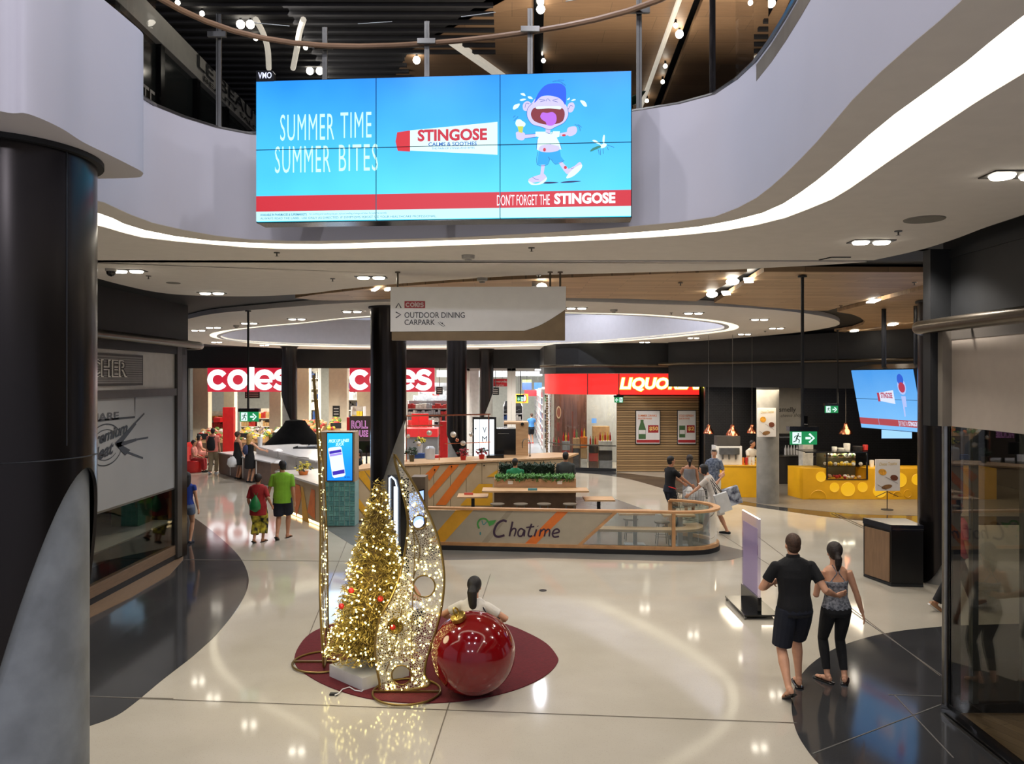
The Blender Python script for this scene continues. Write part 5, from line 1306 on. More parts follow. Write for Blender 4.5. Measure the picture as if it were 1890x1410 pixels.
# grey sign panel behind the concrete column
p, t = poster(1437, 716, 1482, 800, 26.4, 'grey hanging panel with the cheese shop name, behind the concrete column', mat('grey_sign', (138, 136, 130), .6, var=.05), name='shop_sign', cat='sign')
m = MB(); p.text(m, 'smelly', 1438, 751, 1469, 763, .006, bold=.02); slant_text(p, m, 'cheese shop', 1441, 764, 1480, 772, -1.5, .006, bold=.0); m.build('lettering', mat('sign_ink', (52, 50, 48), .6), t)
a = at(1445, 716, 26.4); MB().bar(a, (a.x, a.y, 3.6), .03, .03).build('hanger', steel, t); a = at(1475, 716, 26.4); MB().bar(a, (a.x, a.y, 3.6), .03, .03).build('hanger', steel, t)
def food_ad(p, t):
    w = p.a1 - p.a0; h = p.b1 - p.b0; X = lambda u: p.a0 + w * u; Y = lambda v: p.b0 + h * v
    m = MB(); slant_text(p, m, 'Cheese Toasties', X(.15), Y(.10), X(.88), Y(.20), -h * .03, .006, bold=.0); m.build('headline', mat('ad_gold2', (206, 176, 96), .6), t)
    m = MB(); p.ell(m, X(.28), Y(.40), w * .17, h * .10, .006, rot=.3); m.build('food_print', mat('ad_food1', (226, 160, 50), .5, var=.3, scale=30), t)
    m = MB(); p.ell(m, X(.76), Y(.58), w * .16, h * .09, .006, rot=.2); m.build('food_print', mat('ad_food2', (112, 60, 36), .5, var=.3, scale=30), t)
    m = MB(); p.ell(m, X(.46), Y(.87), w * .22, h * .07, .006, rot=-.2); m.build('food_print', mat('ad_food3', (140, 100, 56), .5, var=.3, scale=30), t)
    m = MB(); 
    p.stroke(m, [(X(.4), Y(.55)), (X(.9), Y(.76))], w * .02, .006, smooth=False); p.stroke(m, [(X(.08), Y(.8)), (X(.45), Y(.97))], w * .02, .006, smooth=False); stuff(m.build('script_line', mat('ad_grey', (150, 140, 130), .6), t))
poster(1399, 753, 1432, 806, 22.5, 'white food poster fixed on the round concrete column', pwhite, food_ad, thick=.05)
p, t = poster(1616, 848, 1661, 906, 21.6, 'white food poster on a slim floor stand, before the cheese counter', pwhite, food_ad, name='poster_stand', cat='poster')
a = at(1638, 906, 21.62); MB().cyl((a.x, a.y + .02, .01), (a.x, a.y + .02, a.z), .012, seg=8).build('pole', black_m, t)
for s in (-1, 1): MB().cyl((a.x, a.y + .02, a.z - .02), (a.x + s * .3, a.y + .02, a.z - .16), .01, seg=6).build('arm', black_m, t)
MB().cyl((a.x, a.y + .02, .008), (a.x, a.y + .02, .02), .16, seg=20).build('base_plate', black_m, t)
# cheese counter
cc = thing('cheese_counter', 'bright yellow counter with round cheese holes and glass food display', 'counter', (10.2, 24, 0))
c0, c1_, c2_ = at(1455, 700, 24.3), at(1482, 700, 23.5), at(1700, 700, 23.5)
P = [(c0.x, 24.35), (c1_.x, 23.5), (14.5, 23.5), (14.5, 24.35)]
dcx0, dcx1 = at(1526, 700, 23.5).x, at(1600, 700, 23.5).x
MB().plate([(c0.x, 24.35), (c1_.x, 23.5), (dcx0, 23.5), (dcx0, 24.35)], .01, .93).build('counter_body', cheese, cc)
MB().bbox(dcx0, 23.5, .01, dcx1, 24.35, .60).build('counter_body', cheese, cc)
MB().bbox(dcx1, 23.5, .01, 14.5, 24.35, .93).build('counter_body', cheese, cc)
pc = fpan(1482, 865, 1700, 922, 23.5)
for i, (px, py, rx, ry, lit) in enumerate([(1515, 880, 9, 9.5, 1), (1540, 899.5, 8.5, 9, 1), (1565, 903, 12.5, 13, 1), (1592, 899, 9, 9.5, 1), (1624, 906, 12, 12, 1), (1660, 886, 13, 14, 1), (1693, 885, 10, 14, 1), (1675, 911, 7, 7, 0), (1510, 920, 15, 14, 0), (1656, 915, 8, 6, 0)]):
    if py + ry > 921: ry = 921 - py if py < 918 else ry
    c = at(px, py, 23.5); rr = rx * 23.5 / F
    zc = max(c.z, .02)
    m = MB(); Mr = Matrix.Rotation(PI / 2, 3, 'X')
    a0_, a1_ = (0, 2 * PI) if zc - rr > .02 else (0.0, PI)
    m.lathe((c.x, 23.495, max(zc, .03)), [(rr * 1.06, 0), (rr * 1.0, .012), (rr * .92, .004), (0, .002)], 26, a0_, a1_, M=Mr); m.build('cheese_hole', cheese_l if lit else cheese, cc, smooth=True)
m = MB(); c = at(1495, 887, 23.9); d = V((c1_.x - c0.x, 23.5 - 24.35, 0)).normalized()
MB().bbox(dcx0, 23.48, .60, dcx1, 23.52, .62).build('display_frame', blackgloss, cc)
for x in (dcx0, dcx1): MB().bbox(x - .02, 23.47, .6, x + .02, 23.51, 1.42).build('display_frame', blackgloss, cc)
MB().bbox(dcx0 - .65, 23.47, 1.40, dcx1 + .02, 23.51, 1.44).build('display_frame', blackgloss, cc)
MB().bbox(dcx0 - .65, 23.5, 1.42, dcx1, 24.3, 1.44).build('display_top', blackgloss, cc)
for z in (.98, 1.22): MB().bbox(dcx0, 23.55, z, dcx1, 24.2, z + .015).build('display_shelf', clear, cc)
MB().bbox(dcx0, 23.49, .62, dcx1, 23.495, 1.40).build('display_glass', clear, cc)
MB().bbox(dcx0, 24.28, .60, dcx1, 24.3, 1.40).build('display_back', mat('disp_back', (90, 84, 60), .6), cc)
for z, cs, n, zz in ((.61, ['white', 'red', 'tan'], 24, .0), (.995, ['yellow', 'white', 'yellow'], 30, 0), (1.235, ['tan', 'white', 'green'], 30, 0)):
    pile('displayed_food', cc, dcx0 + .08, 23.6, dcx1 - .1, 24.1, z, n, .10, cs, True)
light('AREA', ((dcx0 + dcx1) / 2, 23.9, 1.38), 5, (1, .93, .7), .8, size_y=.3)
light('AREA', (10.8, 22.4, 3.25), 130, (1, .82, .6), 2.6)  # added lamp that brightens the cheese counter front
light('AREA', (7.0, 22.8, 3.3), 80, (1, .85, .62), 1.6)  # added lamp that brightens the coffee counter front
for i, (px, w, hgt, c) in enumerate([(1540, .16, .1, 'white'), (1552, .22, .06, 'white'), (1563, .2, .2, 'white'), (1583, .3, .12, 'black'), (1597, .16, .16, 'red'), (1609, .14, .2, 'white')]):
    a = at(px, 700, 24.0); z = 1.442 if px < 1600 else .93
    t = thing('food_container', f'small {c} container standing on top of the cheese shop display, {ORD[i]} from the left', 'container', (a.x, 24.0, z))
    m = MB(); m.lathe((a.x, 24.0, z), [(0, 0), (w * .45, 0), (w * .5, hgt * .9), (w * .46, hgt), (0, hgt)], 14); m.build('container_body', goods[gi[c]], t, smooth=True)
# left yellow counter with coffee machine
t = thing('coffee_counter', 'plain yellow counter left of the round concrete column', 'counter', (6.8, 24, 0))
a, b = at(1318, 700, 24.2), at(1440, 700, 23.9)
MB().plate([(a.x, 24.7), (a.x + .1, 24.0), (b.x - .6, 23.85), (b.x - .3, 24.7)], .01, .95).build('counter_body', cheese, t)
MB().plate([(a.x, 24.7), (a.x + .1, 23.98), (b.x - .6, 23.83), (b.x - .3, 24.7)], .95, .975).build('counter_top', mat('yellow_top', (210, 160, 40), .3), t)
t = thing('coffee_machine', 'white and chrome coffee machine on the yellow counter', 'coffee machine', (6.35, 24.3, .975))
a, b = at(1318, 700, 24.3), at(1366, 700, 24.3)
m = MB(); m.bbox(a.x, 24.1, .98, b.x, 24.6, 1.55); m.build('machine_body', whiteg, t)
MB().bbox(a.x + .1, 24.0, 1.3, b.x - .1, 24.12, 1.5).build('chrome_panel', steel, t); MB().bbox(a.x + .05, 24.1, 1.55, b.x - .05, 24.5, 1.85).build('cup_rack', mat('rack_dark', (70, 66, 62), .4), t)
for i in range(3): MB().cyl((a.x + .2 + i * .2, 24.04, 1.15), (a.x + .2 + i * .2, 24.04, 1.3), .03, seg=10).build('group_head', steel, t)
for i, (px, c) in enumerate([(1371, 'orange'), (1377.5, 'red'), (1384, 'white'), (1390.5, 'white'), (1397, 'yellow')]):
    a = at(px, 700, 24.15); t = thing('takeaway_cup', f'small cup or jar on the yellow coffee counter, {ORD[i]} from the coffee machine', 'cup', (a.x, 24.15, .976))
    m = MB(); m.lathe((a.x, 24.15, .976), [(0, 0), (.038, 0), (.048, .2), (.044, .22), (0, .22)], 12); m.build('cup_body', goods[gi[c]], t, smooth=True)
cop = mat('copper', (214, 130, 96), .22, metal=1.0, var=.05)
def pendant(px, py, D, label, s=1.0):
    c = at(px, py, D); t = thing('pendant_lamp', label, 'lamp', tuple(c))
    m = MB(); m.lathe(c, [(.02 * s, .26 * s), (.055 * s, .24 * s), (.06 * s, .16 * s), (.11 * s, .10 * s), (.17 * s, .0), (.185 * s, -.06 * s), (.17 * s, -.06 * s), (.10 * s, .08 * s)], 22); m.build('lamp_shade', cop, t, smooth=True)
    m = MB(); m.ell((c.x, c.y, c.z - .02), .05 * s, 10, 6); m.build('bulb', emitc('warm_bulb', (255, 190, 120), 3), t)
    MB().cyl((c.x, c.y, c.z + .25 * s), (c.x, c.y, 5.0), .006, seg=6).build('cord', mat('cord_grey', (110, 104, 98), .5), t)
pendant(1308, 797, 25.0, 'leftmost copper pendant lamp, over the coffee machine', .9); pendant(1352, 800, 24.6, 'copper pendant lamp between the coffee machine and the barista', 1.1)
pendant(1388, 796, 25.5, 'copper pendant lamp half behind the concrete column', .9); pendant(1561, 797, 24.3, 'copper pendant lamp above the glass food display', 1.1)
t = thing('back_shelf', 'dark shelf with white bottles and yellow jars behind the concrete column', 'shelf', (9.0, 27.5, 0))
a, b = at(1436, 700, 27.6), at(1490, 700, 27.6)
for z in (1.55, 2.0): MB().bbox(a.x, 27.5, z, b.x, 27.9, z + .04).build('shelf_board', goods[8], t)
for x in (a.x, b.x): MB().bbox(x - .02, 27.5, .01, x + .02, 27.9, 2.3).build('upright', black_m, t)
MB().bbox(a.x - .2, 27.0, .01, b.x + .6, 27.6, .95).build('bench_base', mat('bench_dark', (46, 44, 44), .4), t); MB().bbox(a.x - .2, 26.95, .95, b.x + .6, 27.6, .98).build('bench_top', steel, t)
for i in range(6):
    x = at(1450 + i * 5.3, 700, 27.3).x; t = thing('milk_bottle', f'white plastic bottle in the row behind the concrete column, {ORD[i]} from the left', 'bottle', (x, 27.3, .98), group='white bottles on the steel bench')
    m = MB(); m.lathe((x, 27.3, .981), [(0, 0), (.044, 0), (.044, .2), (.018, .28), (.018, .33), (0, .33)], 10); m.build('bottle_body', whiteg, t, smooth=True)
for i in range(4):
    x = at(1441 + i * 6.5, 700, 27.7).x; t = thing('yellow_jar', f'yellow jar on the top shelf behind the concrete column, {ORD[i]} from the left', 'jar', (x, 27.7, 2.04), group='yellow jars on the top shelf')
    m = MB(); m.lathe((x, 27.7, 2.041), [(0, 0), (.052, 0), (.056, .16), (.04, .2), (0, .2)], 10); m.build('jar_body', goods[5], t, smooth=True)
t = thing('cold_case', 'pale stand behind the glass display, right of the nearest exit sign', 'cabinet', (9.7, 26, 0)); a = at(1500, 700, 25.6); MB().bbox(a.x - .17, 26, .01, a.x + .17, 26.4, 1.75).build('cabinet_body', goods[1], t); MB().bbox(a.x - .3, 25.95, 1.75, a.x + .25, 26.45, 2.0).build('cabinet_top', goods[1], t)
# near column
# litter bin
a, b = fl(1634, 1070), fl(1700, 1083)
t = thing('litter_bin', 'black litter bin with timber side and dark top, beside the dark column', 'bin', (6.85, 13.8, 0))
Mz = V((fl(1630, 1045).x, fl(1630, 1045).y, 0)); 
bp0 = V((at(1650, 700, 13.6).x, 13.6)); 
cs_ = [V((6.59, 13.65)), V((7.12, 13.60)), V((7.16, 14.3)), V((6.42, 14.35))]
MB().plate([tuple(c) for c in cs_], .05, .97).build('bin_body', mat('bin_black', (14, 14, 15), .3), t)
MB().plate([tuple(c + (c - V((6.85, 13.95))) * .02) for c in cs_], .97, 1.07).build('bin_top', mat('bin_top', (30, 32, 40), .15), t)
MB().bar((cs_[3].x - .008, cs_[3].y - .08, .5), (cs_[0].x - .012, cs_[0].y + .03, .5), .02, .86).build('timber_side', mat('bin_timber', (120, 92, 66), .5, var=.1, stretch=(4, 4, .5)), t)
MB().bar((cs_[0].x + .02, cs_[0].y - .006, 1.0), (cs_[1].x, cs_[1].y - .006, 1.0), .012, .012).build('steel_trim', steel, t)
MB().plate([tuple(c * .999) for c in cs_], .008, .05).build('foot', black_m, t)
# ================================================================ TEA BAR
def vp(px, py, a, b, off=0.0):
    """where the sight line through a photo point meets the vertical plane over plan line a-b"""
    k = (px - 945) / F
    dx, dy = b[0] - a[0], b[1] - a[1]
    t = (k * a[1] - a[0]) / (dx - k * dy)
    D = a[1] + dy * t
    n = V((dy, -dx, 0)).normalized()
    if n.y > 0: n = -n
    p = V((k * D, D, CAMH - (py - 700) / F * D))
    return p + n * off
def vpoly(m, pts, a, b, off=.006):
    k = len(m.v); m.v += [tuple(vp(x, y, a, b, off)) for x, y in pts]; m.f.append(tuple(range(k + len(pts) - 1, k - 1, -1)))
CT = 1.34
cl0 = (at(650, 700, 19.6).x, 19.6); cl1 = (at(748, 700, 20.9).x, 20.9); cl2 = (at(1046, 700, 22.9).x, 22.9)
tb = thing('tea_counter', 'long oak service counter with orange and yellow diagonal stripes', 'counter', (-1.5, 21.5, 0))
ln = lambda u: (cl1[0] + (cl2[0] - cl1[0]) * u, cl1[1] + (cl2[1] - cl1[1]) * u)
MB().plate([(cl0[0], cl0[1] + .04), (cl1[0], cl1[1] + .04), (cl2[0], cl2[1] + .04), (cl2[0] + .25, 23.9), (cl2[0] - .3, 24.1), (cl1[0], 22.0), (cl0[0], 20.7)], .01, CT - .05).build('counter_body', mat('counter_core', (120, 96, 70), .6), tb)
MB().plate([(cl0[0], cl0[1] - .02), (cl1[0], cl1[1] - .02), (cl2[0] + .02, cl2[1] - .02), (cl2[0] + .45, 24.1), (cl2[0] - .35, 24.3), (cl1[0], 22.2), (cl0[0], 20.9)], CT - .05, CT).build('counter_top', oak, tb)
seams = [748, 775, 800, 831, 860, 889, 918, 960, 1003, 1046]
for s0, s1 in zip(seams, seams[1:]):
    p, q = vp(s0 + .4, 700, cl1, cl2), vp(s1 - .4, 700, cl1, cl2)
    MB().bar((p.x, p.y + .02, .66), (q.x, q.y + .02, .66), .03, CT - .12).build('front_panel', ply, tb)
p, q = V((*cl0, 0)), V((*cl1, 0)); MB().bar((p.x, p.y + .02, .66), (q.x, q.y + .02, .66), .03, CT - .12).build('front_panel', ply, tb)
for pts, c in (([(801, 860), (812, 859), (793, 887), (784, 876)], orange), ([(830, 858), (848, 857), (793, 920), (789, 908)], orange), ([(862, 857), (881, 855), (823, 932), (804, 932)], orange),
               ([(898, 880), (918, 867), (918, 880)], yellowp), ([(849, 933), (884, 893), (909, 893), (909, 933)], yellowp)):
    m = MB(); vpoly(m, pts, cl1, cl2, .008); m.build('stripe', c, tb)
for pts in ([(656, 873), (671, 867), (690, 900), (690, 915)], [(652, 905), (652, 925), (675, 955), (682, 948)], [(672, 868), (690, 866), (690, 890)]):
    m = MB(); vpoly(m, pts, cl0, cl1, .012); m.build('stripe', yellowp, tb)
for px, py in ((802, 867), (833, 861), (893, 859)):
    c = vp(px, py, cl1, cl2, .02); m = MB(); m.ell(c, .02, 8, 6); m.build('knob', blackgloss, tb)
# kiosk with the phone advertisement over teal tiles
kt = thing('tiled_screen_kiosk', 'kiosk with a lit phone advertisement above blue-green tiles', 'kiosk', (-4.3, 19.2, 0))
KD = 19.2
kx0, kx1 = at(597, 700, KD).x, at(655, 700, KD).x
kz = at(0, 797, KD).z; ktile = at(0, 889, KD).z
MB().bbox(kx0, KD + .02, .01, kx1, KD + .5, ktile).build('tiled_base', mat('grout', (150, 180, 176), .8), kt)
tl = [mat('teal_tile_a', (92, 152, 150), .2, var=.1), mat('teal_tile_b', (104, 164, 160), .2, var=.1), mat('teal_tile_c', (82, 140, 142), .2, var=.1)]
protos = {}
def tile(kind, x, z, c):
    k_ = (kind, c)
    w, h = ((.108, .05) if kind == 'h' else (.05, .108))
    if k_ not in protos:
        o = MB().box((0, 0, 0), (w, .02, h)).build('tile', tl[c], kt, local=True); protos[k_] = o
    else: o = protos[k_].copy(); COL.objects.link(o)
    o.location = (x - (-4.3), KD + .01 - 19.2, z)
cw = .112
ncol, nrow = int((kx1 - kx0) / cw), int(ktile / cw)
sx = (kx1 - kx0) / ncol; sz = (ktile - .02) / nrow
for i in range(ncol):
    for j in range(nrow):
        x = kx0 + (i + .5) * sx; z = .02 + (j + .5) * sz
        if (i + j) % 2:
            tile('h', x, z - .028, random.randint(0, 2)); tile('h', x, z + .028, random.randint(0, 2))
        else:
            tile('v', x - .028, z, random.randint(0, 2)); tile('v', x + .028, z, random.randint(0, 2))
MB().bbox(kx0 - .08, KD, ktile, kx1, KD + .5, kz).build('kiosk_housing', mat('kiosk_oak', (170, 146, 118), .5, var=.06), kt)
MB().bbox(kx0 - .08, KD + .02, .01, kx0, KD + .5, ktile).build('kiosk_housing_side', MATS['kiosk_oak'], kt)
pk = fpan(603, 798, 652, 888, KD)
m = MB(); pk.slab(m, [(603, 798), (652, 798), (652, 888), (603, 888)], 0, .02); m.build('screen_frame', blackgloss, kt)
ph = screen_sky('phone_screen_sky', (0, 110, 240), (40, 200, 250), 2.6, .9, 1.0)
m = MB(); pk.rect(m, 604.5, 799.5, 650.5, 886.5, .023); m.build('display', ph, kt)
m = MB(); slant_text(pk, m, 'PICK UP LINES', 607, 811, 645, 817, -1.6, .027, bold=.05); slant_text(pk, m, 'SUCK', 620, 817, 636, 823, -1, .027, bold=.05); m.build('lettering', E('mint', (196, 255, 250)), kt)
m = MB(); pk.poly(m, [(606, 828), (609, 826), (628, 823.5), (631, 826), (638, 876), (635, 879), (617, 882), (614, 879)], .026); m.build('phone_artwork', E('phone', (224, 240, 255)), kt)
for q, c in (([(608, 833), (630, 829), (630.8, 834), (608.8, 838)], ('pur', (60, 40, 170))), ([(609, 838.5), (631, 835), (631.5, 839), (609.5, 842.5)], ('lil', (160, 140, 230))), ([(614, 870), (636, 866), (636.6, 873), (615, 877)], ('pur', (60, 40, 170)))):
    m = MB(); pk.poly(m, q, .029); m.build('phone_bar', E(*c), kt)
m = MB(); pk.text(m, 'see more', 636, 879, 646, 882, .027); m.build('small_print', E('navy', (10, 30, 90)), kt)
light('AREA', (at(627, 700, 18.9).x, 18.9, 1.9), 6, (.5, .75, 1), .8, rot=(-PI / 2, 0, 0))
# side counter with stripes and warm strip light at its foot
s0, s1 = (at(509, 700, 21.9).x, 21.9), (at(592, 700, 19.05).x, 19.05)
t = thing('striped_side_counter', 'white-topped oak counter with orange stripes and glowing base beside the green-shirt man', 'counter', (s1[0], 20.3, 0))
MB().plate([s0, s1, (s1[0] + .1, 20.4), (s0[0] + 1.6, 22.6)], .1, 1.0).build('counter_body', ply, t)
MB().plate([(s0[0] - .03, s0[1]), (s1[0] - .03, s1[1] - .03), (s1[0] + .15, 20.5), (s0[0] + 1.65, 22.7)], 1.0, 1.05).build('counter_top', mat('pale_stone', (206, 198, 188), .3, var=.05), t)
for pts, c in (([(556, 897), (560, 899), (572, 968), (559, 962)], yellowp), ([(546, 893), (554, 896), (557, 915), (548, 955), (545, 940)], orange), ([(575, 902), (582, 905), (582, 960), (568, 945)], orange), ([(530, 888), (540, 891), (540, 920), (532, 945)], orange)):
    m = MB(); vpoly(m, pts, s0, s1, .01); m.build('stripe', c, t)
MB().bar((s0[0] + .05, s0[1], .05), (s1[0] + .05, s1[1], .05), .05, .04).build('base_light', emitc('warm_strip', (255, 222, 160), 4), t)
MB().plate([(s0[0] + .1, s0[1]), (s1[0] + .1, s1[1]), (s1[0] + .15, 20.3), (s0[0] + 1.5, 22.5)], .008, .1).build('plinth', black_m, t)
# things on the side counter
def on(px, D, z): return V((at(px, 700, D).x, D, z))
flw = mat('yellow_flower', (206, 190, 60), .6, var=.15)
def flowers(loc, label, name, petal, pot, n=40, r=.22, h=.3, potr=.09, leafmat=leafm, cat='plant'):
    t = thing(name, label, cat, tuple(loc)); x, y, z = loc
    m = MB(); m.lathe((x, y, z), [(0, .001), (potr * .75, .001), (potr, h * .45), (potr * .9, h * .45), (0, h * .4)], 14); m.build('pot', pot, t, smooth=True)
    m = MB(); m2 = MB()
    for i in range(n):
        a = random.uniform(0, 2 * PI); e = random.uniform(.05, 1.3); rr = r * random.uniform(.5, 1)
        c = V((x + rr * math.cos(a) * math.cos(e), y + rr * math.sin(a) * math.cos(e), z + h * .5 + rr * math.sin(e)))
        R = Matrix.Rotation(random.uniform(0, 3), 3, V((random.random(), random.random(), random.random())).normalized())
        (m if i % 3 else m2).ell(c, (.045, .03, .012), 6, 4, M=R)
    stuff(m.build('petals', petal, t)); stuff(m2.build('leaves', leafmat, t))
    MB().cyl((x, y, z + h * .38), (x, y, z + h * .7), .012, seg=6).build('stem', leafmat, t)
    return t
flowers(on(560, 21.0, 1.05), 'low basket of yellow flowers on the striped side counter', 'flower_basket', flw, goods[5], 60, .26, .22, .14)
for i, (px, D, l) in enumerate([(516, 21.9, 'white dish lamp at the far end of the striped side counter'), (513, 25.0, 'white dish lamp standing on the white counter edge')]):
    c = on(px, D, 1.05 if i == 0 else 1.10); t = thing('counter_lamp', l, 'lamp', tuple(c))
    m = MB(); m.lathe(c, [(.07, .001), (.07, .02), (.01, .03), (.01, .22)], 12); m.build('stand', steel, t)
    m = MB(); m.lathe(c, [(0, .30), (.1, .28), (.16, .22), (.15, .22), (0, .26)], 16); m.build('lamp_shade', whiteg, t, smooth=True)
t = thing('sink_tap', 'curved dark pipe tap beside the yellow flowers', 'tap', tuple(on(547, 22.0, 1.051)))
c = on(547, 22.0, 1.05); MB().tube(crv([c, c + V((0, 0, .3)), c + V((.1, 0, .36)), c + V((.35, 0, .34))], 5), .015, 8).build('pipe', steel, t)

# white kiosk counters and low table
w0, w1 = (at(473, 700, 29.5).x, 29.5), (at(586, 700, 24.2).x, 24.2)
t = thing('white_kiosk_counter', 'long white counter running back past the dark column', 'counter', (w0[0] + 1, 27, 0))
MB().plate([w0, w1, (w1[0] + 1.2, w1[1] + .8), (w0[0] + 1.3, w0[1] + .9)], .01, 1.05).build('counter_body', mat('white_counter_face', (190, 186, 182), .5, var=.03), t)
MB().plate([(w0[0] - .05, w0[1]), (w1[0] - .05, w1[1] - .05), (w1[0] + 1.25, w1[1] + .8), (w0[0] + 1.3, w0[1] + .95)], 1.05, 1.10).build('counter_top', mat('white_stone', (216, 214, 214), .25, var=.04), t)
l0, l1 = (at(404, 700, 30.0).x, 30.0), (at(500, 700, 26.4).x, 26.4)
t = thing('low_display_table', 'low white-topped display bench with timber side beside the standing women', 'bench', (l0[0] + .8, 28.3, 0))
MB().plate([l0, l1, (l1[0] + .8, l1[1] + .5), (l0[0] + .9, l0[1] + .7)], .01, .78).build('bench_body', mat('bench_timber', (110, 84, 66), .5, var=.1), t)
MB().plate([(l0[0] - .03, l0[1]), (l1[0], l1[1] - .03), (l1[0] + .85, l1[1] + .5), (l0[0] + .9, l0[1] + .75)], .78, .82).build('bench_top', MATS['white_stone'], t)
for u in (.25, .5, .75):
    MB().bar((l0[0] + (l1[0] - l0[0]) * u - .01, l0[1] + (l1[1] - l0[1]) * u, .05), (l0[0] + (l1[0] - l0[0]) * u - .01, l0[1] + (l1[1] - l0[1]) * u, .76), .03, .03).build('divider', whiteg, t)
t = thing('black_draped_mound', 'large black draped mound around the far dark column', 'display', (at(540, 700, 31.4).x, 31.4, 0))
c = on(540, 31.0, 0); m = MB()
m.lathe((c.x, 31.4, 0), [(1.25, .01), (1.22, .95), (1.12, 1.1), (.8, 1.4), (.5, 1.75), (.38, 1.95), (0, 2.0)], 32); m.build('drape', mat('drape_black', (8, 8, 9), .95, spec=.05, var=.3, bump=.4, bscale=4), t, smooth=True)
t = thing('black_service_unit', 'low black service unit with glass trays behind the white counter', 'counter', (at(575, 700, 28.5).x, 28.5, 0))
a = at(545, 700, 28.6); b = at(592, 700, 27.2); MB().bbox(a.x, 28.3, .01, b.x, 29.0, 1.15).build('unit_body', blackgloss, t)
for i in range(3): MB().bbox(a.x + .15 + i * .35, 28.4, 1.151, a.x + .42 + i * .35, 28.8, 1.2).build('tray', goods[8] if i % 2 else whiteg, t)
flowers(on(480, 29.3, 1.10), 'white orchid in a tall white vase at the end of the white counter', 'orchid', mat('orchid_pink', (226, 206, 206), .5), whiteg, 46, .42, .8, .1)

# sushi sign and stall behind the black column
t = thing('roll_sign', 'brown box sign with pink outlined lettering left of the black column', 'sign', tuple(at(664, 842, 24)))
p = fpan(645, 768, 690, 842, 24.0)
m = MB(); p.slab(m, [(645, 768), (690, 768), (690, 842), (645, 842)], -.15, 0); m.build('sign_box', mat('sign_brown', (74, 58, 48), .6), t)
m = MB(); p.text(m, 'ROLL', 648.5, 776, 679, 791, .01, bold=.035); p.text(m, 'HOUSE', 648.5, 794, 679.5, 806, .01, bold=.04); m.build('lettering_glow', emitc('roll_pink', (230, 150, 214), .9), t)
m = MB(); p.text(m, 'ROLL', 649.5, 777, 678, 790, .018, bold=-.01); p.text(m, 'HOUSE', 649.5, 795, 678.5, 805, .018, bold=-.01); m.build('lettering_inner', MATS['sign_brown'], t)
a = at(665, 842, 24.1); MB().bar((a.x, 24.1, .01), (a.x, 24.1, a.z), .08, .08).build('post', black_m, t)
t = thing('point_of_sale_screen', 'black till screen left of the black column', 'till', tuple(on(676, 22.6, 1.0)))
a = at(676, 828, 22.6); MB().bbox(a.x - .22, 22.6, a.z - .12, a.x + .22, 22.64, a.z + .22).build('till_screen', blackgloss, t); MB().bbox(a.x - .02, 22.62, .01, a.x + .02, 22.66, a.z - .1).build('stand', black_m, t)

# white lightbox VM
t = thing('lightbox', 'tall glowing white lightbox lettered V M on the tea counter', 'sign', tuple(on(894, 23.2, CT)))
p = fpan(873, 771, 915, 838, 23.2)
m = MB(); p.slab(m, [(872, 770), (916, 770), (916, 845), (872, 845)], -.12, 0); m.build('lightbox_frame', blackgloss, t)
for x0, x1 in ((875, 885), (885.6, 903), (903.6, 912)):
    m = MB(); p.rect(m, x0, 774, x1, 842, .006); m.build('light_panel', emitc('lightbox_white', (236, 246, 255), 1.15), t)
m = MB(); p.text(m, 'V', 891, 788, 898, 799, .012, bold=.0); p.text(m, 'M', 890, 805, 899, 815, .012); p.ell(m, 878, 791, 1.4, 1.4, .012); m.build('lettering', black_m, t)
# oak cabinet with the black oven
t = thing('oven_cabinet', 'oak cabinet holding a black oven, right of the white lightbox', 'cabinet', tuple(on(945, 23.6, CT)))
c0, c1 = at(916, 700, 23.4).x, at(952, 700, 23.4).x; c2 = at(975, 700, 23.4).x
zt = at(0, 779, 23.4).z
MB().bbox(c0, 23.4, CT + .01, c1, 24.1, zt - .2).build('oven', blackgloss, t)
MB().bbox(c1, 23.3, .01, c2, 24.1, zt).build('side_cabinet', oak, t); MB().bbox(at(930, 700, 23.4).x, 23.3, zt - .06, c1, 24.1, zt).build('shelf_top', oak, t)
MB().bbox(c0 + .05, 23.38, zt - .35, c1 - .2, 23.4, zt - .33).build('oven_handle', steel, t)
MB().bbox(c0, 23.35, CT, c1, 23.7, CT + .012).build('oak_base', oak, t)
c = at(966, 783, 23.28); m = MB(); m.ell((c.x - .03, 23.28, c.z), .05, 10, 8); m.build('dome_camera', blackgloss, t)
t = thing('counter_tap', 'tall curved steel tap at the right end of the tea counter', 'tap', tuple(on(975, 23.2, CT)))
c = on(978, 23.0, CT); MB().tube(crv([c, c + V((0, 0, .4)), c + V((-.06, 0, .5)), c + V((-.16, 0, .5)), c + V((-.22, 0, .4)), c + V((-.22, 0, .25))], 5), .014, 8).build('pipe', steel, t, smooth=True); MB().cyl(c, c + V((0, 0, .05)), .03).build('tap_base', steel, t)
t = thing('black_tray', 'low black tray of utensils on the tea counter by the lightbox', 'tray', tuple(on(905, 22.5, CT)))
a, b = at(898, 700, 22.6).x, at(930, 700, 22.6).x; MB().bbox(a, 22.5, CT + .001, b, 22.9, CT + .08).build('tray_body', blackgloss, t)
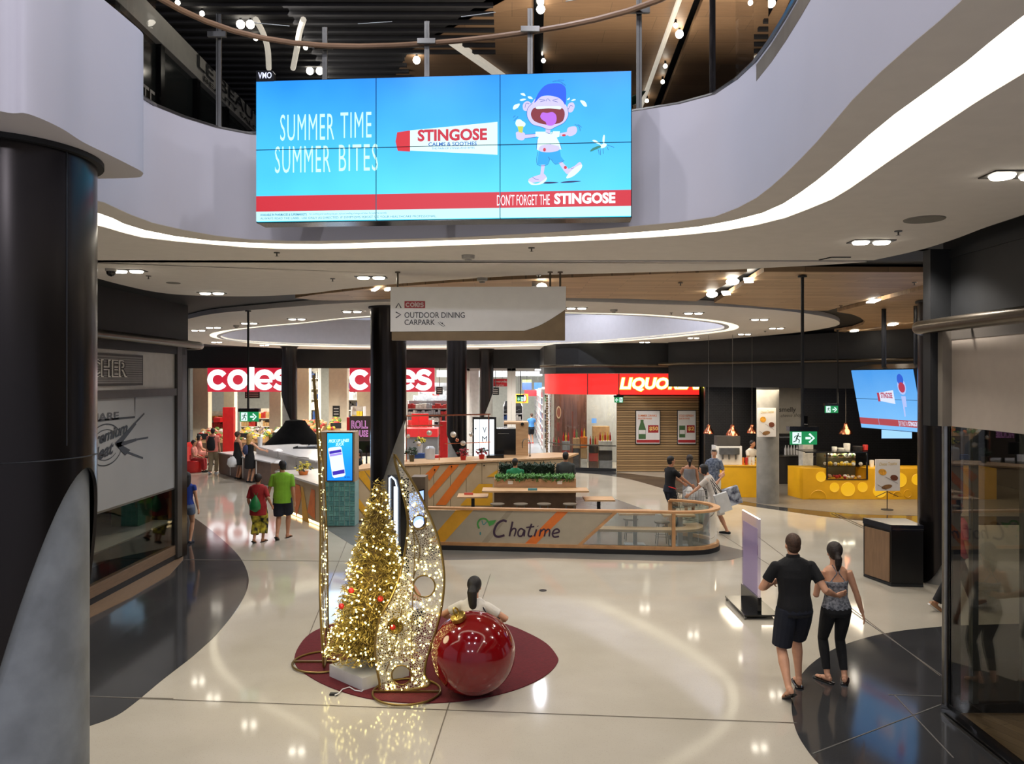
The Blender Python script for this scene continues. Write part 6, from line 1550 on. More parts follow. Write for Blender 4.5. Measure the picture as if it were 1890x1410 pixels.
# copper rail frame with glass baubles
t = thing('copper_rail_frame', 'thin copper rail frame over the tea counter hung with baubles', 'frame', tuple(on(820, 22.4, CT)))
fa, fb_ = at(750, 765, 21.6), at(905, 766, 22.6)
fa.z = fb_.z = at(0, 766, 22.1).z
MB().tube([fa, fb_], .02, 8).build('rail', cop, t)
MB().tube([fa - V((0, 0, .28)), fa.lerp(fb_, .42) - V((0, 0, .28))], .014, 8).build('rail', cop, t)
for u in (.0, .38, .98):
    q = fa.lerp(fb_, u); MB().tube([(q.x, q.y, CT), q], .014, 8).build('rail_post', cop, t)
MB().tube([fa.lerp(fb_, .45) - V((0, 0, CT * 0 + .80)), fb_ - V((0, 0, .80))], .012, 8).build('rail', cop, t)
glb = mat('bauble_glass', (216, 206, 190), .12, metal=.6, var=.1)
for i, (px, py, r, mm) in enumerate([(791, 799, .075, glb), (835, 802, .085, glb), (842, 812, .05, cop), (772, 819, .07, glb), (853, 818, .075, glb), (868, 802, .06, glb), (752, 805, .06, glb)]):
    u = max(0.02, min(.98, (px - 750) / 155)); q = fa.lerp(fb_, u); z = CAMH - (py - 700) / F * q.y
    tt = thing('hanging_bauble', f'round bauble hanging from the copper rail over the tea counter, {ORD[sorted([791, 835, 842, 772, 853, 868, 752]).index(px)]} from the left', 'bauble', (q.x, q.y, z))
    m = MB(); m.ell((q.x, q.y, z), r, 14, 10); m.build('ball', mm, tt, smooth=True); MB().cyl((q.x, q.y, z + r), (q.x, q.y, fa.z), .003, seg=5).build('thread', steel, tt)
rdl = mat('poinsettia_red', (150, 22, 34), .5, var=.2)
flowers(on(855, 22.0, CT), 'red poinsettia on the tea counter, left of the lightbox', 'poinsettia', rdl, redm, 50, .2, .28, .09)
flowers(on(889, 22.3, CT), 'red poinsettia before the glowing lightbox', 'poinsettia', rdl, redm, 50, .2, .28, .09)
flowers(on(760, 21.6, CT), 'dark green potted plant at the left end of the tea counter', 'potted_plant', mat('plant_dark', (44, 64, 44), .5, var=.3), MATS['disp_back'], 60, .2, .4, .08)
t = flowers(on(776, 23.2, CT), 'yellow and white flowers in a jar behind the tea counter', 'flower_vase', flw, whiteg, 50, .2, .75, .07)
t = thing('clear_jar', 'large pale plastic jar behind the tea counter', 'jar', tuple(on(794, 22.3, CT))); m = MB(); c = on(794, 22.3, CT); m.lathe(c, [(0, .002), (.13, .002), (.14, .3), (.09, .36), (0, .36)], 16); m.build('jar_body', mat('jar_pale', (200, 204, 208), .3), t, smooth=True)
t = thing('blue_carton', 'small blue carton behind the tea counter', 'carton', tuple(on(770, 22.6, CT))); MB().box(on(773, 22.6, CT + .07), (.34, .2, .13)).build('carton_body', goods[2], t)
t = thing('red_stand', 'red display stand with a glass of straws behind the tea counter', 'display stand', tuple(on(818, 28, 0)))
a = on(818, 28, 0); MB().bbox(a.x - .12, 28, .01, a.x + .16, 28.3, 2.1).build('stand_body', redm, t); MB().bbox(a.x - .35, 27.9, .8, a.x - .1, 28.2, .9).build('tray', redm, t)

# ---------------------------------------------------------------- barrier with the lettered panel
bz0 = .90
bpts = [V((-2.32, 16.72, 0)), V((-1.0, 16.57, 0)), V((1.2, 16.33, 0)), V((3.0, 16.13, 0)), V((3.55, 16.1, 0)), V((3.98, 16.2, 0)), V((4.28, 16.5, 0)), V((4.36, 16.85, 0)), V((4.25, 17.25, 0)), V((3.95, 17.55, 0)), V((3.55, 17.7, 0))]
bc = crv(bpts, 8)
ba = thing('seating_barrier', 'curved oak-railed glass barrier lettered with a bubble tea name', 'barrier', (1, 16.5, 0))
MB().loft([V((p.x, p.y, bz0)) for p in bc], [(.07, .022)] * len(bc), 12, side=None).build('top_rail', oakx, ba, smooth=True) if False else None
def ribbon(curve, w, z0, z1):
    L_, R_ = [], []
    for i, p in enumerate(curve):
        d = (curve[min(i + 1, len(curve) - 1)] - curve[max(i - 1, 0)]); d.z = 0; d.normalize(); n = V((-d.y, d.x, 0)) * w / 2
        L_.append(p + n); R_.append(p - n)
    return MB().strip(L_, R_, z0, z1)
ribbon(bc, .14, bz0 - .045, bz0).build('top_rail', oakx, ba)
ribbon(bc, .10, .10, .17).build('bottom_rail', oakx, ba)
ribbon(bc, .13, .006, .10).build('kick_base', black_m, ba)
la, lb = (-2.32, 16.72), (3.0, 16.13)
def vpan(pts, m_, name, off, parent=ba):
    m = MB(); vpoly(m, pts, la, lb, off); return m.build(name, m_, parent)
# opaque panel
m = MB()
k = [(768, 941), (1136, 945), (1066, 1007), (768, 1004)]
fr = [vp(x, y, la, lb, .02) for x, y in k]; bk = [vp(x, y, la, lb, -.01) for x, y in k]
m.add(fr + bk, [(3, 2, 1, 0), (4, 5, 6, 7), (0, 1, 5, 4), (1, 2, 6, 5), (2, 3, 7, 6), (3, 0, 4, 7)])
m.build('sign_panel', mat('greige_panel', (176, 166, 146), .6, var=.03), ba)
vpan([(842, 941), (874, 941), (816, 1005), (786, 1005)], yellowp, 'stripe', .026)
vpan([(936, 942), (948, 942), (898, 1005), (886, 1005)], mat('panel_seam_stripe', (160, 150, 130), .6), 'stripe', .026)  # darker seam stripe of the panel
vpan([(1028, 944), (1049, 944), (987, 1006), (966, 1006)], orange, 'stripe', .026)
for a_, b_ in (((1137, 944), (1067, 1008)),):
    MB().bar(vp(*a_, la, lb, .02), vp(*b_, la, lb, .02), .06, .06).build('diagonal_rail', oakx, ba)
class VPan(Pan): pass
P0, P1, P2 = vp(881, 955, la, lb), vp(1040, 955, la, lb), vp(881, 1003, la, lb)
pq = Pan(P0, P1 - P0, V((0, 0, P2.z - P0.z)), 881, 955, 1040, 1003)
m = MB()
ink2 = mat('tea_purple', (58, 34, 58), .5, var=0)
# brush lettering, stroke by stroke
def S_(pts, w=3.0):
    pq.stroke(m, pts, w * 1.22, .034, n=6)
def LT(*ss):
    global m
    m = MB()
    for q, w in ss: S_(q, w)
    m.build('letter', ink2, ba)
LT(([(936, 962), (929, 960), (919, 966), (913, 978), (914, 987), (921, 990), (932, 987)], 3.4))
LT(([(947, 962), (941, 989)], 2.8), ([(942, 982), (948, 975), (953, 977), (950, 989)], 2.4))
LT(([(968, 978), (962, 975), (957, 981), (958, 988), (964, 988), (969, 978), (968, 989)], 2.4))
LT(([(982, 966), (976, 984), (978, 989), (983, 988)], 2.6), ([(972, 973), (987, 971)], 2.2))
LT(([(991, 976), (987, 989)], 2.6), ([(993, 970), (993.5, 971)], 2.8))
LT(([(999, 976), (996, 989)], 2.4), ([(998, 981), (1004, 976), (1007, 979), (1005, 989)], 2.3), ([(1006, 981), (1012, 976), (1015, 979), (1014, 989)], 2.3))
LT(([(1021, 984), (1032, 981), (1030, 976), (1024, 977), (1020, 984), (1023, 990), (1032, 989)], 2.5))

m = MB(); pq.stroke(m, [(885, 975), (882, 966), (887, 958), (896, 957), (902, 963), (905, 970)], 3.2, .034); pq.poly(m, [(905, 970), (903, 961), (917, 959), (912, 967)], .035); m.build('logo_leaf', mat('leaf_green', (70, 150, 70), .5), ba)
m = MB(); pq.stroke(m, [(890, 960), (893, 968), (899, 962)], 1.6, .034); pq.ell(m, 887, 984, 1.4, 3, .035); m.build('logo_drop', mat('drop_teal', (70, 140, 140), .5), ba)
# clear glass around the rest
gi0 = [p for p in bc if p.x > 2.2]
segs = [bc[i:i + 1] for i in range(0)]
gl = [(p.x, p.y) for p in bc if p.x > 1.35 or p.y > 16.9]
cuts = [0, int(len(gl) * .32), int(len(gl) * .62), len(gl) - 1]
bglass = glassmat('barrier_glass', (230, 236, 232), amount=.10, tint=.93, ior=1.2)
for a_, b_ in zip(cuts, cuts[1:]): MB().wall(gl[a_:b_ + 1], .17, bz0 - .05, .01).build('glass_panel', bglass, ba, smooth=True)
pg = [vp(760, 950, la, lb), vp(748, 950, la, lb)]
for px in (1243, 752):
    c = vp(px, 950, la, lb); MB().bbox(c.x - .035, c.y - .035, .1, c.x + .035, c.y + .035, bz0 - .03).build('post', oakx, ba)
MB().bbox(3.52, 17.66, .1, 3.6, 17.74, bz0 - .03).build('post', oakx, ba)
# bench inside the barrier
be = thing('curved_bench', 'pale oak bench following the inside of the curved barrier', 'bench', (3, 16.9, 0))
bi = crv([V((1.6, 16.62, 0)), V((3.0, 16.48, 0)), V((3.5, 16.48, 0)), V((3.8, 16.6, 0)), V((3.92, 16.88, 0)), V((3.86, 17.1, 0))], 6)
ribbon(bi, .36, .42, .47).build('bench_seat', oak, be)
for p in (bi[3], bi[10], bi[17], bi[-2]): MB().bbox(p.x - .04, p.y - .04, .008, p.x + .04, p.y + .04, .42).build('leg', goods[8], be)
be = thing('straight_bench', 'pale oak bench behind the lettered panel at left', 'bench', (-1.7, 17.0, 0)); MB().bbox(-2.2, 16.85, .42, -1.2, 17.2, .47).build('bench_seat', oak, be)
for x in (-2.1, -1.3): MB().bbox(x, 16.95, .008, x + .08, 17.1, .42).build('leg', goods[8], be)
# tables
def cafe_table(px, D, w, label, post=None, z=.74):
    c = at(px, 700, D); t = thing('cafe_table', label, 'table', (c.x, D, 0))
    MB().bbox(c.x - w / 2, D - .3, z - .035, c.x + w / 2, D + .3, z).build('tabletop', oak, t)
    MB().bbox(c.x - .04, D - .04, .02, c.x + .04, D + .04, z - .035).build('post', post or black_m, t); MB().bbox(c.x - .22, D - .2, .008, c.x + .22, D + .2, .03).build('foot', post or black_m, t)
    return t
cafe_table(873, 19.4, .75, 'small oak cafe table left of the planter, with a red menu card')
cafe_table(1105, 18.9, .72, 'small oak cafe table right of the planter')
cafe_table(817, 17.35, .78, 'oak cafe table behind the left end of the lettered barrier', goods[8])
cafe_table(1172, 17.0, .76, 'oak cafe table behind the clear part of the barrier', goods[8])
c = at(1254, 700, 16.95); t = thing('cafe_table', 'oak cafe table inside the round end of the barrier', 'table', (c.x, 16.95, 0))
MB().bbox(c.x - .38, 16.75, .66, c.x + .30, 17.1, .70).build('tabletop', oak, t); MB().bbox(c.x - .05, 16.85, .02, c.x + .05, 16.95, .66).build('post', goods[8], t); MB().bbox(c.x - .2, 16.75, .008, c.x + .2, 17.05, .03).build('foot', goods[8], t)
for px, D, col, l, z in ((865, 19.4, brt_red, 'small red menu card on the left cafe table', .74), (983, 18.7, goods[2], 'small blue menu card on the planter shelf', .95)):
    c = on(px, D, z + .003); t = thing('menu_card', l, 'card', tuple(c)); MB().box(c + V((0, 0, .03)), (.22, .03, .05)).build('card_body', mat('card_teal', (90, 160, 170), .5) if z > .8 else mat('card_red', (214, 90, 76), .5), t)
# planter
pln = thing('planter', 'long oak planter box with leafy hedge and shelf table', 'planter', (.4, 19.4, 0))
px0, px1 = at(912, 700, 19.3).x, at(1063, 700, 19.3).x
MB().bbox(px0, 19.3, .008, px1, 19.9, .92).build('lower_box', mat('planter_dark', (126, 98, 70), .5, var=.1), pln)
MB().bbox(px0, 19.26, .92, px1, 19.9, 1.16).build('planter_box', mat('planter_oak', (184, 146, 112), .5, var=.06), pln)
MB().bbox(at(890, 700, 18.8).x, 18.65, .91, at(1086, 700, 18.8).x, 19.26, .95).build('shelf_top', oak, pln)
for px in (942, 1033):
    c = at(px, 893, 19.25); MB().box((c.x, 19.25, 1.07), (.12, .01, .08)).build('white_card', whiteg, pln)
hg = mat('hedge_green', (84, 136, 60), .6, var=.3, scale=30); hd = mat('hedge_dark', (28, 52, 28), .7, var=.3, scale=30)
def hedge(x0, y0, z0, x1, y1, z1, n, m_, name, sz=.05):
    MB().bbox(x0 + .05, y0 + .05, z0, x1 - .05, y1 - .05, z1 - .05).build(name + '_core', hd, pln)
    m = MB()
    for i in range(n):
        c = V((random.uniform(x0, x1), random.uniform(y0 - .02, y1), random.uniform(z0, z1)))
        a = random.uniform(0, 6.28); e = random.uniform(-.4, 1.2); d = V((math.cos(a) * math.cos(e), math.sin(a) * math.cos(e), math.sin(e))) * sz * random.uniform(.7, 1.4)
        s_ = d.cross(V((0, 0, 1))); s_ = (s_.normalized() if s_.length else V((1, 0, 0))) * sz * .45
        m.add([c - d * .8, c + s_, c + d, c - s_], [(0, 1, 2, 3)])
    stuff(m.build(name, m_, pln))
hedge(px0 + .03, 19.24, 1.10, px1 - .03, 19.72, 1.235, 2600, hg, 'front_hedge')
hedge(px0 + .1, 20.3, .9, at(1028, 700, 20).x, 20.7, 1.42, 2600, hd, 'back_hedge')
MB().bbox(px0 + .05, 20.3, .008, at(1028, 700, 20).x, 20.7, .95).build('back_box', MATS['planter_dark'], pln)
seatm = mat('stool_seat', (128, 116, 100), .5, var=.08)
def stool(px, D, z, label, wood=False):
    c = at(px, 700, D); t = thing('round_stool', label, 'stool', (c.x, D, 0))
    m = MB(); m.lathe((c.x, D, 0), [(0, z - .035), (.16, z - .035), (.17, z - .015), (.165, z), (0, z)], 20); m.build('seat', seatm, t, smooth=True)
    for k in range(4):
        a = PI / 4 + k * PI / 2
        MB().cyl((c.x + .12 * math.cos(a), D + .12 * math.sin(a), z - .03), (c.x + .17 * math.cos(a), D + .17 * math.sin(a), .009), .011, seg=8).build('leg', mat('stool_metal', (120, 120, 116), .4, metal=.7), t)
    MB().tube([V((c.x + .155 * math.cos(a), D + .155 * math.sin(a), z * .4)) for a in [2 * PI * k / 20 for k in range(20)]], .007, 6, closed=True).build('footring', MATS['stool_metal'], t)
for i, (px, D, z, l) in enumerate([(918, 18.5, .68, 'round stool under the planter shelf, leftmost'), (961, 18.5, .68, 'round stool under the planter shelf, second from left'), (1004, 18.5, .68, 'round stool under the planter shelf, third from left'), (1052, 18.5, .68, 'round stool under the planter shelf, rightmost'),
                                 (1164, 16.95, .50, 'round stool seen through the clear barrier glass, left one'), (1222, 17.05, .52, 'round stool seen through the clear barrier glass, right one')]):
    if i == 4: D = 17.55
    stool(px, D, z, l)

# ---------------------------------------------------------------- totem, tilted screen, acrylic stand
t = thing('digital_totem', 'tall slim black totem with glowing white edges, behind the gold tree', 'totem', (at(735, 700, 14.3).x, 14.3, 0))
a = at(722, 700, 14.4); b = at(748, 700, 14.0)
ta, tb_ = (a.x, 14.45), (b.x, 13.95)
MB().bar((ta[0], ta[1], .93), (tb_[0], tb_[1], .93), .16, 1.83).build('totem_body', blackgloss, t)
ne = emitc('neon_edge', (214, 232, 255), 2.2)
for q in ([(727, 1056), (727, 882)], [(741, 1030), (741, 900)]):
    MB().bar(vp(*q[0], ta, tb_, .09), vp(*q[1], ta, tb_, .09), .022, .02, up=(0, 1, 0)).build('light_edge', ne, t)
MB().tube([vp(727, 882, ta, tb_, .09), vp(731, 879, ta, tb_, .09), vp(738, 886, ta, tb_, .09), vp(741, 900, ta, tb_, .09)], .012, 6).build('light_edge', ne, t)
m = MB(); vpoly(m, [(735.5, 897), (740, 897), (740, 978), (735.5, 978)], ta, tb_, .092); m.build('lit_directory', emitc('dir_white', (235, 240, 250), 1.3), t)
t = thing('tilted_screen_stand', 'tilted lit screen on a taupe stand behind the lit gold sculpture', 'screen', (at(775, 700, 15.6).x, 15.6, 0))
MB().plate([(at(762, 0, 15.8).x, 15.6), (at(787, 0, 15.8).x, 15.6), (at(788, 0, 15.8).x, 16.0), (at(762, 0, 15.8).x, 16.0)], .01, 1.66).build('stand_body', mat('stand_taupe', (112, 96, 78), .5), t)
p = Pan(at(751, 912, 15.5), at(782, 905, 15.5) - at(751, 912, 15.5), V((0, .05, at(0, 975, 15.5).z - at(0, 912, 15.5).z)), 0, 0, 100, 100)
m = MB(); p.slab(m, [(-3, -3), (103, -3), (103, 103), (-3, 103)], -.05, 0); m.build('screen_body', blackgloss, t)
m = MB(); p.rect(m, 0, 0, 100, 100, .004); m.build('display', E('bluewhite', (160, 190, 250), 1.25), t)
m = MB(); p.stroke(m, [(0, 20), (60, 60), (100, 80)], 3, .007, smooth=False); p.stroke(m, [(70, 0), (50, 50), (30, 100)], 3, .007, smooth=False); p.stroke(m, [(60, 0), (90, 40), (100, 90)], 3, .007); stuff(m.build('map_lines', E('maplines', (40, 60, 150)), t))
m = MB(); p.ell(m, 70, 95, 28, 12, .008); m.build('map_badge', E('mapwhite', (245, 250, 255), 1.4), t)
# acrylic poster stand
acr = glassmat('acrylic', (232, 228, 244), amount=.02, tint=.97, ior=1.02)
A_, B_2 = (at(1371, 0, 12.7).x, 12.7), (at(1402, 0, 11.85).x, 11.85)
t = thing('acrylic_sign_stand', 'clear acrylic stand with a purple sheet on a wheeled black base', 'sign stand', ((A_[0] + B_2[0]) / 2, 12.2, 0))
dv = V((B_2[0] - A_[0], B_2[1] - A_[1], 0)); nv = V((dv.y, -dv.x, 0)).normalized(); 
ca, cb = V((*A_, 0)), V((*B_2, 0))
MB().plate([xy(ca - dv * .12 + nv * .26), xy(cb + dv * .12 + nv * .26), xy(cb + dv * .12 - nv * .26), xy(ca - dv * .12 - nv * .26)], .05, .075).build('base_board', blackgloss, t)
MB().bar(ca + V((0, 0, .19)), cb + V((0, 0, .19)), .06, .23).build('black_holder', blackgloss, t)
MB().bar(ca + V((0, 0, .84)), cb + V((0, 0, .84)), .03, 1.3).build('acrylic_sheet', acr, t)
purp = bpy.data.materials.new('purple_sheet'); purp.use_nodes = True
_b = purp.node_tree.nodes['Principled BSDF']; _b.inputs['Base Color'].default_value = lin((206, 192, 212)); _b.inputs['Alpha'].default_value = .6; _b.inputs['Roughness'].default_value = .5
MB().bar(ca + V((0, 0, .80)) + dv * .03, cb + V((0, 0, .80)) - dv * .12, .004, 1.05).build('printed_sheet', purp, t)
MB().bar(ca + V((0, 0, 1.0)) + dv * .03 - nv * .006, cb + V((0, 0, 1.0)) - dv * .12 - nv * .006, .003, .16).build('sheet_band', mat('sheet_purple', (140, 110, 140), .5), t)
pa = ca + dv * .45 - nv * .04; MB().bar(pa + V((0, 0, .18)), pa + dv * .22 + V((0, 0, .18)), .004, .14).build('white_card', whiteg, t)
for s, u in ((.24, -.08), (-.24, -.08), (.24, 1.08), (-.24, 1.08)):
    q = ca + dv * u + nv * s; MB().cyl((q.x - .012, q.y, .027), (q.x + .012, q.y, .027), .024, seg=12).build('wheel', steel, t)
# ================================================================ CHRISTMAS DISPLAY
car = thing('round_carpet', 'round dark red carpet under the Christmas display', 'carpet', (-1.08, 10.3, 0))
cp = []
for px, py in [(545, 1227), (551, 1195), (580, 1166), (640, 1146), (720, 1136), (800, 1134), (880, 1140), (937, 1154), (980, 1172), (1010, 1190), (1028, 1212), (1029, 1224), (1012, 1244), (975, 1265), (920, 1283), (850, 1295), (770, 1299), (690, 1292), (630, 1277), (580, 1255)]:
    cp.append(fl(px, py))
MB().plate([xy(p) for p in crv([V((p.x, p.y, 0)) for p in cp], 5, True)], .002, .012).build('carpet_pile', mat('carpet_red', (88, 13, 22), .95, var=.12, scale=20, bump=.4), car)
gold = mat('tinsel_gold', (206, 182, 100), .4, metal=.55, col2=(140, 118, 52), scale=25)
led = emitc('led_warm', (255, 238, 150), 6)
goldf = mat('frame_gold', (140, 116, 66), .35, metal=.85, var=.1)
# plinth
pl_ = [fl(608, 1250), fl(669, 1277), fl(755, 1249)]
p0, p1, p2_ = [V((p.x, p.y, 0)) for p in pl_]; p3 = p0 + p2_ - p1
t = thing('tree_plinth', 'square white plinth under the gold tree', 'plinth', ((p0.x + p2_.x) / 2, (p0.y + p2_.y) / 2, .012))
MB().plate([xy(p) for p in (p0, p1, p2_, p3)], .0125, .155).build('plinth_body', mat('plinth_white', (202, 200, 198), .6, var=.03), t)
tx, ty = (p0.x + p2_.x) / 2 + .02, (p0.y + p2_.y) / 2 + .04
tr = thing('gold_christmas_tree', 'slim gold tinsel Christmas tree covered in warm lights', 'christmas tree', (tx, ty, .155))
z0, z1, R0 = .30, 2.42, .50
lean = lambda z: V((tx + .10 * (z - z0) / (z1 - z0), ty, z))
MB().cyl((tx, ty, .155), (tx, ty, .5), .03, seg=10).build('trunk', goldf, tr)
m = MB(); m.loft([lean(z0), lean(z0 + .9), lean(z1 - .1)], [R0 * .62, R0 * .42, .02], 24); m.build('core', mat('core_gold', (92, 72, 30), .7, metal=.3, var=.3, scale=20), tr)
m = MB(); mb_ = MB()
for i in range(15000):
    u = 1 - math.sqrt(random.random()) ** .9; z = z0 + (z1 - z0) * u; R = R0 * (1 - u) ** .85 + .035
    R *= 1 + .10 * math.sin(z * 42)
    a = random.uniform(0, 2 * PI); r = R * random.uniform(.62, 1.0)
    c = lean(z); c = c + V((r * math.cos(a), r * math.sin(a), random.uniform(-.03, .03)))
    e = random.uniform(-.9, .9); a2 = a + random.uniform(-1, 1)
    d = V((math.cos(a2) * math.cos(e), math.sin(a2) * math.cos(e), math.sin(e))) * random.uniform(.022, .045)
    s_ = d.cross(V((random.random() - .5, random.random() - .5, random.random() - .5))); s_ = s_.normalized() * .006 if s_.length else V((.006, 0, 0))
    m.add([c - d, c + s_, c + d, c - s_], [(0, 1, 2, 3)])
stuff(m.build('tinsel', gold, tr))
for i in range(480):
    u = 1 - math.sqrt(random.random()); z = z0 + (z1 - z0) * u; R = (R0 * (1 - u) ** .85 + .035) * random.uniform(.92, 1.06); a = random.uniform(0, 2 * PI)
    c = lean(z) + V((R * math.cos(a), R * math.sin(a), 0)); mb_.ell(c, random.uniform(.008, .014), 6, 4)
stuff(mb_.build('fairy_lights', led, tr))
for px, py in ((630, 1119), (648, 1090), (725, 1158), (702, 1105)):
    D = 9.5 - .25; c = at(px, py, D); m = MB(); m.ell(c, .035, 12, 8); m.build('bauble', redm, tr, smooth=True)

# leaf-shaped lit sculptures
outl = [(727, 838), (742, 860), (758, 884), (773, 910), (787, 938), (800, 968), (811, 1002), (818, 1040), (820, 1075), (816, 1115), (808, 1152), (796, 1190), (786, 1222), (784, 1245), (789, 1266)]
outr = [(709, 1276), (700, 1256), (693, 1215), (693, 1176), (703, 1138), (722, 1104), (738, 1064), (747, 1020), (753, 972), (750, 940), (743, 908), (735, 873)]
sheet = bpy.data.materials.new('glitter_mesh'); sheet.use_nodes = True
def _sh():
    nt = sheet.node_tree; N = nt.nodes; L = nt.links; b = N['Principled BSDF']
    tc = N.new('ShaderNodeTexCoord'); vo = N.new('ShaderNodeTexVoronoi'); vo.inputs['Scale'].default_value = 42; vo.feature = 'DISTANCE_TO_EDGE'
    rp = N.new('ShaderNodeMath'); rp.operation = 'LESS_THAN'; rp.inputs[1].default_value = .12
    L.new(tc.outputs['Object'], vo.inputs['Vector']); L.new(vo.outputs[0], rp.inputs[0]); L.new(rp.outputs[0], b.inputs['Alpha'])
    b.inputs['Base Color'].default_value = lin((200, 190, 166)); b.inputs['Metallic'].default_value = .2; b.inputs['Roughness'].default_value = .4
_sh()
def sculpture(label, M3, rings, base_c, base_r, nled, seed):
    random.seed(seed)
    t = thing('lit_leaf_sculpture', label, 'sculpture', (base_c[0], base_c[1], .012))
    O = crv([V((x, y, 0)) for x, y in outl + outr], 4, True)
    P3 = [M3(p.x, p.y) for p in O]
    MB().tube(P3, .014, 8, closed=True).build('outline_frame', goldf, t, smooth=True)
    # inner mesh sheet: fan strips between the two sides, with ring holes left open
    import bisect
    def inside(x, y):
        c = False; n = len(O)
        for i in range(n):
            a, b = O[i], O[(i + 1) % n]
            if (a.y > y) != (b.y > y) and x < (b.x - a.x) * (y - a.y) / (b.y - a.y) + a.x: c = not c
        return c
    m = MB(); step = 4.0
    y = 842.0
    while y < 1276:
        x = 690.0
        while x < 822:
            if inside(x + 2, y + 2) and all((x + 2 - a) ** 2 + (y + 2 - b) ** 2 > (r + .5) ** 2 for a, b, r in rings):
                m.add([M3(x, y), M3(x, y + step), M3(x + step, y + step), M3(x + step, y)], [(0, 1, 2, 3)])
            x += step
        y += step
    stuff(m.build('glitter_mesh', sheet, t))
    for a, b, r in rings:
        MB().tube([M3(a + r * math.cos(k * PI / 14), b + r * math.sin(k * PI / 14)) for k in range(28)], .009, 6, closed=True).build('ring', goldf, t, smooth=True)
    # swirl wires
    for q in ([(727, 850), (748, 930), (765, 1000), (762, 1090), (760, 1180), (762, 1262)], [(753, 960), (775, 1010), (765, 1060), (745, 1110), (730, 1190), (712, 1240)]):
        MB().tube([M3(p.x, p.y) for p in crv([V((x, y, 0)) for x, y in q], 5)], .006, 6).build('inner_wire', goldf, t)
    m = MB(); n = 0
    while n < nled:
        x, y = random.uniform(692, 820), 842 + 434 * random.random() ** .72
        if inside(x, y) and all((x - a) ** 2 + (y - b) ** 2 > r * r for a, b, r in rings):
            c = M3(x, y); m.ell(c + V((0, random.uniform(-.03, .03), 0)), random.uniform(.007, .013), 6, 4); n += 1
    stuff(m.build('fairy_lights', led, t))
    MB().tube([V((base_c[0] + base_r * math.cos(k * PI / 24), base_c[1] + base_r * math.sin(k * PI / 24), .026)) for k in range(48)], .013, 8, closed=True).build('base_ring', goldf, t, smooth=True)
    MB().bar((base_c[0] - base_r, base_c[1], .026), (base_c[0] + base_r, base_c[1], .026), .025, .02).build('base_bar', goldf, t)
    return t
SD = 9.02
M3a = lambda x, y: at(x, y, SD)
rings = [(774, 964, 13), (783, 1082, 20), (729, 1156, 14), (741, 1246, 18)]
sculpture('lit gold leaf-shaped sculpture with ring holes beside the red bauble', M3a, rings, (at(751, 0, SD).x, 9.0), .385, 300, 3)
e1 = V((-.13, .99, 0))
def M3b(x, y):
    z = .03 + (1276 - y) / 438 * 3.62; s_ = (x - 745) / 128 * 1.05
    return V((-2.37, 10.05, 0)) + e1 * s_ + V((-.042 * z, 0, z))
sculpture('tall thin gold lit sculpture seen edge-on at the left of the tree', M3b, rings, (-2.39, 9.95), .38, 110, 5)
t = thing('power_cable', 'white power cable and dark plug trailing over the carpet edge', 'cable', tuple(fl(640, 1268)))
MB().tube([fl(x, y, .02) for x, y in [(669, 1256), (675, 1268), (668, 1276), (655, 1274), (645, 1268), (632, 1272), (625, 1280), (618, 1283)]], .007, 6).build('cord', whiteg, t)
q = fl(616, 1283, .0); MB().box((q.x, q.y, .012), (.09, .05, .022)).build('plug', black_m, t)

# giant red bauble
oc_ = V((-.442, 8.98, .476 + .012)); ro = .476
ob = thing('giant_red_bauble', 'giant glossy red bauble with gold cap resting on the carpet', 'bauble', (oc_.x, oc_.y, .012))
m = MB(); m.ell(oc_ - V((0, 0, .012)), (ro * 1.015, ro * 1.015, ro * .97), 56, 36); m.build('red_ball', mat('bauble_red', (112, 6, 10), .10, var=.04, coat=.35, spec=.45), ob, smooth=True)
dz = V((-.33, -.30, .9)).normalized(); Rq = dz.to_track_quat('Z', 'Y').to_matrix()
m = MB(); m.lathe(oc_ + dz * (ro - .015), [(.085, 0), (.088, .05), (.07, .062), (0, .065)], 24, M=Rq); m.build('gold_cap', goldm, ob, smooth=True)
cc_ = oc_ + dz * (ro + .09); sx_ = V((1, 0, 0)); 
MB().tube([cc_ + dz * (.05 * math.sin(a)) + (V((.5, .85, 0)).normalized()) * (.042 * math.cos(a)) for a in [2 * PI * k / 24 for k in range(24)]], .010, 8, closed=True).build('hanging_loop', goldm, ob, smooth=True)
for k in range(1): light('POINT', (tx, ty - .7, 1.2), 12, (1, .85, .5), .2)
random.seed(11)
# ================================================================ PEOPLE
def ik(a, b, l1, l2, pole):
    a, b, pole = V(a), V(b), V(pole)
    d = b - a; L_ = d.length
    if L_ > (l1 + l2) * .999: b = a + d.normalized() * (l1 + l2) * .999; d = b - a; L_ = d.length
    u = d.normalized(); x = (l1 * l1 - l2 * l2 + L_ * L_) / (2 * L_); h = math.sqrt(max(0, l1 * l1 - x * x))
    p = pole - u * pole.dot(u)
    p = p.normalized() if p.length > 1e-5 else u.orthogonal()
    return a + u * x + p * h, b
def fuse(mb, name, m, parent, vox, smooth_it=2):
    """one continuous skin grown over the joined volumes"""
    o = mb.build('tmp', m, parent, local=True)
    o.parent = None
    md = o.modifiers.new('r', 'REMESH'); md.mode = 'VOXEL'; md.voxel_size = vox; md.use_smooth_shade = True
    if smooth_it:
        ms = o.modifiers.new('s', 'SMOOTH'); ms.factor = .5; ms.iterations = smooth_it
    dg = bpy.context.evaluated_depsgraph_get(); dg.update()
    me = bpy.data.meshes.new_from_object(o.evaluated_get(dg))
    me.name = name
    old = o.data
    bpy.data.objects.remove(o); bpy.data.meshes.remove(old)
    if not me.materials: me.materials.append(m)
    n = bpy.data.objects.new(name, me); COL.objects.link(n); n.parent = parent; WM[n.name] = wm(parent)
    return n
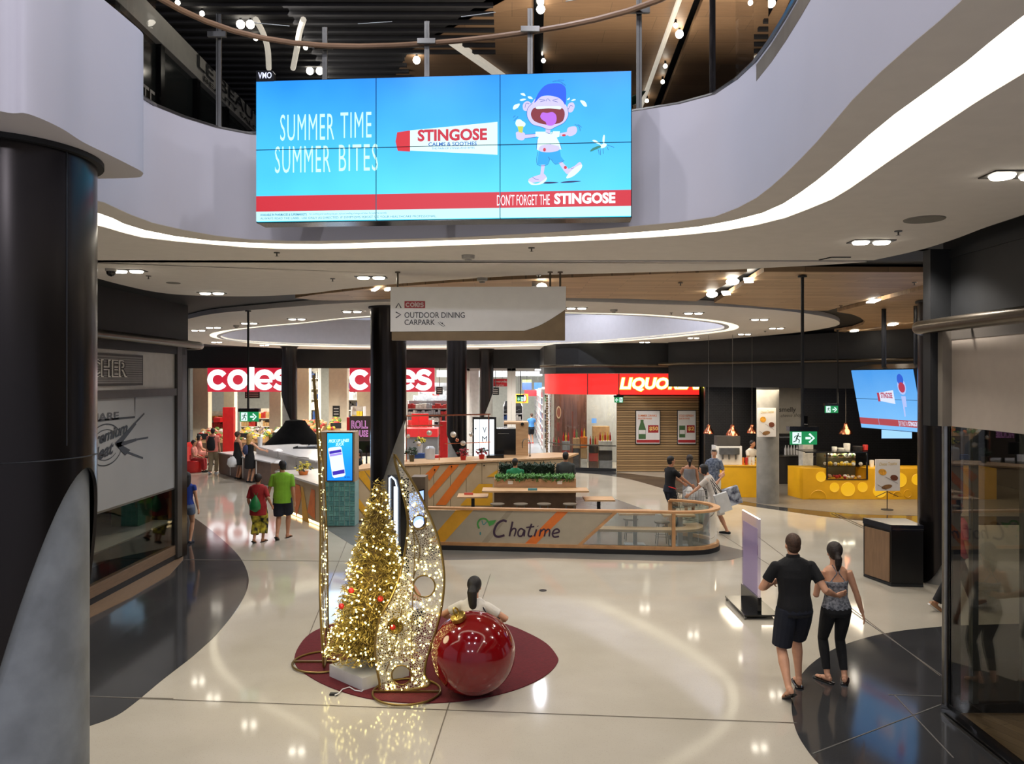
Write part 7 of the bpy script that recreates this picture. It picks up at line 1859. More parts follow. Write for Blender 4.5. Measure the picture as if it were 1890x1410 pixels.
def hand(mb, wrist, d, palmn, side, s, curl=.35, vox=.006):
    """palm and five fingers; d = pointing direction, palmn = palm normal, side = towards the thumb"""
    d = V(d).normalized(); palmn = V(palmn); palmn = (palmn - d * palmn.dot(d)).normalized(); tv = d.cross(palmn).normalized()
    if tv.dot(V(side)) < 0: tv = -tv
    W_ = V(wrist)
    mb.loft([W_ - d * .01, W_ + d * .03 * s, W_ + d * .06 * s, W_ + d * .09 * s], [(.024 * s, .018 * s), (.034 * s, .016 * s), (.041 * s, .015 * s), (.038 * s, .012 * s)], 10, side=tv)
    fr = max(.0075, vox * 1.0) * s
    for i, (o_, L_) in enumerate([(.030, .070), (.010, .078), (-.010, .073), (-.029, .058)]):
        b = W_ + d * .085 * s + tv * o_ * s
        c1, c2 = curl * .6, curl * 1.5
        k1 = b + (d * math.cos(c1) + palmn * math.sin(c1)) * L_ * .45 * s + tv * o_ * .15
        k2 = k1 + (d * math.cos(c1 + c2 * .6) + palmn * math.sin(c1 + c2 * .6)) * L_ * .3 * s
        k3 = k2 + (d * math.cos(c1 + c2) + palmn * math.sin(c1 + c2)) * L_ * .25 * s
        mb.loft([b - d * .02 * s, k1, k2, k3], [fr * 1.1, fr, fr * .92, fr * .75], 6)
    b = W_ + d * .03 * s + tv * .028 * s
    k1 = b + (d * .6 + tv * .7 + palmn * .25).normalized() * .035 * s; k2 = k1 + (d * .9 + tv * .25 + palmn * .3).normalized() * .03 * s
    mb.loft([b - tv * .01, k1, k2], [fr * 1.3, fr * 1.1, fr * .8], 6)

def person(label, loc, yaw, h=1.75, female=False, skin=skinm, hair=hair_b, hairstyle='short', hip=(0, 0, .93), lean=(0, 0), twist=0.0, head=(0, 0), feet=None, hands=None, elbow=None,
           top=None, bottom=None, shoes=None, vox=.014, fingers=True, sit=False, knee=None, handdir=None, build=1.0, sleeves='short', neck='crew', headtilt=0.0):
    """local frame: +Y forward, +X the person's right"""
    s = h / 1.75
    t = thing('person', label, 'person', loc, yaw)
    g = 1.0 * build
    HP = V(hip) * s
    lean3 = V((lean[0], lean[1], 1)).normalized()
    sp = lambda z: HP + lean3 * (z - .93) * s
    pelvis, waist, chest, shz, nb = sp(.95), sp(1.08), sp(1.27), sp(1.40), sp(1.46)
    ct, st = math.cos(twist), math.sin(twist)
    sd = V((ct, st, 0)); fw = V((-st, ct, 0))
    shw = (.165 if female else .19) * g * s
    hw = .088 * s * g
    hc = sp(1.615) + V((head[0], head[1], 0)) * s
    hd_ = V((math.sin(headtilt), math.cos(headtilt), 0))  # facing direction of the head
    # joints
    SH = {k: shz + sd * shw * k - V((0, 0, .026 * s)) for k in (-1, 1)}
    HI = {k: HP + V((hw * k, 0, -.03 * s)) for k in (-1, 1)}
    feet = feet or {-1: (-.09, .0, .08), 1: (.09, 0, .08)}
    hands = hands or {-1: (-.25, .06, .82), 1: (.25, .06, .82)}
    L1, L2, A1, A2 = .43 * s, .43 * s, .29 * s, .25 * s
    KN, AN, EL, WR = {}, {}, {}, {}
    for k in (-1, 1):
        pole = V(knee[k]) if knee else V((0.06 * k, 1, 0))
        KN[k], AN[k] = ik(HI[k], V(feet[k][:3]) * s, L1, L2, pole)
        ep = V(elbow[k]) if elbow else V((.35 * k, -1, -.1))
        EL[k], WR[k] = ik(SH[k], V(hands[k]) * s, A1, A2, ep)
    b = MB()
    f = .86 if female else 1.0
    # torso
    b.loft([sp(.84), sp(.90), pelvis, waist, sp(1.18), chest, shz, sp(1.44), nb, sp(1.53)],
           [(.10 * g * s, .08 * g * s), (.155 * g * s, .105 * g * s), (.165 * g * s, .112 * g * s), (.135 * f * g * s, .092 * g * s), (.145 * f * g * s, .098 * g * s), (.165 * f * g * s, .108 * g * s), (.168 * f * g * s, .088 * g * s), (.12 * f * g * s, .072 * g * s), (.062 * s * (.9 if female else 1), .06 * s), (.055 * s * (.9 if female else 1), .055 * s)], 16, side=sd)
    b.loft([nb - V((0, 0, .02)), hc - V((0, 0, .06 * s))], [(.056 * s * f, .056 * s * f), (.052 * s * f, .052 * s * f)], 12)
    # head
    hx = hd_.cross(V((0, 0, 1)))
    Mh = Matrix((hx, hd_, V((0, 0, 1)))).transposed()
    b.ell(hc + V((0, 0, .015 * s)), (.074 * s, .094 * s, .105 * s), 20, 14, M=Mh)
    b.ell(hc + hd_ * .018 * s - V((0, 0, .055 * s)), (.056 * s, .068 * s, .060 * s), 14, 10, M=Mh)
    b.ell(hc + hd_ * .093 * s - V((0, 0, .018 * s)), (.013 * s, .019 * s, .024 * s), 8, 6, M=Mh)       # nose
    b.ell(hc + hd_ * .082 * s - V((0, 0, .060 * s)), (.024 * s, .010 * s, .011 * s), 8, 6, M=Mh)       # lips
    for k in (-1, 1): b.ell(hc + hx * .076 * s * k - V((0, 0, .012 * s)) - hd_ * .004, (.011 * s, .020 * s, .032 * s), 8, 6, M=Mh)
    # limbs
    lr = g * (1.0 if not female else .97)
    for k in (-1, 1):
        hip_, kn, an = HI[k], KN[k], AN[k]
        b.loft([hip_ + V((0, 0, .03 * s)), hip_.lerp(kn, .35), hip_.lerp(kn, .8), kn, kn.lerp(an, .12), kn.lerp(an, .35), kn.lerp(an, .7), an], [.092 * lr * s, .084 * lr * s, .060 * lr * s, .054 * lr * s, .053 * lr * s, .057 * lr * s, .041 * lr * s, .034 * s], 12)
        # foot
        td = V((feet[k][3], feet[k][4], feet[k][5])).normalized() if len(feet[k]) > 3 else V((.12 * k, 1, 0)).normalized()
        up = V((0, 0, 1)) - td * td.z; up.normalize()
        heel = an - td * .045 * s - up * .045 * s
        fs = td.cross(up)
        b.loft([heel - td * .012 * s, heel + td * .03 * s, heel + td * .10 * s - up * .005, heel + td * .17 * s - up * .015 * s, heel + td * .215 * s - up * .018 * s], [(.026 * s, .03 * s), (.034 * s, .036 * s), (.036 * s, .032 * s), (.042 * s, .020 * s), (.03 * s, .014 * s)], 10, side=fs)
        b.loft([an, heel + up * .02 * s + td * .02], [.036 * s, .036 * s], 8)
        sh, el, wr = SH[k], EL[k], WR[k]
        b.loft([sh - (el - sh).normalized() * .01, sh.lerp(el, .25), sh.lerp(el, .7), el, el.lerp(wr, .25), el.lerp(wr, .75), wr], [.050 * lr * s, .049 * lr * s, .041 * lr * s, .037 * lr * s, .040 * lr * s, .029 * s, .025 * s], 12)
        hdv = V(handdir[k]) if handdir and k in handdir else (wr - el)
        if fingers: hand(b, wr, hdv, V((-k, 0, 0)) + V((0, .3, 0)), V((0, 1, 0)), s, vox=vox * .9)
        else: b.loft([wr, wr + hdv.normalized() * .16 * s], [(.03 * s, .02 * s), (.02 * s, .015 * s)], 8)
    body = fuse(b, 'body', skin, t, vox, 1)
    # eyes and mouth
    for k in (-1, 1):
        m = MB(); m.ell(hc + hx * .030 * s * k + hd_ * .086 * s + V((0, 0, .010 * s)), (.010 * s, .007 * s, .006 * s), 8, 6, M=Mh); m.build('eye', mat('eye_dark', (40, 30, 26), .3), t, local=True, smooth=True)
    m = MB(); m.ell(hc + hd_ * .090 * s - V((0, 0, .060 * s)), (.020 * s, .004 * s, .004 * s), 8, 4, M=Mh); m.build('mouth', mat('lip_red', (150, 84, 76), .5), t, local=True)
    # hair
    hb = MB()
    back = -hd_
    if hairstyle:
        vol = 1.12 if female else 1.0
        hb.ell(hc + V((0, 0, .035 * s)) + back * .014 * s, (.083 * s * vol, .098 * s * vol, .098 * s * (1 + (vol - 1) * .5)), 20, 14, M=Mh)
        hb.ell(hc + back * .035 * s - V((0, 0, .015 * s)), (.074 * s, .062 * s, .075 * s), 16, 12, M=Mh)
        if hairstyle in ('bob', 'long'):
            L_ = .10 if hairstyle == 'bob' else .26
            for k in (-1, 1): hb.loft([hc + hx * .068 * s * k + V((0, 0, .03 * s)), hc + hx * .074 * s * k - V((0, 0, .06 * s)) + back * .02, hc + hx * .07 * s * k - V((0, 0, L_ * s)) + back * .04], [(.03 * s, .05 * s), (.03 * s, .055 * s), (.02 * s, .03 * s)], 10, side=hx)
            hb.loft([hc + back * .05 * s, hc + back * .07 * s - V((0, 0, .08 * s)), hc + back * .085 * s - V((0, 0, (L_ + .02) * s))], [(.08 * s, .05 * s), (.088 * s, .045 * s), (.07 * s, .02 * s)], 14, side=hx)
        if hairstyle == 'ponytail':
            q = hc + back * .10 * s + V((0, 0, .0 * s))
            hb.ell(q - back * .0, .036 * s, 10, 8)
            hb.loft([q, q + back * .035 * s - V((0, 0, .05 * s)), q + back * .03 * s - V((0, 0, .13 * s)), q + back * .01 * s - V((0, 0, .21 * s))], [(.03 * s, .026 * s), (.046 * s, .036 * s), (.04 * s, .03 * s), (.012 * s, .010 * s)], 10)
        if hairstyle == 'long_ponytail':
            q = hc + back * .08 * s + V((0, 0, .04 * s))
            hb.loft([q, q + back * .05 * s - V((0, 0, .08 * s)), q + back * .06 * s - V((0, 0, .22 * s)) + hx * .01, q + back * .05 * s - V((0, 0, .40 * s)) + hx * .03, q + back * .03 * s - V((0, 0, .50 * s)) + hx * .035], [(.05 * s, .04 * s), (.066 * s, .045 * s), (.055 * s, .035 * s), (.036 * s, .024 * s), (.008, .008)], 12)
        # keep the face clear
        n0 = len(hb.v)
        # cut: shrink vertices lying before the face plane
        vs = []
        for v in hb.v:
            r = V(v) - hc; fy = r.dot(hd_); fz = r.z
            if fy > .035 * s and fz < .052 * s: v = tuple(V(v) - hd_ * (fy - .035 * s))
            vs.append(v)
        hb.v = vs
        fuse(hb, 'hair', hair, t, vox * .8, 1)
    J = dict(SH=SH, EL=EL, WR=WR, HI=HI, KN=KN, AN=AN, hc=hc, sp=sp, s=s, sd=sd, g=g, f=f, lr=lr, hx=hx, hd=hd_, nb=nb)
    # ---- clothes
    if top:
        c = MB(); tp = top.get('type', 'tee'); q = .014
        lo = top.get('hem', .86)
        if tp in ('tee', 'tank', 'polo'):
            secs = [(lo, .165, .116), (.95, .17, .120), (1.08, .150 * f, .104), (1.18, .155 * f, .108), (1.27, .172 * f, .116), (1.36, .176 * f, .105)]
            if tp != 'tank': secs += [(1.405, .185 * f, .090), (1.435, .145 * f, .08), (1.475, .074, .068)]
            if tp == 'tank': secs = [x for x in secs if x[0] <= top.get('neckz', 1.27)]
            ex = top.get('loose', 0)
            c.loft([sp(z) for z, _, _ in secs], [((rx * g + q * .5 + ex) * s, (ry * g + q * .5 + ex) * s) for _, rx, ry in secs], 18, side=sd)
            if tp != 'tank':
                sl = top.get('sleeve', .55)
                for k in (-1, 1):
                    a_, e_ = SH[k], EL[k]
                    if sl <= 1: P = [a_ - sd * k * .07 * s, a_ - sd * k * .03 * s, a_, a_.lerp(e_, .3 * sl), a_.lerp(e_, sl)]; R = [.040 * g * s, .054 * g * s, .062 * g * s, .062 * g * s, .058 * g * s]; c.ell(a_, .062 * g * s, 12, 8)
                    else: P = [a_ - sd * k * .06 * s, a_, a_.lerp(e_, .5), e_, e_.lerp(WR[k], sl - 1)]; R = [.045 * g * s, .062 * g * s, .058 * g * s, .052 * g * s, .042 * s]; c.ell(a_, .062 * g * s, 12, 8)
                    c.loft(P, R, 12)
        if tp == 'polo':
            c.loft([sp(1.465), sp(1.50), sp(1.515)], [(.072 * s, .072 * s), (.074 * s, .072 * s), (.066 * s, .066 * s)], 14, side=sd)
        if tp == 'tank' and top.get('straps'):
            z0_ = top.get('neckz', 1.27)
            for k in (-1, 1):
                if top['straps'] == 'racer': c.loft([sp(z0_) + sd * .09 * k * s - fw * .085 * s, sp(1.38) + sd * .012 * k * s - fw * .098 * s, sp(1.475) + sd * .052 * k * s - fw * .045 * s], .009 * s if False else [.009 * s, .009 * s, .009 * s], 6)
                else: c.loft([sp(z0_ - .02) + sd * .085 * k * s - fw * .10 * s, sp(1.40) + sd * .09 * k * s - fw * .085 * s, sp(1.445) + sd * .085 * k * s, sp(1.38) + sd * .085 * k * s + fw * .10 * s, sp(z0_ - .02) + sd * .08 * k * s + fw * .11 * s], [.016 * s] * 5, 8)
        if tp == 'dress':
            z1_ = top.get('hem', .45)
            secs = [(z1_, top.get('wide', .24), top.get('wide', .24) * .8), ((z1_ + .95) / 2, (.19 + top.get('wide', .24)) / 2 + .0, .16), (.95, .185, .135), (1.08, .155, .115), (1.27, .165, .118), (1.36, .158, .105)]
            if not top.get('strappy'): secs += [(1.42, .145, .09), (1.47, .075, .07)]
            c.loft([(sp(z) if z > .9 else HP + V((0, 0, (z - .93) * s))) for z, _, _ in secs], [(rx * g * s, ry * g * s) for _, rx, ry in secs], 20, side=sd)
            if not top.get('strappy'):
                for k in (-1, 1): c.loft([SH[k], SH[k].lerp(EL[k], top.get('sleeve', .7))], [.068 * s, .07 * s], 12)
            else:
                for k in (-1, 1): c.loft([sp(1.34) + sd * .08 * k * s - fw * .08 * s, sp(1.45) + sd * .085 * k * s, sp(1.34) + sd * .08 * k * s + fw * .09 * s], [.014 * s] * 3, 8)
        fuse(c, top.get('name', 'shirt'), top['mat'], t, max(vox * .9, .008), 1)
    if bottom:
        c = MB(); bt = bottom.get('type', 'shorts'); e = bottom.get('ease', .016)
        c.loft([sp(.83), sp(.88), sp(.95), sp(1.03)], [(.12 * g * s, .10 * g * s), (.165 * g * s + e, .118 * g * s + e), (.170 * g * s + e * .6, .116 * g * s + e * .6), (.150 * f * g * s + e * .6, .104 * g * s + e * .6)], 16, side=V((1, 0, 0)))
        for k in (-1, 1):
            hp_, kn, an = HI[k], KN[k], AN[k]
            if bt == 'shorts':
                u = bottom.get('len', .9)
                if u <= 1: c.loft([hp_ + V((0, 0, .02)), hp_.lerp(kn, .4 * u), hp_.lerp(kn, u)], [.095 * lr * s + e * .6, .090 * lr * s + e, .080 * lr * s + e], 14)
                else: c.loft([hp_ + V((0, 0, .02)), hp_.lerp(kn, .5), kn, kn.lerp(an, u - 1)], [.095 * lr * s + e * .6, .084 * lr * s + e, .062 * lr * s + e, .064 * lr * s + e], 14)
            elif bt == 'leggings':
                u = bottom.get('len', .85); q = .007
                c.loft([hp_ + V((0, 0, .02)), hp_.lerp(kn, .4), kn, kn.lerp(an, .3), kn.lerp(an, u)], [.093 * lr * s + q, .084 * lr * s + q, .057 * lr * s + q, .058 * lr * s + q, .040 * lr * s + q], 14)
            else:
                c.loft([hp_ + V((0, 0, .02)), hp_.lerp(kn, .4), kn, kn.lerp(an, .5), kn.lerp(an, .97)], [.094 * lr * s + e * .5, .088 * lr * s + e, .068 * lr * s + e, .062 * s + e, .056 * s + e], 14)
        fuse(c, bottom.get('name', bt), bottom['mat'], t, max(vox * .9, .008), 1)
    if shoes:
        for k in (-1, 1):
            an = AN[k]; td = V((feet[k][3], feet[k][4], feet[k][5])).normalized() if len(feet[k]) > 3 else V((.12 * k, 1, 0)).normalized()
            up = V((0, 0, 1)) - td * td.z; up.normalize(); fs = td.cross(up)
            heel = an - td * .045 * s - up * .045 * s
            m = MB()
            if shoes[0] == 'thongs':
                so = heel - up * .040 * s
                m.loft([so - td * .05 * s, so - td * .03 * s, so + td * .05 * s, so + td * .15 * s, so + td * .22 * s, so + td * .25 * s], [(.026 * s, .011), (.044 * s, .013), (.046 * s, .013), (.054 * s, .013), (.050 * s, .013), (.02 * s, .011)], 10, side=fs)
                for j in (-1, 1): m.tube([so + td * .07 * s + fs * .04 * j * s, so + td * .13 * s + fs * .025 * j * s + up * .045 * s, so + td * .19 * s + up * .03 * s], .006, 6)
                m.build('thong_sandal', shoes[1], t, local=True, smooth=True)
            else:
                so = heel - up * .012 * s
                m.loft([so - td * .04 * s, so - td * .01 * s, so + td * .08 * s, so + td * .17 * s, so + td * .235 * s], [(.03 * s, .03 * s), (.042 * s, .045 * s), (.044 * s, .042 * s), (.05 * s, .032 * s), (.03 * s, .02 * s)], 12, side=fs)
                m.build('shoe', shoes[1], t, local=True, smooth=True)
                m = MB(); m.loft([so - td * .045 * s - up * .03, so + td * .1 * s - up * .032, so + td * .235 * s - up * .028], [(.035 * s, .012), (.047 * s, .012), (.035 * s, .010)], 12, side=fs); m.build('sole', mat('sole_white', (200, 198, 194), .6), t, local=True)
    return t, J
def lpart(mb, name, m, t, smooth=True): return mb.build(name, m, t, local=True, smooth=smooth)

# the walking couple, seen from behind
cx, cy = fl(1462, 1262).x, 9.35
polo = mat('polo_black', (14, 14, 17), .9, var=.15, bump=.3)
shortsn = mat('shorts_dark_navy', (18, 22, 34), .9, var=.15, bump=.3)
m1, J1 = person('man in black polo shirt and dark shorts, arm around the woman beside him', (3.26, 9.06, 0), 0.03, h=1.83, hair=hair_br, hairstyle='short',
    hip=(0, 0, .93), lean=(-.02, .03), feet={-1: (-.16, -.24, .135, -.08, .8, -.5), 1: (.10, .14, .10, .2, 1, 0)},
    hands={-1: (-.155, .24, 1.14), 1: (.47, .02, 1.05)}, elbow={-1: (-1, -.5, -.6), 1: (.1, -1, -.9)}, handdir={1: (1, .12, .16)},
    top=dict(type='polo', mat=polo, sleeve=.62, hem=.84, loose=.010, name='polo_shirt'), bottom=dict(type='shorts', mat=shortsn, len=.93, ease=.024), shoes=('thongs', blackgloss), vox=.008, build=1.04)
cami = mat('camisole_grey', (70, 74, 82), .85, col2=(150, 152, 158), scale=34, var=.1, detail=2)
w1_, J2 = person('woman in patterned grey camisole and black leggings, dark hair tied back', (3.84, 9.30, 0), -.02, h=1.68, female=True, hair=hair_dk, hairstyle='ponytail',
    hip=(0, 0, .93), lean=(-.03, .02), feet={-1: (-.10, .03, .10, -.55, 1, 0), 1: (.10, .0, .10, .45, 1, 0)},
    hands={-1: (-.17, .20, 1.06), 1: (.33, .03, .86)}, elbow={-1: (-.4, -.6, -.6), 1: (.5, -1, -.1)},
    top=dict(type='tank', mat=cami, neckz=1.27, hem=.90, straps='racer', name='camisole', loose=.002), bottom=dict(type='leggings', mat=fabb, len=.86), shoes=('thongs', blackgloss), vox=.008, build=1.0)

# woman sitting on the carpet behind the bauble
w2_, J3 = person('seated woman with very long black ponytail and white top, behind the giant bauble', (-.50, 10.2, .012), -.2, h=1.80, female=True, hair=hair_b, hairstyle='long_ponytail',
    hip=(0, 0, .17), lean=(-.02, .16), sit=True, feet={-1: (-.12, .50, .08, -.3, 1, 0), 1: (.12, .50, .08, .3, 1, 0)}, knee={-1: (-.5, .8, .8), 1: (.5, .8, .8)},
    hands={-1: (-.30, .26, .36), 1: (.26, .30, .36)}, elbow={-1: (-1, -.3, -.2), 1: (1, -.3, -.2)},
    top=dict(type='tee', mat=fabw, sleeve=.62, hem=.80, loose=.012, name='white_top'), bottom=dict(type='pants', mat=fabn, name='trousers'), vox=.012)
s_ = J3['s']
m = MB(); m.tube([J3['SH'][1] + V((-.05, -.07, .03)), J3['SH'][1] + V((.03, -.10, -.08)), V((.17, -.10, .34)), V((.2, -.08, .24))], .009, 6); m.loft([V((.16, -.12, .20)), V((.26, -.10, .22))], [(.05, .03), (.05, .03)], 8); lpart(m, 'shoulder_bag', fabb, w2_)
m = MB(); m.ell(J3['hc'] + V((-.05, .03, -.075)), (.045, .05, .035), 10, 8); lpart(m, 'face_mask', mat('mask_blue', (120, 160, 200), .7), w2_)
# second person crouched behind the tree (only an arm shows)
person('person crouching behind the gold tree, only a bare arm showing', (-1.70, 10.95, .012), -.2, h=1.65, female=True, hair=hair_dk, hairstyle='long', skin=skin2,
    hip=(0, 0, .18), lean=(.0, .15), feet={-1: (-.28, .42, .08), 1: (.28, .42, .08)}, knee={-1: (-1, .6, .4), 1: (1, .6, .4)}, hands={-1: (-.3, .28, .4), 1: (.30, .2, .72)}, elbow={-1: (-1, -.3, -.2), 1: (1, -.2, -.6)},
    top=dict(type='tee', mat=mat('fabric_maroon', (110, 24, 30), .9, var=.1), sleeve=.4, hem=.8), bottom=dict(type='pants', mat=fabn, name='trousers'), vox=.014)

# green shirt man and red shirt companion holding hands
lime = mat('shirt_lime', (122, 176, 44), .85, var=.06, bump=.2)
redt = mat('shirt_red', (150, 30, 32), .85, var=.08, bump=.2)
person('man in bright lime green shirt and navy shorts walking away', (fl(524, 992).x, 17.75, 0), .06, h=1.78, hair=hair_b, hairstyle='short', skin=skin2,
    feet={-1: (-.07, -.18, .12, 0, .85, -.5), 1: (.09, .12, .085, .2, 1, 0)}, hands={-1: (-.36, .05, .86), 1: (.27, -.02, .84)}, headtilt=-.7,
    top=dict(type='tee', mat=lime, sleeve=.75, hem=.80, loose=.022), bottom=dict(type='shorts', mat=fabn, len=.92, ease=.03), shoes=('thongs', blackgloss), vox=.012, build=1.04)
floral = mat('pants_floral', (20, 22, 24), .9, col2=(206, 190, 60), scale=9, var=.1, detail=1)
w4, J4 = person('woman in long red shirt and floral trousers with a green drawstring bag', (fl(481, 998).x, 17.35, 0), -.05, h=1.52, female=True, hair=hair_dk, hairstyle='short', skin=skin2,
    feet={-1: (-.06, -.12, .11, 0, .9, -.4), 1: (.09, .08, .085, .2, 1, 0)}, hands={-1: (-.24, .08, .88), 1: (.34, .02, .94)},
    top=dict(type='tee', mat=redt, sleeve=.9, hem=.70, loose=.035), bottom=dict(type='shorts', mat=floral, len=1.7, ease=.035, name='floral_trousers'), shoes=('thongs', blackgloss), vox=.013, build=1.05)
m = MB(); m.loft([V((0, -.17, 1.22)) * J4['s'], V((0, -.20, 1.10)) * J4['s'], V((0, -.22, .98)) * J4['s'], V((0, -.21, .88)) * J4['s'], V((0, -.18, .82)) * J4['s']], [(.015, .02), (.09, .05), (.135, .07), (.12, .06), (.05, .03)], 14, side=(1, 0, 0)); lpart(m, 'drawstring_bag', mat('bag_green', (30, 120, 62), .35, var=.15), w4)
m = MB()
for k in (-1, 1): m.tube([V((.02 * k, -.17, 1.2)) * J4['s'], V((.09 * k, -.12, 1.40)) * J4['s'], V((.11 * k, .03, 1.42)) * J4['s']], .006, 6)
lpart(m, 'bag_strap', MATS['bag_green'], w4)

# girl in blue by the meat shop corner
person('girl in blue top and denim shorts, half hidden by the meat shop corner', (at(350, 0, 17.2).x - .06, 17.2, 0), .1, h=1.58, female=True, hair=hair_b, hairstyle='long', feet={-1: (-.07, .0, .085), 1: (.07, .02, .085)},
    top=dict(type='tee', mat=mat('shirt_blue', (30, 60, 150), .8), sleeve=.3, hem=.88), bottom=dict(type='shorts', mat=mat('denim', (110, 124, 150), .9), len=.45), shoes=('shoe', fabn), vox=.014)
# two women in black dresses
p5, J5 = person('woman in black dress holding a white shopping bag by the low bench', (at(439, 0, 28.4).x, 28.4, 0), -.8, h=1.72, female=True, hair=hair_br, hairstyle='short', skin=skin2,
    hands={-1: (-.24, .1, .84), 1: (.30, .1, .84)}, top=dict(type='dress', mat=fabb, strappy=True, hem=.52, wide=.22, name='black_dress'), shoes=('shoe', fabb), vox=.018, build=1.1)
t = thing('shopping_bag', 'white plastic shopping bag held by the woman in the black dress', 'bag', (at(428, 0, 28.2).x, 28.2, .5))
m = MB(); c = V((at(429, 0, 28.25).x, 28.25, .45)); m.loft([c, c + V((0, 0, .1)), c + V((0, 0, .28)), c + V((.02, 0, .38))], [(.12, .1), (.2, .14), (.17, .1), (.03, .03)], 12); m.build('bag_body', mat('bag_white', (216, 216, 216), .4, var=.06), t, smooth=True)
p6, J6 = person('blonde woman in black dress with a small blue backpack leaning on the white counter', (at(461, 0, 27.4).x, 27.4, 0), -.5, h=1.72, female=True, hair=hair_bl, hairstyle='long',
    hands={-1: (-.26, .1, 1.0), 1: (.42, .32, 1.12)}, top=dict(type='dress', mat=fabb, strappy=True, hem=.50, wide=.2, name='black_dress'), shoes=('shoe', fabb), vox=.018)
m = MB(); m.loft([V((0, -.18, 1.0)), V((0, -.2, 1.1)), V((0, -.19, 1.25)), V((0, -.16, 1.32))], [(.08, .04), (.12, .06), (.11, .05), (.05, .03)], 12, side=(1, 0, 0)); lpart(m, 'backpack', mat('bag_blue', (50, 58, 92), .8), p6)
# man with the black backpack
p7, J7 = person('man in salmon shirt with a black backpack walking away on the left', (at(393, 0, 29.9).x, 29.9, 0), .05, h=1.76, hair=hair_b, hairstyle='short', skin=skin2,
    feet={-1: (-.08, -.12, .1, 0, .9, -.3), 1: (.08, .12, .085, .1, 1, 0)}, top=dict(type='tee', mat=mat('shirt_salmon', (206, 116, 100), .85), sleeve=.6, hem=.84, loose=.02), bottom=dict(type='pants', mat=mat('khaki', (140, 124, 98), .9), name='khaki_trousers'), shoes=('shoe', goods[8]), vox=.018)
m = MB(); m.loft([V((0, -.2, .92)), V((0, -.23, 1.02)), V((0, -.23, 1.25)), V((0, -.19, 1.42))], [(.12, .06), (.16, .09), (.15, .08), (.09, .04)], 14, side=(1, 0, 0)); lpart(m, 'backpack', fabb, p7)
m = MB()
for k in (-1, 1): m.tube([V((.09 * k, -.15, 1.4)), V((.11 * k, 0, 1.45)), V((.1 * k, .12, 1.3))], .018, 6)
lpart(m, 'backpack_strap', fabb, p7)
# red seats on the far left with sitting people
for i, (px, D, l) in enumerate([(362, 33.0, 'red seat nearest the produce tables on the far left'), (357, 30.5, 'red seat nearest the meat shop on the far left')]):
    c = on(px, D, 0); t = thing('armchair', l, 'chair', (c.x, D, 0))
    m = MB(); m.lathe((c.x, D, 0), [(0, .01), (.3, .01), (.34, .2), (.33, .42), (.30, .45), (0, .45)], 20); m.build('seat_base', redm, t, smooth=True); MB().bbox(c.x - .36, D - .3, .4, c.x - .28, D + .3, .95).build('seat_back', redm, t)
salm = mat('shirt_pink', (214, 140, 126), .85)
person('person in salmon top seated on a red seat at far left, turned to the right', (on(368, 33.0, 0).x, 33.0, 0), -PI / 2 + .3, h=1.65, female=True, hair=hair_b, hairstyle='bob', skin=skin2, hip=(0, 0, .53), feet={-1: (-.1, .42, .085), 1: (.1, .45, .085)}, hands={-1: (-.1, .35, .62), 1: (.12, .35, .62)},
    top=dict(type='tee', mat=salm, hem=.86), bottom=dict(type='pants', mat=salm, name='trousers'), shoes=('shoe', fabb), vox=.018)
person('second seated person in pink on the nearest red seat at far left', (on(358, 30.5, 0).x, 30.5, 0), -PI / 2, h=1.62, female=True, hair=hair_dk, hairstyle='short', skin=skin2, hip=(0, 0, .53), feet={-1: (-.1, .42, .085), 1: (.1, .45, .085)}, hands={-1: (-.1, .3, .62), 1: (.12, .3, .62)},
    top=dict(type='tee', mat=salm, hem=.86), bottom=dict(type='pants', mat=MATS['shirt_red'], name='trousers'), shoes=('shoe', fabb), vox=.018)

# tea bar customers
greens = mat('shirt_green', (34, 128, 84), .85)
person('child in green shirt between the planter hedges, looking right', (on(951, 20.08, 0).x, 20.0, 0), .1, h=1.60, hair=hair_b, hairstyle='short', skin=skin2, top=dict(type='tee', mat=greens, hem=.86), bottom=dict(type='pants', mat=fabn, name='trousers'), headtilt=.6, vox=.014)
person('man in dark grey shirt at the right end of the planter hedge', (on(1044, 20.5, 0).x, 20.5, 0), -.1, h=1.72, hair=hair_b, hairstyle='short', skin=skin2, top=dict(type='tee', mat=mat('shirt_charcoal', (62, 66, 64), .9), hem=.86, sleeve=.8, loose=.015), bottom=dict(type='pants', mat=fabn, name='trousers'), vox=.014)
person('seller with dark hair behind the phone advertisement kiosk', (on(662, 21.9, 0).x, 21.9, 0), PI / 2 + .4, h=1.66, hair=hair_b, hairstyle='short', skin=skin2, top=dict(type='tee', mat=fabb, hem=.86), bottom=dict(type='pants', mat=fabn, name='trousers'), vox=.016)
person('dark-haired shop worker in red behind the tea counter and lightbox', (on(926, 26.5, 0).x, 26.5, 0), 1.0, h=1.66, female=True, hair=hair_b, hairstyle='bob', skin=skin2, top=dict(type='tee', mat=redt, hem=.86), bottom=dict(type='pants', mat=fabb, name='trousers'), vox=.018)
person('shopper in blue top and black shorts in the supermarket aisle', (on(981, 44.0, 0).x, 44.0, .01), .4, h=1.7, hair=hair_br, hairstyle='short', hands={-1: (-.2, .3, 1.1), 1: (.2, .3, 1.1)}, top=dict(type='tee', mat=mat('shirt_sky', (70, 130, 190), .85), hem=.84), bottom=dict(type='shorts', mat=fabb, len=.9), shoes=('shoe', goods[0]), vox=.022)

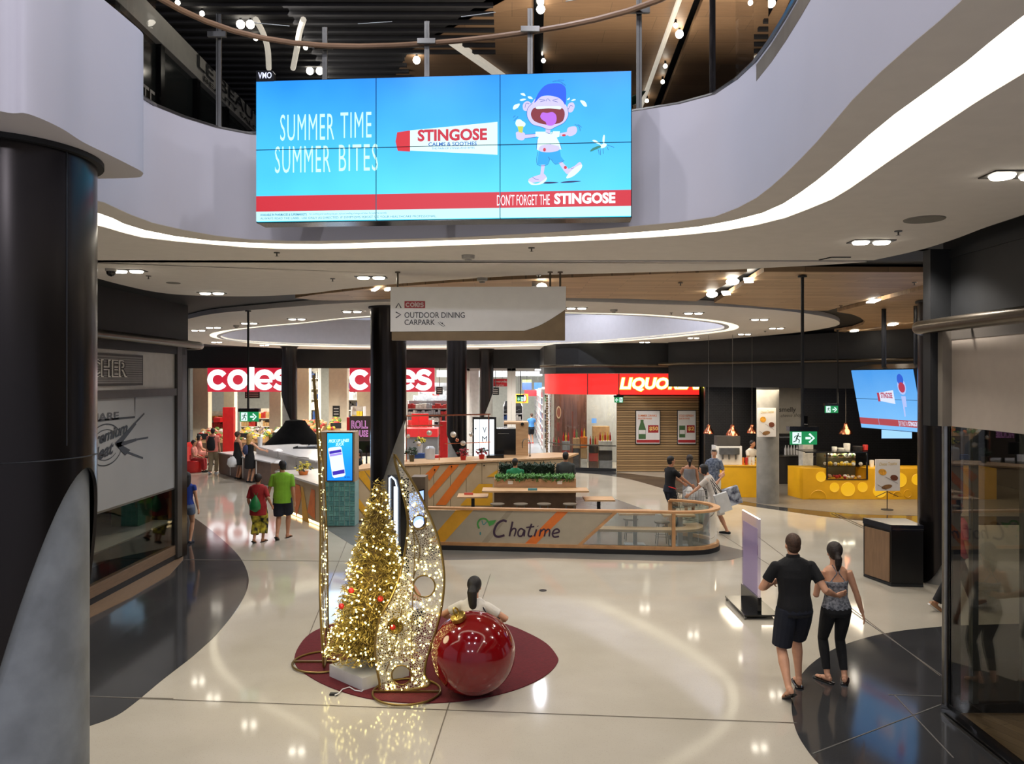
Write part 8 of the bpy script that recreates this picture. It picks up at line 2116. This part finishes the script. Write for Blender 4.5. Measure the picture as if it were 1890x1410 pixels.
# trolley group
p8, J8 = person('man in black t-shirt and glasses pushing a shopping trolley', (on(1236, 19.0, 0).x, 19.0, 0), -1.25, h=1.76, hair=hair_b, hairstyle='short', skin=skin2, lean=(0, .06), hands={-1: (-.2, .50, 1.02), 1: (.2, .52, 1.0)}, elbow={-1: (-.3, -1, -.4), 1: (.3, -1, -.4)},
    feet={-1: (-.09, .1, .085), 1: (.09, -.15, .1)}, top=dict(type='tee', mat=polo, hem=.84, sleeve=.6), bottom=dict(type='shorts', mat=shortsn, len=.95, ease=.03), shoes=('shoe', fabb), vox=.012)
m = MB(); c = J8['hc'] + V((0, .095, .012))
m.tube([c + V((-.055, -.01, 0)), c + V((.055, -.01, 0))], .004, 5); lpart(m, 'glasses', black_m, p8)
person('woman in long grey racerback dress behind the trolley, seen from behind', (on(1273, 20.3, 0).x, 20.3, 0), -.2, h=1.66, female=True, hair=hair_dk, hairstyle='ponytail', skin=skin2, hands={-1: (-.25, .3, 1.02), 1: (.25, .05, .84)}, top=dict(type='dress', mat=mat('dress_grey', (126, 124, 126), .9), strappy=True, hem=.35, wide=.2, name='grey_dress'), shoes=('shoe', fabb), vox=.013)
wd = mat('dress_white', (206, 198, 188), .9, var=.05, bump=.2)
p9, J9 = person('woman in loose white dress leaning over the trolley with tote bags', (on(1318, 18.2, 0).x, 18.3, 0), 1.15, h=1.66, female=True, hair=hair_b, hairstyle='bob', lean=(0, .38), hip=(0, -.05, .93), head=(0, .05),
    hands={-1: (-.30, .55, .94), 1: (.42, -.12, 1.33)}, elbow={-1: (-.4, -.8, -.6), 1: (.4, 0, -1)}, feet={-1: (-.12, .22, .085), 1: (.10, -.32, .09)},
    top=dict(type='dress', mat=wd, hem=.50, wide=.27, sleeve=.75, name='white_dress'), shoes=('shoe', fabb), vox=.012, build=1.1)
t = thing('tote_bag', 'white tote bag with black straps on the shoulder of the woman in white', 'bag', (on(1338, 17.9, 0).x, 17.9, .9))
c = on(1334, 17.75, 0); 
m = MB(); R = Matrix.Rotation(math.radians(-18), 3, 'Y'); m.box((c.x, 17.75, .82), (.30, .12, .42), M=R); m.build('bag_body', mat('tote_white', (206, 206, 204), .5), t)
m = MB(); m.tube([V((c.x - .16, 17.72, 1.0)), V((c.x - .26, 17.85, 1.32)), V((c.x - .04, 17.75, 1.04))], .012, 6); m.tube([V((c.x - .12, 17.8, 1.0)), V((c.x - .2, 17.95, 1.34)), V((c.x + .0, 17.82, 1.04))], .012, 6); m.build('strap', black_m, t)
t = thing('tote_bag', 'dark blue and white patterned bag carried beside the white tote', 'bag', (on(1356, 17.95, 0).x, 17.95, .8))
m = MB(); c = on(1352, 18.0, 0); m.box((c.x, 18.05, .92), (.36, .16, .40), M=R); m.build('bag_body', mat('tote_pattern', (30, 34, 60), .5, col2=(190, 196, 206), scale=7), t)
person('woman in striped shirt and dark sunglasses behind the woman in white', (on(1318, 21.6, 0).x, 21.6, 0), PI - .3, h=1.70, female=True, hair=hair_gr, hairstyle='short', hands={-1: (-.2, .25, 1.05), 1: (.26, .25, 1.05)}, top=dict(type='tee', mat=mat('shirt_check', (120, 130, 146), .9, col2=(60, 70, 90), scale=20), hem=.84, sleeve=.8, loose=.02), bottom=dict(type='pants', mat=mat('trousers_cream', (190, 184, 172), .9), name='trousers'), shoes=('shoe', fabb), vox=.014)
sg = bpy.data.objects['person']; lastp = [o for o in bpy.data.objects if o.name.startswith('person') and o.get('label', '').startswith('woman in striped')][0]
m = MB(); m.bbox(-.062, .085, 1.635, .062, .10, 1.66); lpart(m, 'sunglasses', blackgloss, lastp, False)
person('barista in white t-shirt working behind the yellow coffee counter', (on(1384, 25.0, 0).x, 25.0, 0), PI + .6, h=1.68, hair=hair_b, hairstyle='short', skin=skin2, lean=(0, .12), head=(0, .03), hands={-1: (-.18, .4, 1.1), 1: (.18, .38, 1.05)}, top=dict(type='tee', mat=fabw, hem=.84), bottom=dict(type='pants', mat=fabb, name='trousers'), vox=.016)
# trolley
t = thing('shopping_trolley', 'steel wire shopping trolley loaded with white bags behind the barrier', 'trolley', (on(1270, 18.9, 0).x, 18.9, 0), .25)
m = MB()
tw = .003
def wire(a, b, r=.004): m.tube([V(a), V(b)], r, 5)
for i in range(12):
    u = i / 11; x = -.38 + .8 * u; w0 = .27 - .05 * u; zb = .55 + .04 * u
    wire((x, -w0, zb), (x + .02, -w0 - .02, .95)); wire((x, w0, zb), (x + .02, w0 + .02, .95)); wire((x, -w0, zb), (x, w0, zb))
for z_ in (.56, .68, .80, .95):
    wire((-.38, -.29, z_), (.44, -.24, z_), .006); wire((-.38, .29, z_), (.44, .24, z_), .006); wire((.44, -.24, z_), (.44, .24, z_), .006); wire((-.38, -.29, z_), (-.38, .29, z_), .006)
stuff(m.build('wire_basket', steel, t, local=True))
m = MB(); wire((-.46, -.28, 1.02), (-.46, .28, 1.02), .014); m.build('push_handle', redm, t, local=True)
for y in (-.26, .26):
    m = MB(); m.tube([V((-.46, y, 1.02)), V((-.40, y, .9)), V((-.30, y, .3)), V((.42, y * .8, .16)), V((.44, y * .8, .12))], .011, 6); m.tube([V((-.30, y, .3)), V((-.42, y, .12))], .011, 6); m.build('side_frame', steel, t, local=True)
for x, y in ((-.42, -.26), (-.42, .26), (.44, -.2), (.44, .2)): MB().cyl((x, y - .015, .065), (x, y + .015, .065), .057, seg=14).build('wheel', black_m, t, local=True)
for i, (dx, dy, l) in enumerate([(.0, -.05, 'crumpled white plastic bag at the front of the trolley'), (.28, .05, 'smaller white plastic bag at the back of the trolley')]):
    bx_ = V((on(1270, 18.9, 0).x + dx, 18.9 + dy, .60)); tt = thing('plastic_bag', l, 'bag', tuple(bx_))
    mm = MB(); mm.loft([bx_, bx_ + V((0, 0, .1)), bx_ + V((0, 0, .3)), bx_ + V((.03, 0, .42))], [(.1, .1), (.16, .15), (.14, .13), (.04, .03)], 14); mm.build('bag_body', MATS['bag_white'] if 'bag_white' in MATS else whiteg, tt, smooth=True)
# person striding behind the right glass
person('person in pink shirt striding past, seen through the right shop glass', (on(1766, 12.3, 0).x, 12.3, 0), -PI / 2 + .1, h=1.72, female=True, hair=hair_dk, hairstyle='bob', skin=skin2, feet={-1: (-.08, .36, .1, 0, 1, .2), 1: (.08, -.40, .14, 0, .8, -.6)}, top=dict(type='tee', mat=mat('shirt_rose', (214, 92, 96), .85), hem=.84, sleeve=.8, loose=.02), bottom=dict(type='pants', mat=fabb, name='trousers'), shoes=('shoe', mat('shoe_tan', (160, 120, 86), .6)), vox=.014)
